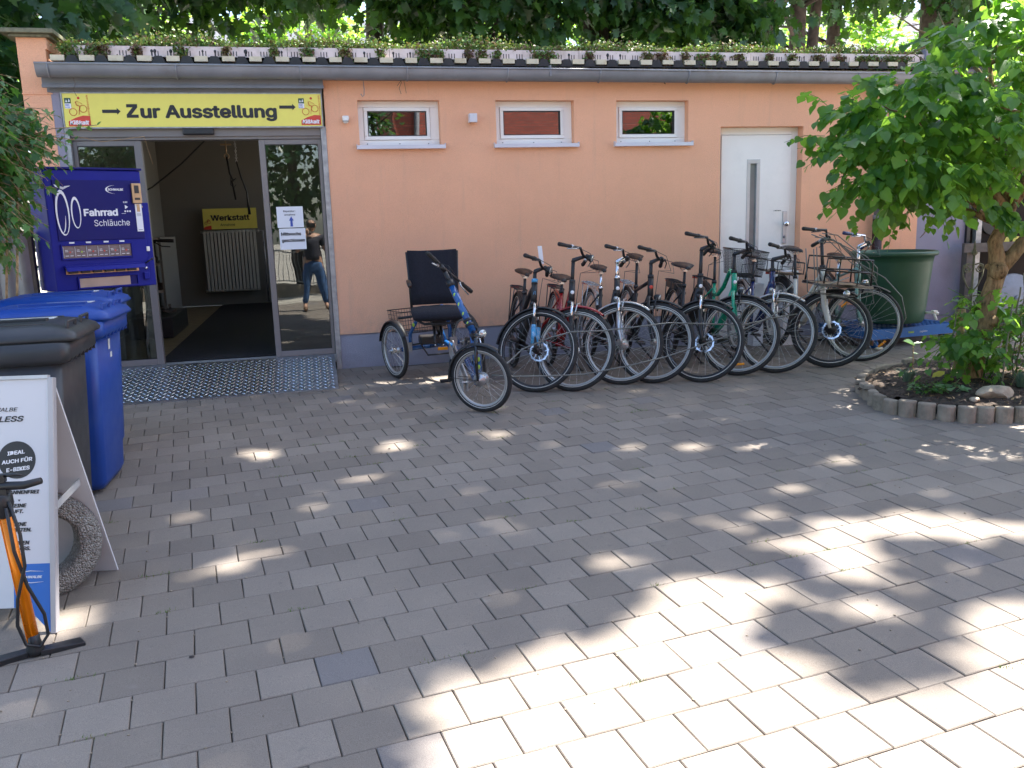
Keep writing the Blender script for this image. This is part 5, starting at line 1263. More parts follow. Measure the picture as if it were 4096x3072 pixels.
B = [
 (dict(front=(1.742, 6.761), yaw=-6, col=M['black'], frame='slope', tube=.021, forkcol=M['black'], forkdecal=M['cyan'], rim=M['rimblack'], disc=1, saddle=M['leather'], saddle_h=.93, bar_h=.10, ring=M['cyan'], decal=M['cyan'], lamp='bar', cage=1, fender=M['black'], steer=62, lean=7, display=0, hub='mid', rack=M['black']), 'black trekking bike with blue printed fork legs and a white tag, beside the tricycle'),
 (dict(front=(2.038, 6.688), yaw=-8, col=M['bred'], headcol=M['black'], frame='low', forkcol=M['black'], fender=M['bred'], saddle_h=.87, saddle=M['saddle'], sscale=1.2, bar_h=.19, reach=.10, twist=1, levcol=M['silver'], badge=M['whitep'], lamp='bar', steer=60, lean=7, sweep=.12, rim=M['rimsilver'], hub='mid'), 'dark red and black city bike with a red front mudguard'),
 (dict(front=(2.507, 6.777), yaw=-5, col=M['black'], frame='deep', forkcol=M['silver'], fender=M['silver'], saddle_h=.93, bar_h=.15, stemcol=M['chrome'], postcol=M['chrome'], twist=1, levcol=M['silver'], rack=M['silver'], steer=62, lean=6, hub='big', badge=M['whitep'], sweep=.1, lamp=None), 'black bike with silver fork, silver mudguards and bright hub dynamo'),
 (dict(front=(2.775, 6.748), yaw=-9, col=M['black'], frame='diamond', fork='rigid', forkcol=M['black'], fender=M['black'], saddle_h=1.02, saddle=M['leather'], bar_h=.13, lamp='crown', steer=58, lean=6, rack=M['silver'], badge=M['red'], sweep=.08, hub='mid'), 'black diamond framed bike with dark brown saddle and a chrome coloured rear rack'),
 (dict(front=(3.171, 6.628), yaw=-11, col=M['black'], frame='deep', tube=.022, forkcol=M['black'], fender=M['black'], saddle_h=.93, sscale=1.3, bar_h=.24, rim=M['rimblack'], disc=1, display=1, rack_load='battery', steer=60, lean=7, badge=M['whitep'], sweep=.13, hub='mid', lamp=None), 'black electric bike with wide saddle and handlebar display, brake disc in the front wheel'),
 (dict(front=(3.594, 6.775), yaw=-9, col=M['green'], frame='wave', fork='rigid', forkcol=M['green'], fender=M['black'], saddle_h=1.04, bar_h=.17, reach=.12, lamp='crown', refl=(-1.2,), steer=60, lean=6, badge=M['whitep'], display=1, sweep=.1, rim=M['rimsilver']), 'jade green bike with curved top tube and amber wheel reflector'),
 (dict(front=(3.943, 6.754), yaw=-12, col=M['navy'], frame='deep', forkcol=M['silver'], fender=M['silver'], saddle_h=.98, bar_h=.10, reach=.12, twist=1, rack_load='basket', steer=60, lean=6, sweep=.09), 'navy blue bike with a black wire basket on its rear rack'),
 (dict(front=(4.51, 6.783), yaw=-6, col=M['bwhite'], frame='low', fork='rigid', fat=1, forkcol=M['bwhite'], fender=M['black'], saddle_h=1.02, sscale=1.15, bar_h=.25, reach=.05, rim=M['rimblack'], disc=1, twist=1, front_rack=1, rack_load='wood', steer=55, lean=5, sweep=.17, half=.29, tyre=.025, hub='big'), 'ivory carrier bike with large black tube rack over the front wheel'),
 (dict(front=(4.936, 6.946), yaw=-16, col=M['mint'], frame='diamond', fork='rigid', forkcol=M['mint'], fender=M['black'], saddle_h=.92, bar_h=.17, stemcol=M['chrome'], barcol=M['chrome'], levcol=M['chrome'], gripcol=M['navy'], postcol=M['chrome'], refl=(-.5, 2.6), steer=58, lean=5, sweep=.14, lamp='chrome', tube=.016, tyre=.017, badge=None), 'old mint green bike with rusty chrome parts, next to the green barrel'),
]
bikes = [make_bike(p, lab) for p, lab in B]
# price tag on the first handlebar
e_, TMb, TFb, inf = bikes[0]
m = MB(); c = TFb @ (inf['bc'] + Vector((0, -.06, .02)))
m.add([c + Vector(v) for v in ((-.018, 0, 0), (.018, -.004, 0), (.004, .0, .15), (-.032, .004, .15))] + [c + Vector(v) for v in ((-.018, .001, 0), (.018, -.003, 0), (.004, .001, .15), (-.032, .005, .15))], [(0, 1, 2, 3), (7, 6, 5, 4), (0, 4, 5, 1), (1, 5, 6, 2), (2, 6, 7, 3), (3, 7, 4, 0)])
m.build('price_tag', M['paper'], None, label='narrow white paper tag standing up from the handlebar of the first trekking bike', cat='paper tag')
# lock cables threaded through the wheels
m = MB(); m.path([(1.36, 6.28, .50), (1.47, 6.5, .50), (1.62, 6.62, .58), (1.85, 6.62, .66), (2.03, 6.6, .70), (2.3, 6.62, .69), (2.6, 6.66, .70), (2.9, 6.64, .72), (3.3, 6.62, .69), (3.6, 6.66, .66), (3.9, 6.7, .70), (4.15, 6.72, .72)], .0062, 8)
m.path([(1.30, 6.32, .44), (1.5, 6.42, .40), (1.8, 6.46, .375), (2.1, 6.48, .365), (2.45, 6.5, .40), (2.8, 6.52, .45), (3.1, 6.53, .52), (3.5, 6.55, .62), (3.8, 6.56, .73), (4.1, 6.6, .87), (4.4, 6.62, .98), (4.62, 6.68, 1.02)], .0062, 8)
m.build('lock_cable', M['cable'], None, label='long grey steel cable threaded through the front wheels of all the bikes', cat='cable lock')
m = MB(); ra = random.Random(3)
for q in range(6):
    a = Vector((4.33 + ra.uniform(-.05, .1), 6.75, 1.40 + ra.uniform(-.06, .02))); c_ = Vector((4.72 + ra.uniform(-.1, .15), 6.75, 1.2 + ra.uniform(-.1, .1))); d = Vector((4.95 + ra.uniform(-.1, .1), 6.8, .85 + ra.uniform(-.1, .15)))
    m.path([a, a.lerp(c_, .4) + Vector((.0, -.03, .04)), c_, c_.lerp(d, .5) + Vector((.06, 0, 0)), d, d + Vector((-.25, 0, -.06)), a + Vector((-.02, 0, -.5)), a + Vector((-.05, 0, -.12))][:8 if q % 2 else 6], .0045, 6)
m.path([(4.8, 6.75, 1.12), (5.0, 6.7, 1.0), (5.2, 6.72, .82), (5.28, 6.75, .62), (5.25, 6.8, .48)], .0055, 6)
m.build('cable_bundle', M['cable'], None, label='tangle of loose grey lock cables draped over the two end bikes', cat='cable')
# small white cartons behind the bikes
for x, y, w, h, l in ((4.45, 8.02, .11, .30, 'tall white carton on the ground behind the navy bike'), (4.75, 7.95, .16, .42, 'wider white carton standing on the ground behind the ivory carrier bike')):
    m = MB(); m.box(x, x + w, y, y + .12, gz(x, y), gz(x, y) + h + .35); m.build('carton', M['paper'], None, bevel=.003, label=l, cat='carton')

# ---------------- tricycle ----------------
t0 = empty('tricycle', (1.05, 7.2, gz(1.05, 7.2)), 'blue tricycle with black mesh seat and small front wheel, parked before the orange wall', 'tricycle')
I4 = Matrix.Identity(4); R = .258
FC = Vector((1.199, 6.235, gz(1.2, 6.235) + R)); RL = Vector((.70, 7.77, gz(.7, 7.77) + R)); RR = Vector((1.40, 8.03, gz(1.4, 8.03) + R))
axr = (RR - RL).normalized(); fd = Vector((axr.y, -axr.x, 0))   # the direction it faces
fax = Vector((.62, .78, .06)).normalized()                    # axle of the turned front wheel
wheel('wheel', t0, FC, fax, R, M['rimsilver'], M['steel'], I4, 'big', False, None, .021)
wheel('wheel', t0, RL, axr, R, M['rimsilver'], M['steel'], I4, 'mid', False, None, .021)
wheel('wheel', t0, RR, axr, R, M['rimsilver'], M['steel'], I4, 'mid', False, None, .021)
arc_fender(I4, FC, fax, R, -1.7, .6, M['black'], t0)
arc_fender(I4, RL, axr, R, -1.35, 1.0, M['black'], t0, w=.034); arc_fender(I4, RR, axr, R, -1.35, 1.0, M['black'], t0, w=.034)
m = MB(); mid = (RL + RR) / 2
m.path([RL + axr * .07, RL + axr * .25, RR - axr * .25, RR - axr * .07], .021, 10)
hbm = Vector((1.185, 6.43, .77)); htt = Vector((1.06, 6.62, 1.13))
low_ = Vector((1.22, 6.50, .36))
m.path([mid + Vector((0, 0, 0)), mid + fd * .3 + Vector((0, 0, .06)), mid + fd * .62 + Vector((0, 0, -.02)), low_, Vector((1.215, 6.44, .50)), hbm], [.021, .024, .026, .030, .032, .030], 12)
m.path([mid + fd * .28 + Vector((0, 0, .06)), mid + fd * .12 + Vector((-.02, 0, .34))], .024, 10)
for s in (-1, 1):
    q = mid + axr * s * .21; m.path([q, q + Vector((0, 0, .14)) , q + Vector((0, 0, .26)) - axr * s * .05 + fd * .05, mid + axr * s * .06 + fd * .13 + Vector((0, 0, .38))], .018, 10)
m.path([hbm, htt], .028, 12)
tf = m.build('frame', M['bblue'], t0)
m = MB()
for k in range(4):
    q = hbm.lerp(htt, .18 + .2 * k); m.ball(q + Vector((-.012, -.020, 0)), .011, 8, sc=(1, .6, 1.5))
for q in (mid + axr * -.19 + Vector((0, 0, .22)) + fd * .03, Vector((1.215, 6.41, .56)), Vector((1.212, 6.405, .50)), Vector((1.20, 6.40, .66))): m.ball(q + Vector((0, -.020, 0)), .012, 8, sc=(1, .6, 1.6))
m.build('frame_print', M['lime'], tf)
m = MB(); ste = (htt - hbm).normalized()
m.path([hbm - ste * .06, hbm - ste * .01], .034, 12); m.path([htt - ste * .02, htt + ste * .03], .033, 12); m.path([htt, htt + ste * .14], .018, 10)
bc_ = htt + ste * .14 + Vector((-.03, -.03, .03)); m.path([htt + ste * .12, bc_], .02, 10)
for q in (.05, .09): m.path([hbm + ste * q, hbm + ste * (q + .02)], .036, 10)
m.build('stem', M['black'], t0)
LG, RG = Vector((.865, 6.62, 1.40)), Vector((1.27, 6.86, 1.06))
LG = Vector((.872, 6.52, 1.385)); RG = Vector((1.265, 6.86, 1.045))
m = MB(); m.path([LG, LG.lerp(bc_, .55) + Vector((0, 0, .01)), bc_, bc_.lerp(RG, .45), RG], .012, 8); hbo = m.build('handlebar', M['black'], t0)
for g, o in ((LG, bc_), (RG, bc_)):
    d = (o - g).normalized(); m = MB(); m.path([g, g + d * .03, g + d * .12, g + d * .13], [.017, .018, .016, .018], 10); m.build('grip', M['rubber'], hbo)
    m = MB(); m.path([g + d * .17, g + d * .16 + Vector((0, -.04, -.03)), g + d * .06 + Vector((0, -.05, -.05))], [.010, .007, .005], 6); m.build('brake_lever', M['silver'], hbo)
    m = MB(); m.path([g + d * .17 + Vector((0, -.02, 0)), bc_ + Vector((.05, -.08, .0)), htt + Vector((.05, -.06, -.1)), hbm + Vector((.03, -.05, .05)), FC + Vector((0, .05, .28))], .003, 5); m.build('brake_cable', M['black'], hbo)
m = MB(); fp = FC - fax * 0; ste2 = Vector((0.0, .12, .99)).normalized(); cr = FC + ste2 * .315
for s in (-1, 1): m.path([FC + fax * s * .058, FC + fax * s * .062 + ste2 * .16 - Vector((0, -.01, 0)), cr + fax * s * .05, cr], [.010, .014, .016, .02], 10)
m.path([cr, cr + (hbm - cr) * .9], .02, 10)
fko = m.build('fork', M['blackg'], t0)
m = MB(); m.path([cr + Vector((0, -.03, .0)), cr + Vector((.01, -.045, -.07)), cr + Vector((.02, -.03, -.10))], .006, 6); m.path([FC - fax * .07, FC - fax * .30 + Vector((0, 0, .05))], .003, 5); m.build('brake_arm', M['chrome'], fko)
hl_ = Vector((1.235, 6.33, .765)); fd2 = Vector((.25, -.95, .1)).normalized()
m = MB(); m.lathe([(.010, -.05), (.026, -.035), (.034, 0), (.035, .012)], 16, hl_, fd2); m.path([hl_ + Vector((0, 0, -.02)), hl_ + Vector((-.02, .04, -.12)), cr], .006, 6); m.build('headlight', M['black'], t0)
m = MB(); m.lathe([(.033, .0125), (.028, .016), (0, .02)], 16, hl_, fd2); m.build('headlight_lens', M['lens'], t0)
# seat
sb = mid + fd * .10; sr_ = axr; su = Vector((0, 0, 1))
C0 = Vector((1.05, 7.50, .90)); sx = Vector((.95, -.06, 0)).normalized(); sf = Vector((-.06, -.95, 0)).normalized()
m = MB(); rings = []
for k, (h, w_, off) in enumerate(((.0, .20, .0), (.1, .205, -.02), (.25, .212, -.045), (.38, .216, -.07), (.46, .219, -.085), (.475, .216, -.088))):
    c = C0 + su * h - sf * (-off if off > 0 else -off) * 1.0
    c = C0 + su * h + sf * off
    rings.append([c + sx * x + sf * (y - .03 * (1 - (x / w_) ** 2)) + su * (-.012 * (1 - abs(x) / w_) if k >= 4 else 0) for x, y in ((-w_, 0), (-w_ * .5, 0), (0, 0), (w_ * .5, 0), (w_, 0), (w_, .018), (w_ * .5, .022), (0, .022), (-w_ * .5, .022), (-w_, .018))])
m.loft(rings); sto = m.build('backrest', M['fabric'], t0)
m = MB()
for s in (-1, 1): m.path([C0 + sx * s * .205 + su * -.05, C0 + sx * s * .21 + su * .2 - sf * .04, C0 + sx * s * .222 + su * .46 - sf * .085], .012, 8)
m.build('seat_tube_frame', M['black'], t0)
m = MB(); rings = []
for f_, h, w_ in ((-.02, 0, .19), (.03, .012, .215), (.15, .01, .222), (.3, .006, .225), (.36, -.01, .22), (.375, -.035, .21)):
    c = C0 + sf * f_ + su * (h - .03)
    rings.append([c + sx * x + su * z for x, z in ((-w_, -.03), (-w_ * .97, .0), (-w_ * .5, .012), (0, .008), (w_ * .5, .012), (w_ * .97, 0), (w_, -.03), (w_ * .5, -.045), (-w_ * .5, -.045))])
m.loft(rings); m.build('seat_cushion', M['fabric'], t0)
m = MB(); c = C0 - su * .09
m.path([c + sx * -.20 + sf * .33, c + sx * -.12 + sf * .34 - su * .045, c + sx * .12 + sf * .34 - su * .045, c + sx * .20 + sf * .33], .011, 8); m.path([c + sx * -.2, c + sx * -.2 + sf * .33], .010, 8); m.path([c + sx * .2, c + sx * .2 + sf * .33], .010, 8)
m.box(C0.x - .06, C0.x + .06, C0.y - .22, C0.y - .08, C0.z - .17, C0.z - .08); m.path([c - su * .05 - sf * .0 + sf * .1, mid + fd * .2 + su * .14], [.035, .03], 8)
m.path([c - su * .05 + sx * -.03 + sf * .12, c - su * .24 + sf * .28 + sx * -.03], .012, 8); m.path([c - su * .05 + sx * .03 + sf * .12, c - su * .24 + sf * .28 + sx * .03], .012, 8)
m.build('seat_mount', M['black'], t0)
m = MB()
for s in (-1, 1):
    for f_, z in ((.12, -.1), (.26, -.235)): m.ball(c + sx * s * .035 + sf * (f_ + .03) + su * z, .008, 6)
m.build('bolt', M['chrome'], t0)
m = MB(); a = C0 + sx * -.225 + su * .21; m.path([a - sf * .03, a + sf * .1, a + sf * .2 - su * .012, a + sf * .24 - su * .03], [.018, .02, .022, .016], 10, flat=.8); m.build('armrest', M['leather'], t0)
# basket
m = MB(); bo_ = mid - fd * .14 + su * .14
def bk(s, z_): return [bo_ + axr * (.29 * s * i) + fd * (.15 * s * j) + su * z_ for i, j in ((-1, -1), (1, -1), (1, 1), (-1, 1))]
lo, hi = bk(.92, 0), bk(1.0, .20)
m.path(hi, .005, 6, closed=True); m.path(lo, .004, 6, closed=True)
for i in range(4):
    N = 20 if i % 2 == 0 else 11
    for k_ in range(N + 1): t = k_ / N; m.path([lo[i].lerp(lo[(i + 1) % 4], t), hi[i].lerp(hi[(i + 1) % 4], t)], .0018, 3, cap=False)
    for k_ in (1, 2, 3, 4): t = k_ / 5; m.path([lo[i].lerp(hi[i], t), lo[(i + 1) % 4].lerp(hi[(i + 1) % 4], t)], .0018, 3, cap=False)
for k_ in range(16): t = k_ / 15; m.path([lo[0].lerp(lo[1], t), lo[3].lerp(lo[2], t)], .0018, 3, cap=False)
m.build('wire_basket', M['black'], t0)
m = MB(); m.path([RL + axr * .05 + su * .29, mid + su * .30 + fd * .02, RR - axr * .05 + su * .29], .012, 8); m.build('rear_crossbar', M['black'], t0)
# chain guard plate, battery, pedals, reflector
m = MB(); p0 = mid + fd * .42 + su * .03; p1 = Vector((1.16, 6.62, .33)); d = (p1 - p0).normalized()
m.bar(p0, p1, .012, .13); m.bar(p0 + sx * -.035, p1 + sx * -.035, .004, .125); cg = m.build('chain_guard', M['alug'], t0, bevel=.004)
m = MB()
for i in range(14):
    for j in range(3): q = (p0 + sx * -.0378).lerp(p1 + sx * -.0378, .3 + i * .045) + su * (-.035 + j * .022); m.ball(q, .0045, 5, sc=(.5, 1, 1))
m.build('guard_hole', M['black'], cg, kind='stuff')
m = MB(); q = mid + fd * .22 + axr * -.12 + su * .06; m.box(q.x - .10, q.x + .10, q.y - .08, q.y + .08, q.z, q.z + .075); m.build('battery', M['black'], t0, bevel=.015)
m = MB(); q = p0.lerp(p1, .35) + sx * -.06; m.path([q, q + Vector((-.03, -.02, -.17))], .010, 8); m.path([q + sx * .12, q + sx * .12 + Vector((.02, 0, .16))], .010, 8); m.build('crankset', M['black'], t0)
for q2 in (q + Vector((-.06, -.02, -.18)), q + sx * .12 + Vector((.06, 0, .17))): m = MB(); m.box(q2.x - .045, q2.x + .045, q2.y - .03, q2.y + .03, q2.z - .012, q2.z + .012); m.build('pedal', M['black'], t0, bevel=.004)
m = MB(); q = p0 + sx * -.10 + Vector((0, -.05, .0)); m.box(q.x - .045, q.x + .045, q.y - .01, q.y, q.z - .012, q.z + .012); m.build('pedal_reflector', M['orangeref'], t0)
for s in (-1, 1):
    m = MB(); q = mid + axr * s * .24; m.box(q.x - .035, q.x + .035, q.y - .04, q.y - .02, q.z - .02, q.z + .06)
    m.build('axle_clamp', M['galv'], t0)
m = MB(); m.path([RL + axr * .1 + su * .03, mid + su * .035, RR - axr * .12 + su * .03], .009, 6); m.path([mid + axr * -.1 + su * .02, mid + fd * .2 + axr * -.14 - su * .05, p0 - su * .05], .008, 6); m.build('cable_run', M['black'], t0)
# ---------------- foliage tools ----------------
def tmpl_heart(lobed=0):
    # leaf in the xy plane: stem at origin, tip along +y, about 1 long
    if lobed == 0: side = [(.0, .0), (.22, -.10), (.44, .06), (.50, .30), (.40, .58), (.20, .84), (.0, 1.08)]
    elif lobed == 1: side = [(.0, .0), (.24, -.10), (.44, .08), (.40, .26), (.22, .36), (.40, .46), (.42, .66), (.18, .90), (.0, 1.08)]
    elif lobed == 2: side = [(0, 0), (.16, -.05), (.50, -.02), (.30, .16), (.60, .38), (.34, .42), (.30, .60), (.38, .80), (.14, .82), (0, 1.12)]     # maple half
    elif lobed == 3: side = [(0, 0), (.2, -.05), (.46, .12), (.28, .32), (.46, .62), (.2, .6), (0, 1.0)]    # ivy
    else: side = [(0, 0), (.16, .18), (.2, .45), (.13, .75), (0, 1.0)]
    return side
def leaf_template(kind, fold=.16, droop=.10):
    side = tmpl_heart(kind); n = len(side)
    V = []; 
    for x, y in side: V.append((x, y, fold * x - droop * y * y))
    for x, y in side[1:-1]: V.append((-x, y, fold * x - droop * y * y))
    ymid = [0, .33, .66]
    c = len(V); V.append((0, .4, -droop * .16))
    F = [(c, i, i + 1) for i in range(n - 1)]
    L = [0] + [n + i for i in range(n - 2)] + [n - 1]
    F += [(c, L[i + 1], L[i]) for i in range(n - 1)]
    return np.array(V, dtype=np.float32), np.array(F, dtype=np.int32)
def bases(N, D):
    """N normals, D tip directions -> rotation matrices with columns x, y=tip, z=normal"""
    D = D / np.linalg.norm(D, axis=1, keepdims=True)
    X = np.cross(D, N); X /= np.linalg.norm(X, axis=1, keepdims=True) + 1e-9
    Z = np.cross(X, D)
    return np.stack([X, D, Z], axis=2)
def leaves_mesh(name, P, N, D, S, kinds, mat, parent=None, **k):
    B_ = bases(N, D); Vs, Fs, off = [], [], 0
    idx = np.arange(len(P)) % len(kinds)
    for q, kd in enumerate(kinds):
        V, F = leaf_template(kd); m = idx == q
        W = np.einsum('nij,vj->nvi', B_[m], V) * S[m][:, None, None] + P[m][:, None, :]
        Vs.append(W.reshape(-1, 3)); Fs.append((F[None] + (np.arange(m.sum()) * len(V))[:, None, None]).reshape(-1, 3) + off); off += m.sum() * len(V)
    me = mesh_np(name, np.concatenate(Vs), np.concatenate(Fs), mat)
    o = link(name, me, None, parent); return tag(o, **k)
def unit(a): return a / (np.linalg.norm(a, axis=-1, keepdims=True) + 1e-9)

# ---------------- barrel, dolly ----------------
bc0 = Vector((5.77, 7.62, 0)); bz = .475
e = empty('rain_barrel', (bc0.x, bc0.y, bz), 'large open dark green plastic barrel standing on the blue dolly', 'barrel')
m = MB(); m.lathe([(.0, bz), (.305, bz), (.318, bz + .02), (.33, bz + .12), (.372, bz + .60), (.385, bz + .665), (.412, bz + .668), (.420, bz + .685), (.420, bz + .70), (.408, bz + .712), (.385, bz + .71), (.376, bz + .66), (.34, bz + .25), (.32, bz + .06), (0, bz + .05)], 48, (bc0.x, bc0.y, 0)); m.build('barrel_shell', M['barrel'], e)
m = MB(); m.path([(bc0.x + .24, bc0.y - .21, bz + .09), (bc0.x + .30, bc0.y - .27, bz + .09), (bc0.x + .335, bc0.y - .30, bz + .085)], .014, 8); m.path([(bc0.x + .30, bc0.y - .27, bz + .095), (bc0.x + .31, bc0.y - .30, bz + .02)], .013, 8); m.box(bc0.x + .285, bc0.x + .33, bc0.y - .29, bc0.y - .25, bz + .10, bz + .115); m.build('tap', M['pvc'], e)
m = MB(); m.lathe([(0, 0), (.012, 0), (.012, .01), (0, .012)], 10, (bc0.x + .03, bc0.y + .36, bz + .675), (0, -1, 0)); m.build('hose_plug', M['gold'], e)
dz = .425
e = empty('dolly', (5.95, 7.75, .22), 'blue plastic transport dolly under the green barrel', 'dolly')
DTm = Matrix.Translation((5.86, 7.44, 0)) @ Matrix.Rotation(.12, 4, 'Z')
m = MB(DTm); m.box(-.42, .0, -.0, .62, dz - .11, dz - .001) if False else None
m.box(-.48, .62, -.015, .03, dz - .10, dz); m.box(-.48, .62, .72, .77, dz - .10, dz); m.box(-.48, -.43, .03, .72, dz - .10, dz); m.box(.57, .62, .03, .72, dz - .10, dz)
for i in range(1, 18): m.box(-.43 + i * .058 - .008, -.43 + i * .058 + .008, .03, .72, dz - .035, dz - .002)
for i in range(1, 11): m.box(-.43, .57, .03 + i * .064 - .008, .03 + i * .064 + .008, dz - .034, dz - .003)
dk = m.build('dolly_deck', M['dolly'], e)
text('THREE', .034, DTm @ plane_T((-.02, -.0165, dz - .062), (1, 0, 0)), M['lime'], dk, bold=.03); text('Logistics', .034, DTm @ plane_T((.13, -.0165, dz - .062), (1, 0, 0)), M['whitep'], dk, shear=.2)
for x, y in ((-.38, .06), (.52, .06), (-.38, .66), (.52, .66)):
    p = DTm @ Vector((x, y, 0)); g = gz(p.x, p.y)
    m = MB(); m.lathe([(0, -.014), (.042, -.014), (.045, -.01), (.045, .01), (.042, .014), (0, .014)], 18, (p.x, p.y, g + .046), (1, .3, 0)); c = m.build('caster', M['dolly'], e)
    m = MB(); m.box(p.x - .028, p.x - .022, p.y - .02, p.y + .03, g + .03, dz - .102); m.box(p.x + .022, p.x + .028, p.y - .02, p.y + .03, g + .03, dz - .102); m.box(p.x - .04, p.x + .04, p.y - .04, p.y + .04, dz - .109, dz - .1005); m.build('fork_bracket', M['gold'], c)
m = MB(); p = DTm @ Vector((-.38, .0, 0)); rr = random.Random(5)
m.ball((p.x - .01, p.y - .03, gz(p.x, p.y) + .012), .04, 7, sc=(1.3, .8, .4)); m.build('wedge_stone', M['cream'], None, label='flat pale stone wedged against the front wheel of the blue dolly', cat='stone')

# ---------------- planting bed ----------------
e = empty('planting_bed', (5.08, 5.5, .17), 'kidney shaped bed of dark soil edged with small round concrete posts', 'planting bed')
from mathutils.geometry import interpolate_bezier
pts = []
n = len(BED)
for i in range(n):
    p0, p1, p2, p3 = [Vector(BED[(i + j) % n]) for j in (-1, 0, 1, 2)]
    for t in range(12):
        t /= 12; pts.append(.5 * ((2 * p1) + (p2 - p0) * t + (2 * p0 - 5 * p1 + 4 * p2 - p3) * t * t + (3 * p1 - p0 - 3 * p2 + p3) * t ** 3))
acc, last, posts = 0, pts[0], []
SPC = .1215
for p in pts[1:] + pts[:1]:
    acc += (p - last).length
    if acc >= SPC: posts.append((p, (p - last).normalized())); acc -= SPC
    last = p
c0 = Vector((5.08, 5.5))
for i, (p, d) in enumerate(posts):
    g = gz(*p); h = .110 + rnd.gauss(0, .006); nrm = Vector((d.y, -d.x)); r = .0605
    if (p - c0).dot(nrm) < 0: nrm = -nrm
    m = MB(); prof = []
    for k in range(14):
        a = 2 * PI * k / 14; x = math.cos(a); y = math.sin(a)
        if x < -.2: x = -.2 + (abs(y) ** 4) * .0          # flat or hollow rear side
        prof.append(p + nrm * (x * r * .95) + d * (y * r * .98))
    rings = []
    lean_ = nrm * rnd.gauss(.0, .003)
    cen = sum((Vector(q) for q in prof), Vector((0, 0))) / 14
    for z, s in ((-.03, 1), (h - .010, 1), (h - .003, .95), (h, .86)): rings.append([(cen.x + (q.x - cen.x) * s + lean_.x, cen.y + (q.y - cen.y) * s + lean_.y, g + z) for q in prof])
    m.loft(rings, sm=False); m.build('edging_post', M['palis'], e)
# soil with bumps
N_ = 60; vs, fs, ids = [], [], {}
for i in range(N_):
    for j in range(N_):
        x, y = 3.95 + i * 2.3 / N_, 4.6 + j * 1.8 / N_
        q = ((x - 5.08) / 1.06) ** 2 + ((y - 5.5) / .83) ** 2
        if q < 1.0:
            ids[i, j] = len(vs); h = .078 + .055 * (1 - q) + rnd.uniform(-.011, .011) + .012 * math.sin(x * 19) * math.sin(y * 23)
            vs.append((x, y, gz(x, y) + h))
for (i, j) in ids:
    if (i + 1, j) in ids and (i, j + 1) in ids and (i + 1, j + 1) in ids: fs.append((ids[i, j], ids[i + 1, j], ids[i + 1, j + 1], ids[i, j + 1]))
m = MB(); m.add(vs, fs); m.build('soil', M['soil'], e, kind='stuff')
m = MB()
for k in range(900):
    a = rnd.uniform(0, 6.283); q = math.sqrt(rnd.random()) * .95; x, y = 5.08 + .98 * q * math.cos(a), 5.5 + .76 * q * math.sin(a); s = rnd.uniform(.006, .02); z = gz(x, y) + .08 + .055 * (1 - q * q)
    d = Vector((rnd.uniform(-1, 1), rnd.uniform(-1, 1), rnd.uniform(-.2, .5))).normalized() * s; u = Vector((rnd.uniform(-1, 1), rnd.uniform(-1, 1), .3)).normalized() * s * .4; c = Vector((x, y, z + .004))
    m.add([c - d, c - u, c + d, c + u], [(0, 1, 2, 3)])
m.build('bark_mulch', M['bark'], e, kind='stuff')
def rock(c, sx_, sy_, sz_, seed, name, label, mat=M['rock']):
    r = random.Random(seed); bm = bmesh.new(); bmesh.ops.create_icosphere(bm, subdivisions=3, radius=1)
    of = [Vector((r.uniform(-1, 1), r.uniform(-1, 1), r.uniform(-1, 1))).normalized() for _ in range(9)]; dd = [r.uniform(.62, .95) for _ in of]
    for v in bm.verts:
        p = v.co.copy()
        for o_, d_ in zip(of, dd):
            t = p.dot(o_)
            if t > d_: p -= o_ * (t - d_) * .85
        p *= 1 + r.uniform(-.03, .03); v.co = Vector((c[0] + p.x * sx_, c[1] + p.y * sy_, c[2] + p.z * sz_))
    me = bpy.data.meshes.new(name); bm.to_mesh(me); bm.free(); o = link(name, me, mat); return tag(o, label, 'stone')
rock((4.70, 5.02, .285), .155, .09, .062, 4, 'boulder', 'rough pale boulder lying on the front edge of the planting bed')
rock((4.49, 4.98, .262), .045, .03, .022, 8, 'pebble', 'small rounded pale pebble beside the rough boulder in the bed')
def onbed(x, y):
    q = ((x - 5.08) / 1.06) ** 2 + ((y - 5.5) / .83) ** 2; return gz(x, y) + .078 + .055 * max(0, 1 - q)
nr = np.random.RandomState(11)
def blades(name, x, y, n_, h, spread, mat, label, cat='plant', w=.004, curl=.3):
    m = MB(); z = onbed(x, y)
    for k in range(n_):
        a = rnd.uniform(0, 6.283); t = rnd.uniform(.2, 1) * spread; hh = h * rnd.uniform(.6, 1); d = Vector((math.cos(a), math.sin(a), 0)); s = Vector((-d.y, d.x, 0)) * w
        b0 = Vector((x, y, z)) + d * rnd.uniform(0, .03); b1 = b0 + d * t * .5 + Vector((0, 0, hh * .7)); b2 = b0 + d * t + Vector((0, 0, hh * (1 - curl * .3)))
        m.add([b0 - s, b0 + s, b1 + s * .9, b1 - s * .9, b2], [(0, 1, 2, 3), (3, 2, 4)])
    return m.build(name, mat, None, label=label, cat=cat)
blades('lavender_plant', 4.42, 5.60, 90, .13, .10, M['lav'], 'grey green lavender tuft near the far side of the bed')
blades('lavender_plant', 5.03, 5.14, 90, .13, .10, M['lav'], 'grey green lavender tuft right beside the rough boulder')
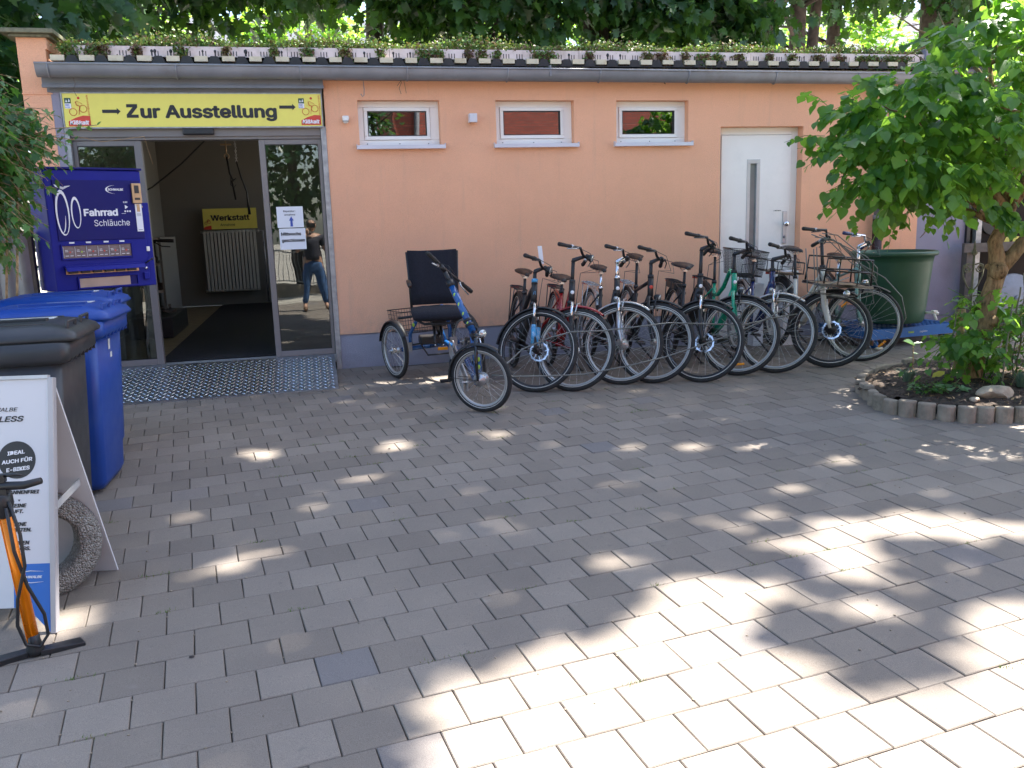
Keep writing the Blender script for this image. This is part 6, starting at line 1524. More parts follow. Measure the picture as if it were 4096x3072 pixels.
def leafy(name, x, y, n_, h, r, size, kinds, mat, label, zc=None, cat='plant'):
    a = nr.uniform(0, 6.283, n_); q = np.sqrt(nr.uniform(0, 1, n_)) * r
    P = np.stack([x + q * np.cos(a), y + q * np.sin(a) * .8, (onbed(x, y) if zc is None else zc) + nr.uniform(.02, h, n_)], 1)
    D = np.stack([np.cos(a), np.sin(a), nr.uniform(-.5, .3, n_)], 1); Nn = unit(np.stack([nr.normal(0, .35, n_), nr.normal(0, .35, n_), np.ones(n_)], 1))
    e = empty(name, (x, y, onbed(x, y) if zc is None else zc), label, cat)
    leaves_mesh('leaves', P, Nn, D, nr.uniform(.6, 1.1, n_) * size, kinds, mat, e)
    m = MB(); zb = onbed(x, y) if zc is None else zc
    for k in range(0, n_, 3): m.path([(x + (P[k, 0] - x) * .3, y + (P[k, 1] - y) * .3, zb), tuple(P[k])], .0018, 3, cap=False)
    m.build('stems', mat, e)
    return e
leafy('strawberry_plant', 4.36, 5.28, 110, .07, .15, .035, [3, 0], M['ivy'], 'low bright green plant with toothed leaves in the front of the bed')
leafy('hosta_plant', 4.52, 5.22, 9, .06, .085, .075, [0], M['silverleaf'], 'small plant with broad pale green oval leaves beside the strawberry plant')
leafy('seedling', 4.86, 5.22, 7, .09, .04, .035, [4], M['mulb'], 'tiny seedling with narrow leaves between trunk and boulder')
e = empty('young_plant', (4.83, 6.06, .24), 'thin upright seedling with one pair of leaves at the rear edge of the bed', 'plant')
m = MB(); m.path([(4.83, 6.06, .2), (4.832, 6.06, .36), (4.825, 6.06, .50)], .005, 5); m.build('stem', M['bark'], e)
leaves_mesh('leaves', np.array([[4.825, 6.06, .5], [4.825, 6.06, .5], [4.83, 6.06, .42], [4.83, 6.06, .38], [4.83, 6.06, .46]]), unit(np.array([[0, -.5, 1.], [0, -.5, 1], [0, -.3, 1], [0, -.3, 1], [0, -.4, 1]])), np.array([[-1, 0, .4], [1, -.3, .2], [.8, -.5, -.1], [-.8, .3, .1], [-.6, -.6, 0.]]), np.array([.09, .08, .04, .04, .03]), [0, 4], M['ivy'], e)
# yellow plant label
m = MB(plane_T((4.70, 5.66, .262), (.96, -.28, 0), (.1, .3, 1))); m.plate([(0, .03), (.05, 0), (.085, .0), (.10, .075), (.055, .082), (.01, .06)], Matrix.Identity(4), .002)
lb = m.build('plant_label', M['yellow'], None, label='crumpled pale yellow plant label at the foot of the trunk', cat='plant label')
# support rods and trellis
def rod(pts, label, name='support_rod'):
    m = MB(); m.path(pts, .006, 6); return m.build(name, M['rust'], None, label=label, cat='plant stake')
rod([(5.15 + .012 * math.sin(z * 18), 5.35, .2 + z) for z in [i * .05 for i in range(17)]], 'thin twisted iron plant stake right of the trunk, bare at its foot')
rod([(5.24 + .012 * math.sin(z * 18 + 1), 5.40, .2 + z) for z in [i * .05 for i in range(19)]], 'taller twisted iron plant stake nearest the rose bush')
rod([(4.72 + .02 * math.sin(z * 12 + 1), 5.50, .2 + z) for z in [i * .05 for i in range(14)]], 'curved iron plant stake just beyond the trunk with a creeper on it')
rod([(4.86, 5.14, .2), (4.87, 5.14, .5), (4.92, 5.16, .9)], 'straight green plant cane in front of the trunk')
e = empty('iron_trellis', (5.02, 6.02, .2), 'ornamental wrought iron trellis with scrolls and a spear tip behind the trunk', 'trellis')
TX, TY = 5.13, 5.80
m = MB(); m.path([(TX, TY, .15), (TX, TY, 1.22)], .009, 6); m.lathe([(.009, 0), (.028, .02), (.012, .05), (.004, .11), (0, .12)], 6, (TX, TY, 1.22)); m.build('centre_bar', M['rust'], e)
def scroll(cx, cz, r, s, flip=1, turns=1.25, tail=None):
    P_ = []
    for k in range(22):
        t = k / 21; a = t * turns * 2 * PI; q = r * (1 - .75 * t)
        P_.append((cx + s * (r - q * math.cos(a)) * 1.0 - s * r, TY, cz + flip * q * math.sin(a)))
    return P_
m = MB()
for s in (-1, 1):
    for z0, r in ((1.12, .035), (.86, .035)):
        c = Vector((TX + s * .06, TY, z0)); P_ = [c + Vector((s * r * (1 - .7 * t) * math.cos(PI + s * 0 + t * 8), 0, r * (1 - .7 * t) * math.sin(PI + t * 8))) for t in [i / 18 for i in range(19)]]
        m.path(P_, .006, 5)
    m.path([(TX + s * .095, TY, 1.12), (TX + s * .09, TY, 1.06), (TX + s * .05, TY, .98), (TX, TY, .93)], .006, 5)
    m.path([(TX + s * .012, TY, 1.15), (TX + s * .05, TY, 1.158), (TX + s * .09, TY, 1.145), (TX + s * .096, TY, 1.11)], .006, 5)
    m.path([(TX + s * .01, TY, .90), (TX + s * .06, TY, .905), (TX + s * .1, TY, .87), (TX + s * .1, TY, .83), (TX + s * .06, TY, .80), (TX + s * .02, TY, .82)], .006, 5)
    m.path([(TX, TY, .62), (TX + s * .03, TY, .70), (TX + s * .09, TY, .76), (TX + s * .11, TY, .70), (TX + s * .08, TY, .64), (TX + s * .05, TY, .67)], .006, 5)
    m.path([(TX, TY, .35), (TX + s * .05, TY, .42), (TX + s * .1, TY, .5), (TX + s * .06, TY, .6), (TX, TY, .62)], .006, 5)
m.build('scroll', M['rust'], e)
m = MB(); m.path([(5.03, 5.78, .15), (5.03, 5.78, .80)], .032, 8); m.build('stump_post', M['bark'], None, label='short weathered wooden post behind the trunk', cat='post')

# ---------------- mulberry tree ----------------
e = empty('mulberry_tree', (4.90, 5.50, .2), 'small mulberry tree with crooked trunk and broad glossy leaves in the bed', 'tree')
m = MB()
m.path([(4.885, 5.50, .18), (4.89, 5.50, .26), (4.93, 5.50, .45), (4.985, 5.50, .65), (5.01, 5.5, .78), (5.03, 5.5, .92), (5.07, 5.5, 1.05), (5.09, 5.5, 1.15), (5.06, 5.5, 1.25), (5.04, 5.5, 1.33), (5.10, 5.5, 1.45), (5.16, 5.5, 1.6)],
       [.108, .093, .078, .074, .068, .066, .061, .072, .055, .052, .048, .042], 14)
m.path([(5.09, 5.5, 1.12), (5.16, 5.46, 1.22), (5.22, 5.42, 1.33), (5.33, 5.36, 1.48), (5.5, 5.3, 1.75)], [.06, .052, .048, .045, .03], 12)
m.path([(5.08, 5.5, 1.13), (4.98, 5.5, 1.155)], [.03, .02], 8); m.path([(5.14, 5.48, 1.22), (5.17, 5.40, 1.26)], [.03, .022], 8)
m.ball((5.02, 5.45, .74), .05, 10); m.ball((5.05, 5.46, 1.12), .07, 10); m.ball((4.97, 5.43, .55), .045, 8)
rb = random.Random(9)
tips = []
def branch(p, d, r, L_, depth):
    pts_ = [Vector(p)]; dd = Vector(d).normalized(); q = Vector(p)
    for k in range(5):
        dd = (dd + Vector((rb.gauss(0, .16), rb.gauss(0, .16), rb.gauss(0.02, .12)))).normalized(); q = q + dd * L_ / 5; pts_.append(q.copy())
    m.path(pts_, [r * (1 - .13 * k) for k in range(6)], 7 if r > .012 else 4)
    if depth > 0:
        for k in (2, 3, 4, 5):
            dn = (dd + Vector((rb.gauss(0, .7), rb.gauss(0, .7), rb.gauss(0, .45)))).normalized(); branch(pts_[k], dn, r * .5, L_ * .62, depth - 1)
    else: tips.append((pts_[-1], dd)); tips.append((pts_[3], dd))
for p, d, r, L_ in (((5.14, 5.5, 1.56), (-.75, -.1, .65), .035, .75), ((5.10, 5.5, 1.40), (-.8, .05, .55), .024, .5), ((5.16, 5.5, 1.6), (-.15, .3, .9), .04, 1.1), ((5.16, 5.5, 1.6), (.3, -.45, .8), .035, 1.0), ((5.33, 5.36, 1.48), (.5, -.4, .6), .035, 1.1),
                    ((5.33, 5.36, 1.48), (.9, .2, .5), .035, 1.2), ((5.16, 5.5, 1.58), (-.4, -.6, .7), .03, .7), ((5.5, 5.3, 1.75), (.1, .5, .9), .03, 1.0), ((5.12, 5.5, 1.45), (-.5, .7, .5), .03, .7)):
    branch(p, d, r, L_, 2)
trunk = m.build('trunk', M['trunkbark'], e)
# crown of leaves: hanging sprays through an uneven volume
BLOBS = [((4.5, 5.35, 2.14), (.92, .75, .46), 1.0), ((5.3, 5.4, 2.52), (.95, .9, .58), 1.0), ((4.15, 5.3, 1.97), (.50, .5, .31), .6), ((4.3, 5.4, 1.84), (.40, .5, .12), .2), ((5.0, 5.9, 1.85), (.5, .35, .16), .15), ((5.9, 5.4, 2.55), (.6, .8, .55), .5),
         ((4.95, 5.45, 2.72), (.5, .5, .36), .45), ((4.2, 5.35, 2.25), (.42, .4, .28), .4), ((5.5, 5.3, 2.85), (.5, .5, .35), .4), ((4.98, 5.2, 3.0), (.2, .2, .2), .06), ((5.35, 5.25, 3.08), (.25, .2, .16), .08)]
def spray(nsp, blobs, rs, droop=.55, size=.10, per=(6, 10)):
    P, D, Nn, S = [], [], [], []; stems = MB()
    wts = np.array([b_[2] for b_ in blobs]); wts = wts / wts.sum()
    for i in range(nsp):
        c, r, _ = blobs[rs.choice(len(blobs), p=wts)]
        v = rs.normal(size=3); v /= np.linalg.norm(v); rad = rs.uniform(.35, 1.0) ** .45
        p = np.array(c) + v * np.array(r) * rad
        out = unit(v * np.array([1, 1, .5]) + rs.normal(0, .45, 3)); out[2] -= .1 * (v[2] < 0)
        out = unit(out); L_ = rs.uniform(.18, .38); k_ = rs.randint(*per)
        prev = p
        for k in range(k_):
            t = k / k_; q = p + out * L_ * t + np.array([0, 0, -.10 * t * t]); s_ = 1 if k % 2 else -1
            side = unit(np.cross(out, [0, 0, 1.]) + 1e-6) * s_
            d = unit(out * .45 + side * .7 + np.array([0, 0, -droop - rs.uniform(0, .6)]) + rs.normal(0, .25, 3))
            n_ = unit(np.array([0, 0, 1.]) + side * .35 + out * .35 + rs.normal(0, .35, 3))
            P.append(q + d * .02); D.append(d); Nn.append(n_); S.append(size * (rs.uniform(.45, 1.2) ** 1.0) * (1 - .35 * t))
        stems.path([tuple(p), tuple(p + out * L_ * .5 + np.array([0, 0, -.025])), tuple(p + out * L_ + np.array([0, 0, -.10]))], [.003, .0024, .0014], 3, cap=False)
    return np.array(P), np.array(Nn), np.array(D), np.array(S), stems
rs = np.random.RandomState(21)
P, Nn, D, S, stems = spray(600, BLOBS, rs, size=.112)
# leaning single sprays of the outline
for tip, base in (((3.50, 5.2, 2.02), (3.95, 5.3, 2.0)), ((3.62, 5.2, 2.45), (4.0, 5.3, 2.4)), ((4.72, 5.2, 2.98), (4.85, 5.3, 2.6)), ((5.33, 5.2, 3.25), (5.3, 5.3, 2.9)), ((4.15, 5.2, 2.62), (4.35, 5.3, 2.45)), ((4.72, 5.0, 1.42), (4.7, 5.2, 1.62)), ((4.85, 5.0, 1.42), (4.8, 5.2, 1.6)), ((5.6, 5.2, 3.2), (5.5, 5.3, 2.9))):
    a, b__ = np.array(base), np.array(tip); L_ = b__ - a; pp, nn_, dd_, ss_ = [], [], [], []
    for k in range(12):
        t = k / 11; s_ = 1 if k % 2 else -1; o_ = unit(L_); sd = unit(np.cross(o_, [0, -1., .2])) * s_
        pp.append(a + L_ * t); dd_.append(unit(o_ * .5 + sd * .6 + np.array([0, 0, -.6]))); nn_.append(unit(np.array([0, -.5, .8]) + rs.normal(0, .3, 3))); ss_.append(.125 * (1 - .5 * t))
    P = np.concatenate([P, pp]); D = np.concatenate([D, dd_]); Nn = np.concatenate([Nn, nn_]); S = np.concatenate([S, ss_]); stems.path([tuple(a), tuple(b__)], .003, 3)
stems.build('twigs', M['mulb'], e)
def split_leaves(P, Nn, D, S, kinds, mat, parent, count, name='leaf', stuffname='foliage'):
    """the leaves that show largest are separate parts, the rest one mesh"""
    cpos = np.array([0, 0, CAMZ]); score = S / np.linalg.norm(P - cpos, axis=1)
    vdir_ = unit(cpos - P); face = np.abs((unit(Nn) * vdir_).sum(1)) + .3; score = score * face
    # prefer leaves in front, seen from the camera
    score = score * np.exp(-(P[:, 1] - P[:, 1].min()) * 1.2)
    for i_, p_ in enumerate(P):
        pr = proj(tuple(p_))
        if pr is None or not (0 < pr[0] < 1024 and 0 < pr[1] < 768): score[i_] = 0
    order = np.argsort(-score); big, rest = order[:count], order[count:]
    mes = []
    for kd in kinds:
        V, F = leaf_template(kd); mes.append(mesh_np(name, V, F, mat))
    Bm = bases(Nn, D); inv = wm(parent).inverted()
    for j, i_ in enumerate(big):
        R_ = Matrix([[float(x) * float(S[i_]) for x in row] for row in Bm[i_]]).to_4x4(); R_.translation = Vector([float(x) for x in P[i_]])
        o = bpy.data.objects.new(name, mes[j % len(kinds)]); COL.objects.link(o); o.parent = parent; o.matrix_local = inv @ R_
    leaves_mesh(stuffname, P[rest], Nn[rest], D[rest], S[rest], kinds, mat, parent, kind='stuff')
split_leaves(P, Nn, D, S, [0, 1, 0], M['mulb'], e, 290)
# suckers round the trunk foot
e2 = empty('mulberry_shoots', (4.95, 5.4, .25), 'leafy mulberry shoots growing round the lower trunk', 'shrub')
rs = np.random.RandomState(5)
P, Nn, D, S, stems = spray(95, [((4.95, 5.38, .75), (.28, .22, .17), 1.0), ((5.2, 5.36, .78), (.25, .2, .15), .8), ((4.78, 5.36, .60), (.16, .14, .12), .5), ((4.62, 5.36, .62), (.16, .1, .06), .25), ((4.92, 5.34, .46), (.1, .1, .14), .3)], rs, size=.085, per=(4, 7))
stems.path([(4.95, 5.42, .3), (4.98, 5.38, .7)], .006, 5); stems.path([(5.0, 5.42, .3), (5.2, 5.38, .75)], .006, 5); stems.path([(4.92, 5.42, .3), (4.7, 5.36, .62)], .005, 5)
stems.build('shoots', M['mulb'], e2)
split_leaves(P, Nn, D, S, [0, 1], M['mulb'], e2, 120)
# rose bush with an orange bloom
e3 = empty('rose_bush', (5.35, 5.3, .22), 'dark leaved rose bush with one orange bloom at the picture edge of the bed', 'shrub')
e3['label'] = 'dark leaved rose bush with one orange bloom beside the mulberry shoots'
rs = np.random.RandomState(8)
P, Nn, D, S, stems = spray(150, [((5.28, 5.3, .56), (.26, .2, .20), 1.0), ((5.5, 5.3, .70), (.3, .25, .3), 1.0)], rs, size=.042, per=(6, 10))
stems.path([(5.45, 5.28, .22), (5.32, 5.28, .42), (5.22, 5.28, .55)], .009, 6); stems.path([(5.45, 5.28, .22), (5.5, 5.3, .8)], .008, 6)
stems.build('canes', M['bark'], e3); leaves_mesh('foliage', P, Nn, D, S, [4, 0], M['ivy'], e3, kind='stuff')
def bloom(c, r, mat, parent, seed):
    rs = np.random.RandomState(seed); n_ = 22; a = rs.uniform(0, 6.28, n_); el = np.linspace(.1, 1.3, n_)
    Dv = np.stack([np.cos(a) * np.sin(el), -np.abs(np.sin(a)) * .4 - .2, np.cos(el)], 1); Dv = unit(Dv + rs.normal(0, .3, (n_, 3)))
    return leaves_mesh('bloom', np.tile(np.array(c), (n_, 1)) + Dv * r * .2, unit(rs.normal(size=(n_, 3))), Dv, np.full(n_, r), [0], mat, parent)
bloom((5.10, 5.10, .70), .035, M['petal'], e3, 3)
# ---------------- creeper above the bins ----------------
e = empty('creeper', (-2.2, 5.9, .16), 'dense green climbing creeper hanging over the grey screen beside the vending machine', 'creeper')
rs = np.random.RandomState(31)
P, Nn, D, S, stems = spray(1150, [((-2.12, 5.85, 2.08), (.36, .35, .38), 1.0), ((-1.93, 5.85, 2.24), (.28, .28, .18), .7), ((-2.08, 5.8, 1.93), (.22, .2, .16), .7), ((-2.4, 5.9, 2.3), (.45, .4, .6), .35), ((-2.05, 5.8, 2.45), (.28, .2, .18), .3), ((-1.88, 5.75, 1.80), (.10, .1, .10), .12)], rs, size=.078, droop=.9, per=(6, 11))
for k in range(8): stems.path([(-2.3 + k * .05, 6.1, .2), (-2.25 + k * .06, 6.0, 1.2), (-2.1 + k * .06, 5.9, 2.1)], .008, 5)
for tip in ((-1.32, 5.75, 2.16), (-1.42, 5.7, 2.30), (-1.18, 5.72, 2.24), (-1.38, 5.7, 2.05)):
    a, b__ = np.array((-1.7, 5.8, 2.15)), np.array(tip); pp = []; n_ = 7
    for k in range(n_):
        t = (k + 3) / (n_ + 2); P = np.concatenate([P, [a + (b__ - a) * t]]); D = np.concatenate([D, [unit(np.array([.6, -.2, -.5 if k % 2 else .5]))]]); Nn = np.concatenate([Nn, [unit(np.array([0, -.7, .6]) + rs.normal(0, .3, 3))]]); S = np.concatenate([S, [.062 * (1.15 - .6 * t)]])
    stems.path([tuple(a), tuple((a + b__) / 2 + np.array([0, 0, .03])), tuple(b__)], .0025, 4)
stems.path([(-1.4, 5.72, 2.2), (-1.2, 5.9, 2.16), (-1.0, 6.2, 2.22), (-.98, 6.3, 2.05)], .0018, 4)
stems.build('vines', M['bark'], e)
split_leaves(P, Nn, D, S, [3, 4, 3], M['ivy'], e, 200)
bloom((-1.93, 5.35, 2.36), .04, M['pinkp'], e, 5)
# ---------------- planted roof ----------------
rs = np.random.RandomState(77)
Pn, Nn_, Dn, Sn, red = [], [], [], [], []
def tuft(cx, cy, cz, n_, rx, ry, h, size, isred=0.0, hang=0.0):
    for k in range(n_):
        v = rs.normal(size=3) * np.array([rx, ry, h]) * .6; p = np.array([cx, cy, cz]) + v; p[2] = cz + abs(v[2]) if not hang else cz - abs(v[2]) * hang
        Pn.append(p); Nn_.append(unit(rs.normal(size=3) + np.array([0, -.6, .8]))); Dn.append(unit(np.array([rs.normal(0, .8), -.3 + rs.normal(0, .6), (.5 if not hang else -.2) + rs.normal(0, .7)]))); Sn.append(size * rs.uniform(.6, 1.3)); red.append(rs.random_sample() < isred)
x = -1.95
while x < 7.0:
    prog = (x + 2) / 9; hgt = .04 + .05 * abs(math.sin(x * 2.3 + .8)) ** 2 * (1.2 if x < 2.5 else .8)
    tuft(x, 8.53, 3.20 + .0032 * (x + 2), 95, .06, .05, hgt * 1.1, .020, .08 + .16 * prog)
    tuft(x, 8.68, 3.21, 34, .08, .09, hgt * 1.5, .024, .08)
    x += .052
hangs = [(-1.9, .12, 0), (-1.72, .1, .2), (-1.62, .08, .8), (-1.35, .07, .7), (-.98, .08, .3), (-.6, .06, .8), (-.18, .05, .2), (.45, .09, .6), (.78, .05, .4), (1.2, .13, .15), (1.3, .12, .25), (1.62, .06, .9), (1.9, .05, .4), (2.3, .09, .2), (2.42, .10, .25), (2.83, .06, .5), (3.45, .10, .6), (3.6, .10, 1.), (3.85, .07, .9), (4.05, .13, .45), (4.2, .10, .2), (4.45, .08, .8), (4.8, .06, .8), (5.05, .07, .6), (5.35, .10, .9), (5.6, .10, .8), (5.9, .14, .25), (6.05, .14, .2), (6.25, .15, .15), (6.4, .14, .2), (1.75, .09, .3), (.12, .08, .2)]
for hx, hr, rd in hangs:
    tuft(hx, 8.435, 3.215, int(230 * hr / .1), hr * .6, .018, .12 * min(1.5, hr / .08), .021, rd, hang=1.0)
Pn, Nn_, Dn, Sn, red = map(np.array, (Pn, Nn_, Dn, Sn, red))
leaves_mesh('roof_stonecrop', Pn[~red], Nn_[~red], Dn[~red], Sn[~red], [0], M['sed'], None, kind='stuff', label='green stonecrop growing along the roof edge', cat='roof planting')
leaves_mesh('reddish_stonecrop', Pn[red], Nn_[red], Dn[red], Sn[red], [0], M['sedred'], None, kind='stuff', label='reddish stonecrop hanging over the roof edge strip', cat='roof planting')

# ---------------- neighbour at the right ----------------
nb = empty('neighbour_shed', (8.6, 8.4, .27), 'dark glazed shed with yellow lettering behind the mulberry tree', 'shed')
b = MB(); b.box(7.36, 12.0, 8.9, 9.0, .1, 3.0); b.build('shed_wall', M['oldwood'], nb)
b = MB(); b.box(7.40, 7.47, 8.36, 8.42, .1, 2.6); b.box(7.40, 12, 8.36, 8.42, 2.5, 2.6); b.box(9.6, 9.66, 8.36, 8.42, .1, 2.5); b.build('glazing_frame', M['galv'], nb)
b = MB(); b.box(7.47, 9.6, 8.385, 8.395, .4, 2.5); b.build('pane', M['shedpane'], nb); b = MB(); b.box(7.36, 12, 8.1, 9.6, 2.62, 2.72); b.build('shed_roof', M['retw'], nb)
b = MB(); b.box(7.47, 9.6, 8.43, 8.44, .2, 2.5); b.build('window_backing', M['leather'], nb)
text('AS', .30, plane_T((7.75, 8.378, 1.09), (1, 0, 0)), M['yellow'], nb, bold=.03, shear=.15)
b = MB(); b.ball((7.62, 8.37, 1.42), .12, 12, sc=(1.3, .05, 1.2)); b.build('painted_mark', M['ink'], nb)
fe = empty('timber_railing', (7.7, 8.2, .27), 'grey timber rail with posts before the dark shed window', 'railing')
b = MB(); b.bar((7.12, 8.22, 1.15), (11.0, 8.30, 1.15), .035, .10); b.build('rail', M['oldwood'], fe)
for xx in (7.2, 9.0, 10.8): b = MB(); b.box(xx, xx + .08, 8.25, 8.33, .2, 1.2); b.build('post', M['oldwood'], fe)
b = MB(); b.lathe([(0, .02), (.10, .012), (.27, .0), (.29, -.012), (.28, -.03), (0, -.03)], 36, (7.62, 7.95, .58), (-.1, -1, .25)); b.lathe([(0, .04), (.03, .035), (.04, .02)], 16, (7.62, 7.95, .58), (-.1, -1, .25))
b.build('metal_lid', M['zinc'], None, label='round grey metal lid leaning on the dark shed behind the roses', cat='lid')
# ---------------- trees behind the building ----------------
def tree(x, y, h, r, crown, n_, size, seed, label, mat='maple', limbs=6, lean_=(0, 0), fork=False, zlow=4.4, group='trees behind the workshop'):
    rs = np.random.RandomState(seed); rr = random.Random(seed); z0 = gz(min(x, 14), min(y, 16)) - .1
    e = empty('maple_tree', (x, y, z0), label, 'tree', group)
    m = MB(); top = Vector((x + lean_[0], y + lean_[1], h))
    P_ = [Vector((x, y, z0)).lerp(top, t) + Vector((rr.gauss(0, .05), rr.gauss(0, .05), 0)) for t in (0, .2, .4, .6, .8, 1)]
    m.path(P_, [r * 1.25, r, r * .9, r * .8, r * .55, r * .2], 12)
    if fork: m.path([P_[1], P_[1] + Vector((.25, 0, 1.2)), P_[2] + Vector((.5, .1, 1.0)), P_[4] + Vector((1.0, 0, 0))], [r * .8, r * .7, r * .6, r * .2], 10)
    for k in range(limbs):
        t = rr.uniform(.38, .85); a = rr.uniform(0, 6.28); p = Vector((x, y, z0)).lerp(top, t); L_ = rr.uniform(1.6, 3.4)
        d = Vector((math.cos(a), math.sin(a), rr.uniform(-.1, .6))); m.path([p, p + d * L_ * .4 + Vector((0, 0, .15)), p + d * L_ * .8 + Vector((0, 0, -.05)), p + d * L_], [r * .32, r * .22, r * .12, .015], 6)
    m.build('trunk', M['darkbark'], e)
    if group == 'trees behind the workshop' and n_ > 800:
        crown = crown + [((c[0][0] + 1.1, c[0][1] + .8, c[0][2] + 2.3), (c[1][0] * 1.1, c[1][1] * 1.3, 1.5), c[2] * .7) for c in crown]; n_ = int(n_ * 2.0)
    Ps = []
    wt = np.array([c[2] for c in crown], float); wt /= wt.sum(); cnt = rs.multinomial(n_, wt)
    Nn_, Dd = [], []
    for (c, rad, _), q in zip(crown, cnt):
        ncl = max(3, q // 28); cv = rs.normal(size=(ncl, 3)); cv = unit(cv) * rs.uniform(.3, 1, (ncl, 1)) ** .5
        which = rs.randint(ncl, size=q); P0_ = np.array(c) + cv[which] * np.array(rad) + rs.normal(0, 1, (q, 3)) * np.array([.34, .34, .24]); Ps.append(P0_)
        out = unit(cv[which] + rs.normal(0, .5, (q, 3))); Dd.append(unit(out + np.array([0, 0, -.7]))); Nn_.append(unit(out * .5 + np.array([0, 0, .9]) + rs.normal(0, .4, (q, 3))))
    P = np.concatenate(Ps); D_ = np.concatenate(Dd); N_2 = np.concatenate(Nn_)
    leaves_mesh('crown', P, N_2, D_, rs.uniform(.7, 1.2, len(P)) * size, [2], M[mat], e, kind='stuff')
    return e
tree(-6.2, 14.5, 11, .22, [((-5.4, 13.6, 5.4), (2.8, 2.0, 2.6), 1), ((-4.6, 12.2, 3.6), (1.8, 1.2, 1.6), .5), ((-3.7, 9.6, 2.9), (1.1, .8, 1.6), .5), ((-2.4, 10.6, 6.0), (2.2, 1.6, 1.0), .7)], 8500, .19, 1, 'dense dark maple behind the tiled pier, thickest crown over the roof end')
tree(-2.9, 16.8, 12, .24, [((-2.4, 16.2, 6.3), (2.4, 1.6, 1.9), 1), ((-1.2, 15.8, 6.0), (1.6, .9, 1.1), .4)], 3300, .19, 2, 'dark maple above the left half of the yellow sign')
tree(1.55, 17.6, 12, .20, [((1.2, 16.6, 6.7), (2.3, 1.4, 1.4), .75), ((.2, 16.9, 6.2), (.9, .9, .8), .2)], 1900, .19, 3, 'open crowned maple with curved bare limbs above the sliding door', limbs=9)
tree(3.6, 16.4, 12, .17, [((3.5, 16.2, 6.0), (1.9, 1.4, 1.6), 1), ((2.4, 15.9, 5.5), (1.0, .8, .8), .3)], 3000, .20, 4, 'dark maple between the first and the second window')
tree(5.78, 17.0, 12, .33, [((5.3, 16.0, 6.4), (1.9, 1.0, 1.5), .8), ((7.2, 16.2, 6.0), (1.5, 1.2, 1.5), .9)], 3200, .20, 5, 'thick trunked maple above the second window with a large side fork', fork=True)
tree(8.4, 17.4, 12, .16, [((8.3, 16.4, 6.3), (1.8, 1.2, 1.6), 1)], 2500, .20, 6, 'dark maple above the third window')
tree(9.75, 17.2, 12, .13, [((10.0, 16.8, 7.4), (1.7, 1.4, 1.0), 1)], 900, .19, 7, 'slim straight trunk standing alone against the bright gap above the white door')
tree(10.45, 17.3, 12, .19, [((11.0, 17.0, 7.2), (1.7, 1.4, 1.2), 1)], 1000, .19, 8, 'forked trunk with a pale bark wound between the door and the mulberry', fork=True)
tree(11.6, 18.4, 12, .17, [((12.0, 17.6, 6.9), (1.5, 1.4, 1.3), 1)], 1200, .19, 9, 'leaning dark trunk seen just beyond the forked one', lean_=(.9, 0))
tree(13.6, 17.0, 13, .42, [((13.9, 16.0, 7.0), (2.2, 1.4, 1.7), 1), ((15.5, 16, 6), (2, 1.4, 2), .6)], 2800, .19, 10, 'broad dark trunk rising directly behind the top of the mulberry')
BR = [((-9, 25, 6.8), 5), ((-4.2, 27, 6.8), 4), ((.4, 25, 6.6), 4), ((4.5, 28, 6.8), 4), ((8.5, 26, 7), 4), ((12.5, 25, 6.6), 5), ((17, 26, 6.6), 5), ((21, 25, 6.5), 5)]
for i, ((x, y, z), w) in enumerate(BR):
    rs_ = np.random.RandomState(100 + i)
    tree(x, y, 9.5, .14, [((x, y, z - .6), (w * .55, 2.0, 2.5), 1)], 1600, .23, 100 + i, ['sunlit yellow green tree far behind the pier', 'sunlit tree glimpsed behind the sign', 'bright sunlit tree seen through the gap above the sliding door', 'sunlit tree glimpsed between the dark crowns over the first window', 'sunlit tree glimpsed over the third window', 'sunlit tree behind the row of bare trunks', 'sunlit tree behind the mulberry top', 'sunlit tree at the far end of the row'][i], mat='litleaf', group='sunlit trees in the distance')
# pale apartment house far behind
ap = empty('apartment_house', (6, 40, 0), 'pale rendered apartment house glimpsed through the trees', 'building')
b = MB(); b.box(-6, 9.5, 38, 46, 0, 10.0); b.box(17, 34, 40, 48, 0, 11.5); b.build('wall', M['house'], ap)
for x in np.arange(-5, 9, 2.6):
    for z in (2.0, 5.0, 8.0):
        b = MB(); b.box(x, x + 1.2, 37.96, 38.01, z, z + 1.5); w_ = b.build('window', M['pvc'], ap); b = MB(); b.box(x + .1, x + 1.1, 37.94, 37.955, z + .1, z + 1.4); b.build('pane', M['wglass'], w_)
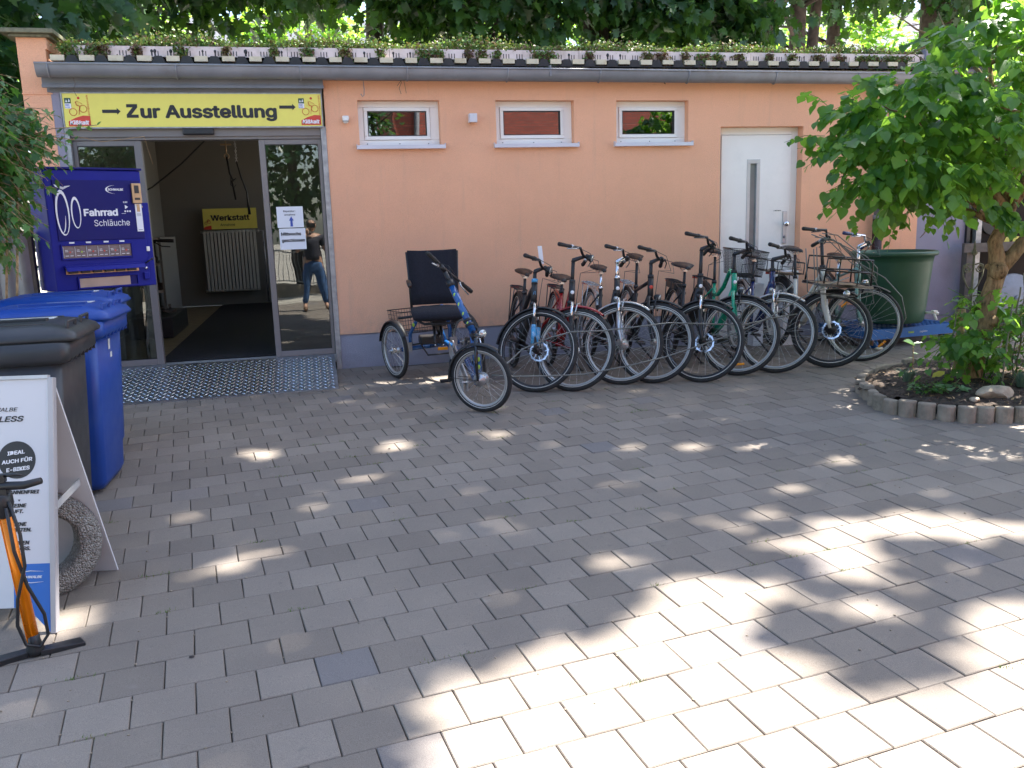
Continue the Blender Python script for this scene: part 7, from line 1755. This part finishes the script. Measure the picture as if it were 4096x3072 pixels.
# hedge in front of the trees at the far left
# ---------------- the tall tree whose crown shades the courtyard ----------------
def gproj(px, py): return px, py
LIT = []      # gaps shaped into the unseen crown for sun patches, ellipses on the paving (x, y, rx, ry, angle)
def L_(x, y, rx, ry, a=0): LIT.append((x, y, rx, ry, math.radians(a)))
for q in [(-.40, 5.67, .13, .09), (-.45, 3.85, .14, .06), (-.34, 3.97, .12, .05), (.24, 4.90, .12, .08), (.50, 5.56, .13, .08), (1.16, 5.60, .12, .07), (.98, 7.56, .40, .15), (.50, 7.6, .16, .09), (1.84, 3.67, .10, .07),
          (1.17, 3.39, .10, .09), (3.60, 5.38, .13, .08), (3.96, 5.62, .10, .06), (3.80, 5.02, .12, .10), (2.51, 4.02, .12, .08), (2.72, 4.80, .10, .07), (2.2, 3.75, .08, .07), (-1.03, 2.80, .09, .06), (-1.05, 3.52, .16, .08),
          (.22, 2.55, .06, .05), (1.95, 5.05, .1, .06), (2.35, 4.9, .1, .07), (1.5, 4.35, .09, .05), (3.05, 4.35, .12, .07), (-.75, 4.6, .12, .06), (-.1, 4.5, .1, .05), (3.35, 4.75, .14, .07), (.62, 3.3, .08, .04), (2.75, 5.4, .09, .05)]: L_(*q)
for q in [(1.98, 2.68, .16, .10, 20), (2.25, 2.86, .16, .08, 0), (2.45, 2.5, .2, .08, 0), (2.6, 2.9, .14, .09, 0), (2.75, 3.35, .26, .16, 0), (2.40, 3.4, .20, .14, 20), (2.2, 3.05, .20, .10, 10), (2.0, 3.35, .2, .1, 10), (3.1, 3.2, .2, .09, 0), (2.9, 2.4, .3, .15, 0), (2.4, 2.0, .3, .12, 0)]: L_(*q)
for q in [(4.25, 4.95, 1.0, .62), (5.6, 5.0, .8, .8), (3.9, 4.4, .35, .3), (4.6, 5.75, .7, .25)]: L_(*q)
cant = empty('shade_tree', (13.2, 6.2, .15), 'tall broad tree beside the courtyard whose crown shades the paving', 'tree')
m = MB(); m.path([(13.2, 6.2, 0), (13.0, 6.2, 4), (12.6, 6.2, 9.5), (12.4, 6.4, 13.6)], [.38, .33, .28, .16], 12)
for a in range(0):
    d = Vector((math.cos(PI * .55 + a * .24), math.sin(PI * .55 + a * .24) , .12)); m.path([(12.4, 6.0, 8), Vector((12.4, 5.8, 9.2)) + d * 2.5, Vector((12.4, 5.8, 10.6)) + d * 6, Vector((12.4, 5.8, 11.4)) + d * 9], [.14, .10, .05, .02], 6)
cm = m
rs = np.random.RandomState(55)
g = .118
gx_, gy_ = np.meshgrid(np.arange(-6.5, 7.6, g), np.arange(.55, 7.95, g)); gx_ = gx_.ravel() + rs.uniform(-.06, .06, gx_.size); gy_ = gy_.ravel() + rs.uniform(-.06, .06, gy_.size)
keep = np.ones(len(gx_), bool)
# uneven near edge of the crown, thinner there
keep &= gy_ > .75 + .35 * np.sin(gx_ * 1.7) + .2 * np.sin(gx_ * 4.1)
for (x, y, a, b_, t) in LIT:
    SCL = .78 if a < .2 else 1.0
    dx, dy = gx_ - x, gy_ - y; u = dx * math.cos(t) + dy * math.sin(t); v = -dx * math.sin(t) + dy * math.cos(t)
    k = (u / (a * SCL + .05)) ** 2 + (v / (b_ * SCL + .05)) ** 2; keep &= ~(k < rs.uniform(.75, 1.2, len(k)))
POLY = [(.02, 2.15), (.22, 2.50), (.66, 2.82), (1.00, 2.82), (1.30, 3.20), (1.74, 3.18), (1.76, 2.86), (1.58, 2.66), (1.54, 2.46), (1.60, 2.32), (1.78, 2.27), (2.0, 2.28), (2.35, 2.42), (3.2, 2.35), (3.4, .3), (-.3, .3)]
ins = np.zeros(len(gx_), bool); jx, jy = gx_ + rs.normal(0, .035, len(gx_)), gy_ + rs.normal(0, .035, len(gx_))
for (xa, ya), (xb, yb) in zip(POLY, POLY[1:] + POLY[:1]):
    c_ = ((ya > jy) != (yb > jy)); ins ^= c_ & (jx < (xb - xa) * (jy - ya) / (yb - ya + 1e-9) + xa)
keep &= ~ins
gx_, gy_ = gx_[keep], gy_[keep]
def inpoly(x, y):
    r_ = False
    for (xa, ya), (xb, yb) in zip(POLY, POLY[1:] + POLY[:1]):
        if (ya > y) != (yb > y) and x < (xb - xa) * (y - ya) / (yb - ya + 1e-9) + xa: r_ = not r_
    return r_
for a in range(26):
    d = Vector((math.cos(PI * .45 + a * .075), math.sin(PI * .45 + a * .075), .12)); L0 = 4 + (a * 37 % 6)
    pts_ = [Vector((12.6, 6.2, 9.5)), Vector((12.5, 6.2, 11.2)) + d * 2.0, Vector((12.5, 6.2, 12.8)) + d * (2.5 + L0) * .65, Vector((12.5, 6.2, 13.8)) + d * (2.5 + L0)]
    bad = False
    for p_, q2 in zip(pts_, pts_[1:]):
        for k in range(8):
            w_ = p_.lerp(q2, k / 7); gx0, gy0 = w_.x - SUN.x / SUN.z * w_.z, w_.y - SUN.y / SUN.z * w_.z
            if inpoly(gx0, gy0) or any(((gx0 - l[0]) / (l[2] + .1)) ** 2 + ((gy0 - l[1]) / (l[3] + .1)) ** 2 < 1 for l in LIT): bad = True
    if not bad: cm.path(pts_, [.10, .08, .05, .02], 6)
cm.build('trunk', M['darkbark'], cant)
zz = rs.uniform(12.0, 15.0, len(gx_)); sv = np.array(SUN)
z00 = GX * gx_ + GY * gy_
P = np.stack([gx_ + sv[0] / sv[2] * (zz - z00), gy_ + sv[1] / sv[2] * (zz - z00), zz], 1)
Nn = unit(np.array(SUN) + rs.normal(0, .28, (len(P), 3))); D = unit(np.cross(Nn, rs.normal(size=(len(P), 3))))
leaves_mesh('crown', P - D * .10, Nn, D, rs.uniform(.85, 1.15, len(P)) * .235, [2, 0], M['maple'], cant, kind='stuff')
# ---------------- across the yard: what the glass reflects ----------------
br = empty('brick_house', (8, -7.5, -.2), 'red brick house across the courtyard, reflected in the small windows', 'building')
b = MB(); b.box(2.55, 20, -13, -7.5, -.4, 7.5); b.build('wall', M['brick'], br)
b = MB(); b.box(2.4, 20.3, -13, -7.2, 7.5, 7.7); b.build('roof_edge', M['zinc'], br)
b = MB(); b.path([(3.15, -7.4, 7.4), (3.15, -7.4, -.2)], .09, 12); b.build('downpipe', M['zinc'], br)
for x in (6.5, 14.5): b = MB(); b.box(x, x + 1.2, -7.52, -7.45, 1.2, 2.8); w_ = b.build('window', M['pvc'], br); b = MB(); b.box(x + .08, x + 1.12, -7.44, -7.43, 1.28, 2.72); b.build('pane', M['wglass'], w_)
b = MB(); b.bar((-9, -9.2, -.14), (2.8, -8.3, -.14), .35, .35); b.build('kerb_wall', M['palis'], None, label='low concrete kerb wall behind the photographer below the railing', cat='wall')
fe = empty('steel_railing', (-3, -8.8, 0), 'grey steel bar railing on the low kerb wall across the courtyard', 'railing')
b = MB(); p, q = Vector((-9, -9.2, 0)), Vector((2.8, -8.3, 0)); b.bar(p + Vector((0, 0, .96)), q + Vector((0, 0, .96)), .04, .04); b.bar(p + Vector((0, 0, .12)), q + Vector((0, 0, .12)), .03, .03); b.build('rail', M['galv'], fe)
bar0 = None
for i in range(97):
    o_ = p.lerp(q, i / 96)
    if bar0 is None: mm = MB(); mm.box(-.008, .008, -.008, .008, .1, .96); bme = mm.mesh('bar'); bme.materials.append(M['galv'])
    bar0 = bpy.data.objects.new('bar', bme); COL.objects.link(bar0); bar0.parent = fe; bar0.location = o_ - Vector((-3, -8.8, 0))
tree(-5.5, -12.5, 9, .2, [((-5.0, -11.8, 4.2), (3.4, 1.8, 3.0), 1)], 3000, .20, 201, 'leafy tree behind the steel railing across the courtyard', group='trees across the courtyard')
tree(-.3, -12.0, 9, .2, [((-.4, -11.4, 4.4), (2.8, 1.8, 2.8), 1)], 2800, .20, 202, 'leafy tree in the middle behind the steel railing', group='trees across the courtyard')
tree(-11, -10, 9, .2, [((-10.5, -9.5, 4.4), (3.6, 3, 3.4), 1)], 2500, .20, 203, 'leafy tree at the far end of the steel railing', group='trees across the courtyard')
tree(1.9, -7.0, 5.4, .08, [((1.7, -7.0, 3.9), (.5, .5, 1.2), 1)], 800, .14, 204, 'small tree standing against the corner of the brick house', group='trees across the courtyard')
tree(10.2, -6.7, 4.6, .07, [((10.7, -6.8, 3.5), (.9, .4, .7), 1), ((9.2, -6.8, 3.3), (.3, .3, .5), .2)], 800, .12, 205, 'climbing green shrub on the brick house', group='trees across the courtyard')
# dark yew hedge at the far left behind the pier
# ---------------- the photographer, seen as a reflection in the glass ----------------
pr = empty('person', (.06, -.30, 0), 'person in blue jeans and dark shirt raising a camera, reflected in the door glass', 'person')
def skin_obj(name, verts, edges, radii, mat, parent, root=0, sub=1):
    me = bpy.data.meshes.new(name); me.from_pydata([tuple(v) for v in verts], edges, []); me.materials.append(mat)
    o = bpy.data.objects.new(name, me); COL.objects.link(o); o.parent = parent
    me.transform(wm(parent).inverted()); WM[o.name] = wm(parent).copy()
    s = o.modifiers.new('skin', 'SKIN'); s.use_smooth_shade = True
    for i, r_ in enumerate(radii):
        d = me.skin_vertices[0].data[i]; d.radius = (r_, r_) if not isinstance(r_, tuple) else r_; d.use_root = (i == root)
    ss = o.modifiers.new('subsurf', 'SUBSURF'); ss.levels = sub; ss.render_levels = sub
    return o
ox, oy = .06, -.30
def q_(x, y, z): return (ox + x, oy + y, z)
V = [q_(0, 0, .94), q_(0, 0, 1.12), q_(0, .01, 1.32), q_(0, .0, 1.43), q_(0, .01, 1.50),
     q_(-.10, 0, .90), q_(-.15, .02, .48), q_(-.19, .0, .10), q_(-.19, .12, .04),
     q_(.10, 0, .90), q_(.17, .02, .48), q_(.22, -.02, .10), q_(.24, .10, .04),
     q_(-.19, 0, 1.39), q_(-.27, .03, 1.14), q_(-.16, .17, 1.36), q_(-.10, .19, 1.49),
     q_(.19, 0, 1.39), q_(.27, .01, 1.12), q_(.30, .06, .88), q_(.30, .08, .80)]
E_ = [(0, 1), (1, 2), (2, 3), (3, 4), (0, 5), (5, 6), (6, 7), (7, 8), (0, 9), (9, 10), (10, 11), (11, 12), (3, 13), (13, 14), (14, 15), (15, 16), (3, 17), (17, 18), (18, 19), (19, 20)]
Rr_ = [.155, .15, .16, .09, .055, .105, .07, .05, .04, .105, .07, .05, .04, .06, .045, .035, .03, .06, .045, .035, .03]
skin_obj('body', V, E_, Rr_, M['skin'], pr)
skin_obj('shirt', [q_(0, 0, .93), q_(0, 0, 1.04), V[1], V[2], V[3], V[13], V[17], q_(-.25, .02, 1.20), q_(.25, 0, 1.20)], [(0, 1), (1, 2), (2, 3), (3, 4), (4, 5), (4, 6), (5, 7), (6, 8)], [.185, .185, .18, .19, .12, .085, .085, .066, .066], M['shirt'], pr)
skin_obj('jeans', [q_(0, 0, 1.02), q_(0, 0, .93), q_(-.09, 0, .82), q_(-.13, .01, .65), q_(-.16, .02, .48), q_(-.19, 0, .10), q_(.09, 0, .82), q_(.14, .01, .65), q_(.18, .02, .48), q_(.22, -.02, .10)], [(0, 1), (1, 2), (2, 3), (3, 4), (4, 5), (1, 6), (6, 7), (7, 8), (8, 9)], [.16, .165, .115, .10, .085, .072, .115, .10, .085, .072], M['jeans'], pr)
b = MB(); b.ball(q_(0, .02, 1.62), .092, 16, sc=(.82, 1, 1.22)); b.ball(q_(0, .115, 1.60), .018, 8, sc=(.8, 1.2, 1.3))
for s in (-1, 1): b.ball(q_(s * .078, .01, 1.61), .022, 8, sc=(.4, .8, 1.3))
b.build('head', M['skin'], pr)
b = MB(); b.ball(q_(0, -.005, 1.645), .098, 16, sc=(.88, .98, 1.1)); b.build('hair', M['hair'], pr)
for s in (-1, 1):
    x, y = (-.19, .06) if s < 0 else (.235, .04); b = MB(); b.ball(q_(x, y, .035), .05, 10, sc=(.95, 2.6, .8)); b.build('shoe', M['shoe'], pr)
b = MB(); hx = [(-.10, .19, 1.49), (.30, .08, .80)]
for j, (hx_, hy_, hz_) in enumerate(hx):
    for f in range(4):
        L2 = (.062, .074, .07, .055)[f]; o2 = Vector(q_(hx_, hy_, hz_)); d1 = Vector((.55, .2, .55)).normalized() if j == 0 else Vector((0, .15, -1)).normalized(); sd = Vector((.3, -.2, -.5)).normalized() if j == 0 else Vector((0, 1, .1)).normalized()
        a_ = o2 + sd * (f - 1.5) * .019; b.path([a_, a_ + d1 * L2 * .55, a_ + d1 * L2 * .85 + Vector((0, -.018, 0)), a_ + d1 * L2 + Vector((0, -.034, 0))], [.0105, .0095, .0088, .007], 6)
    b.path([o2, o2 + Vector((.03, -.02, .01)), o2 + Vector((.05, -.03, .03 if j == 0 else -.03))], [.013, .011, .008], 6)
b.build('fingers', M['skin'], pr)
b = MB(); b.box(ox - .068, ox + .068, oy + .125, oy + .155, 1.575, 1.655); b.lathe([(.034, 0), (.034, .035), (.028, .036), (0, .03)], 18, q_(0, .156, 1.61), (0, 1, 0)); b.box(ox - .06, ox - .03, oy + .13, oy + .15, 1.655, 1.668)
b.build('camera_body', M['black'], None, bevel=.004, label='small compact camera held up to the face of the person', cat='camera')
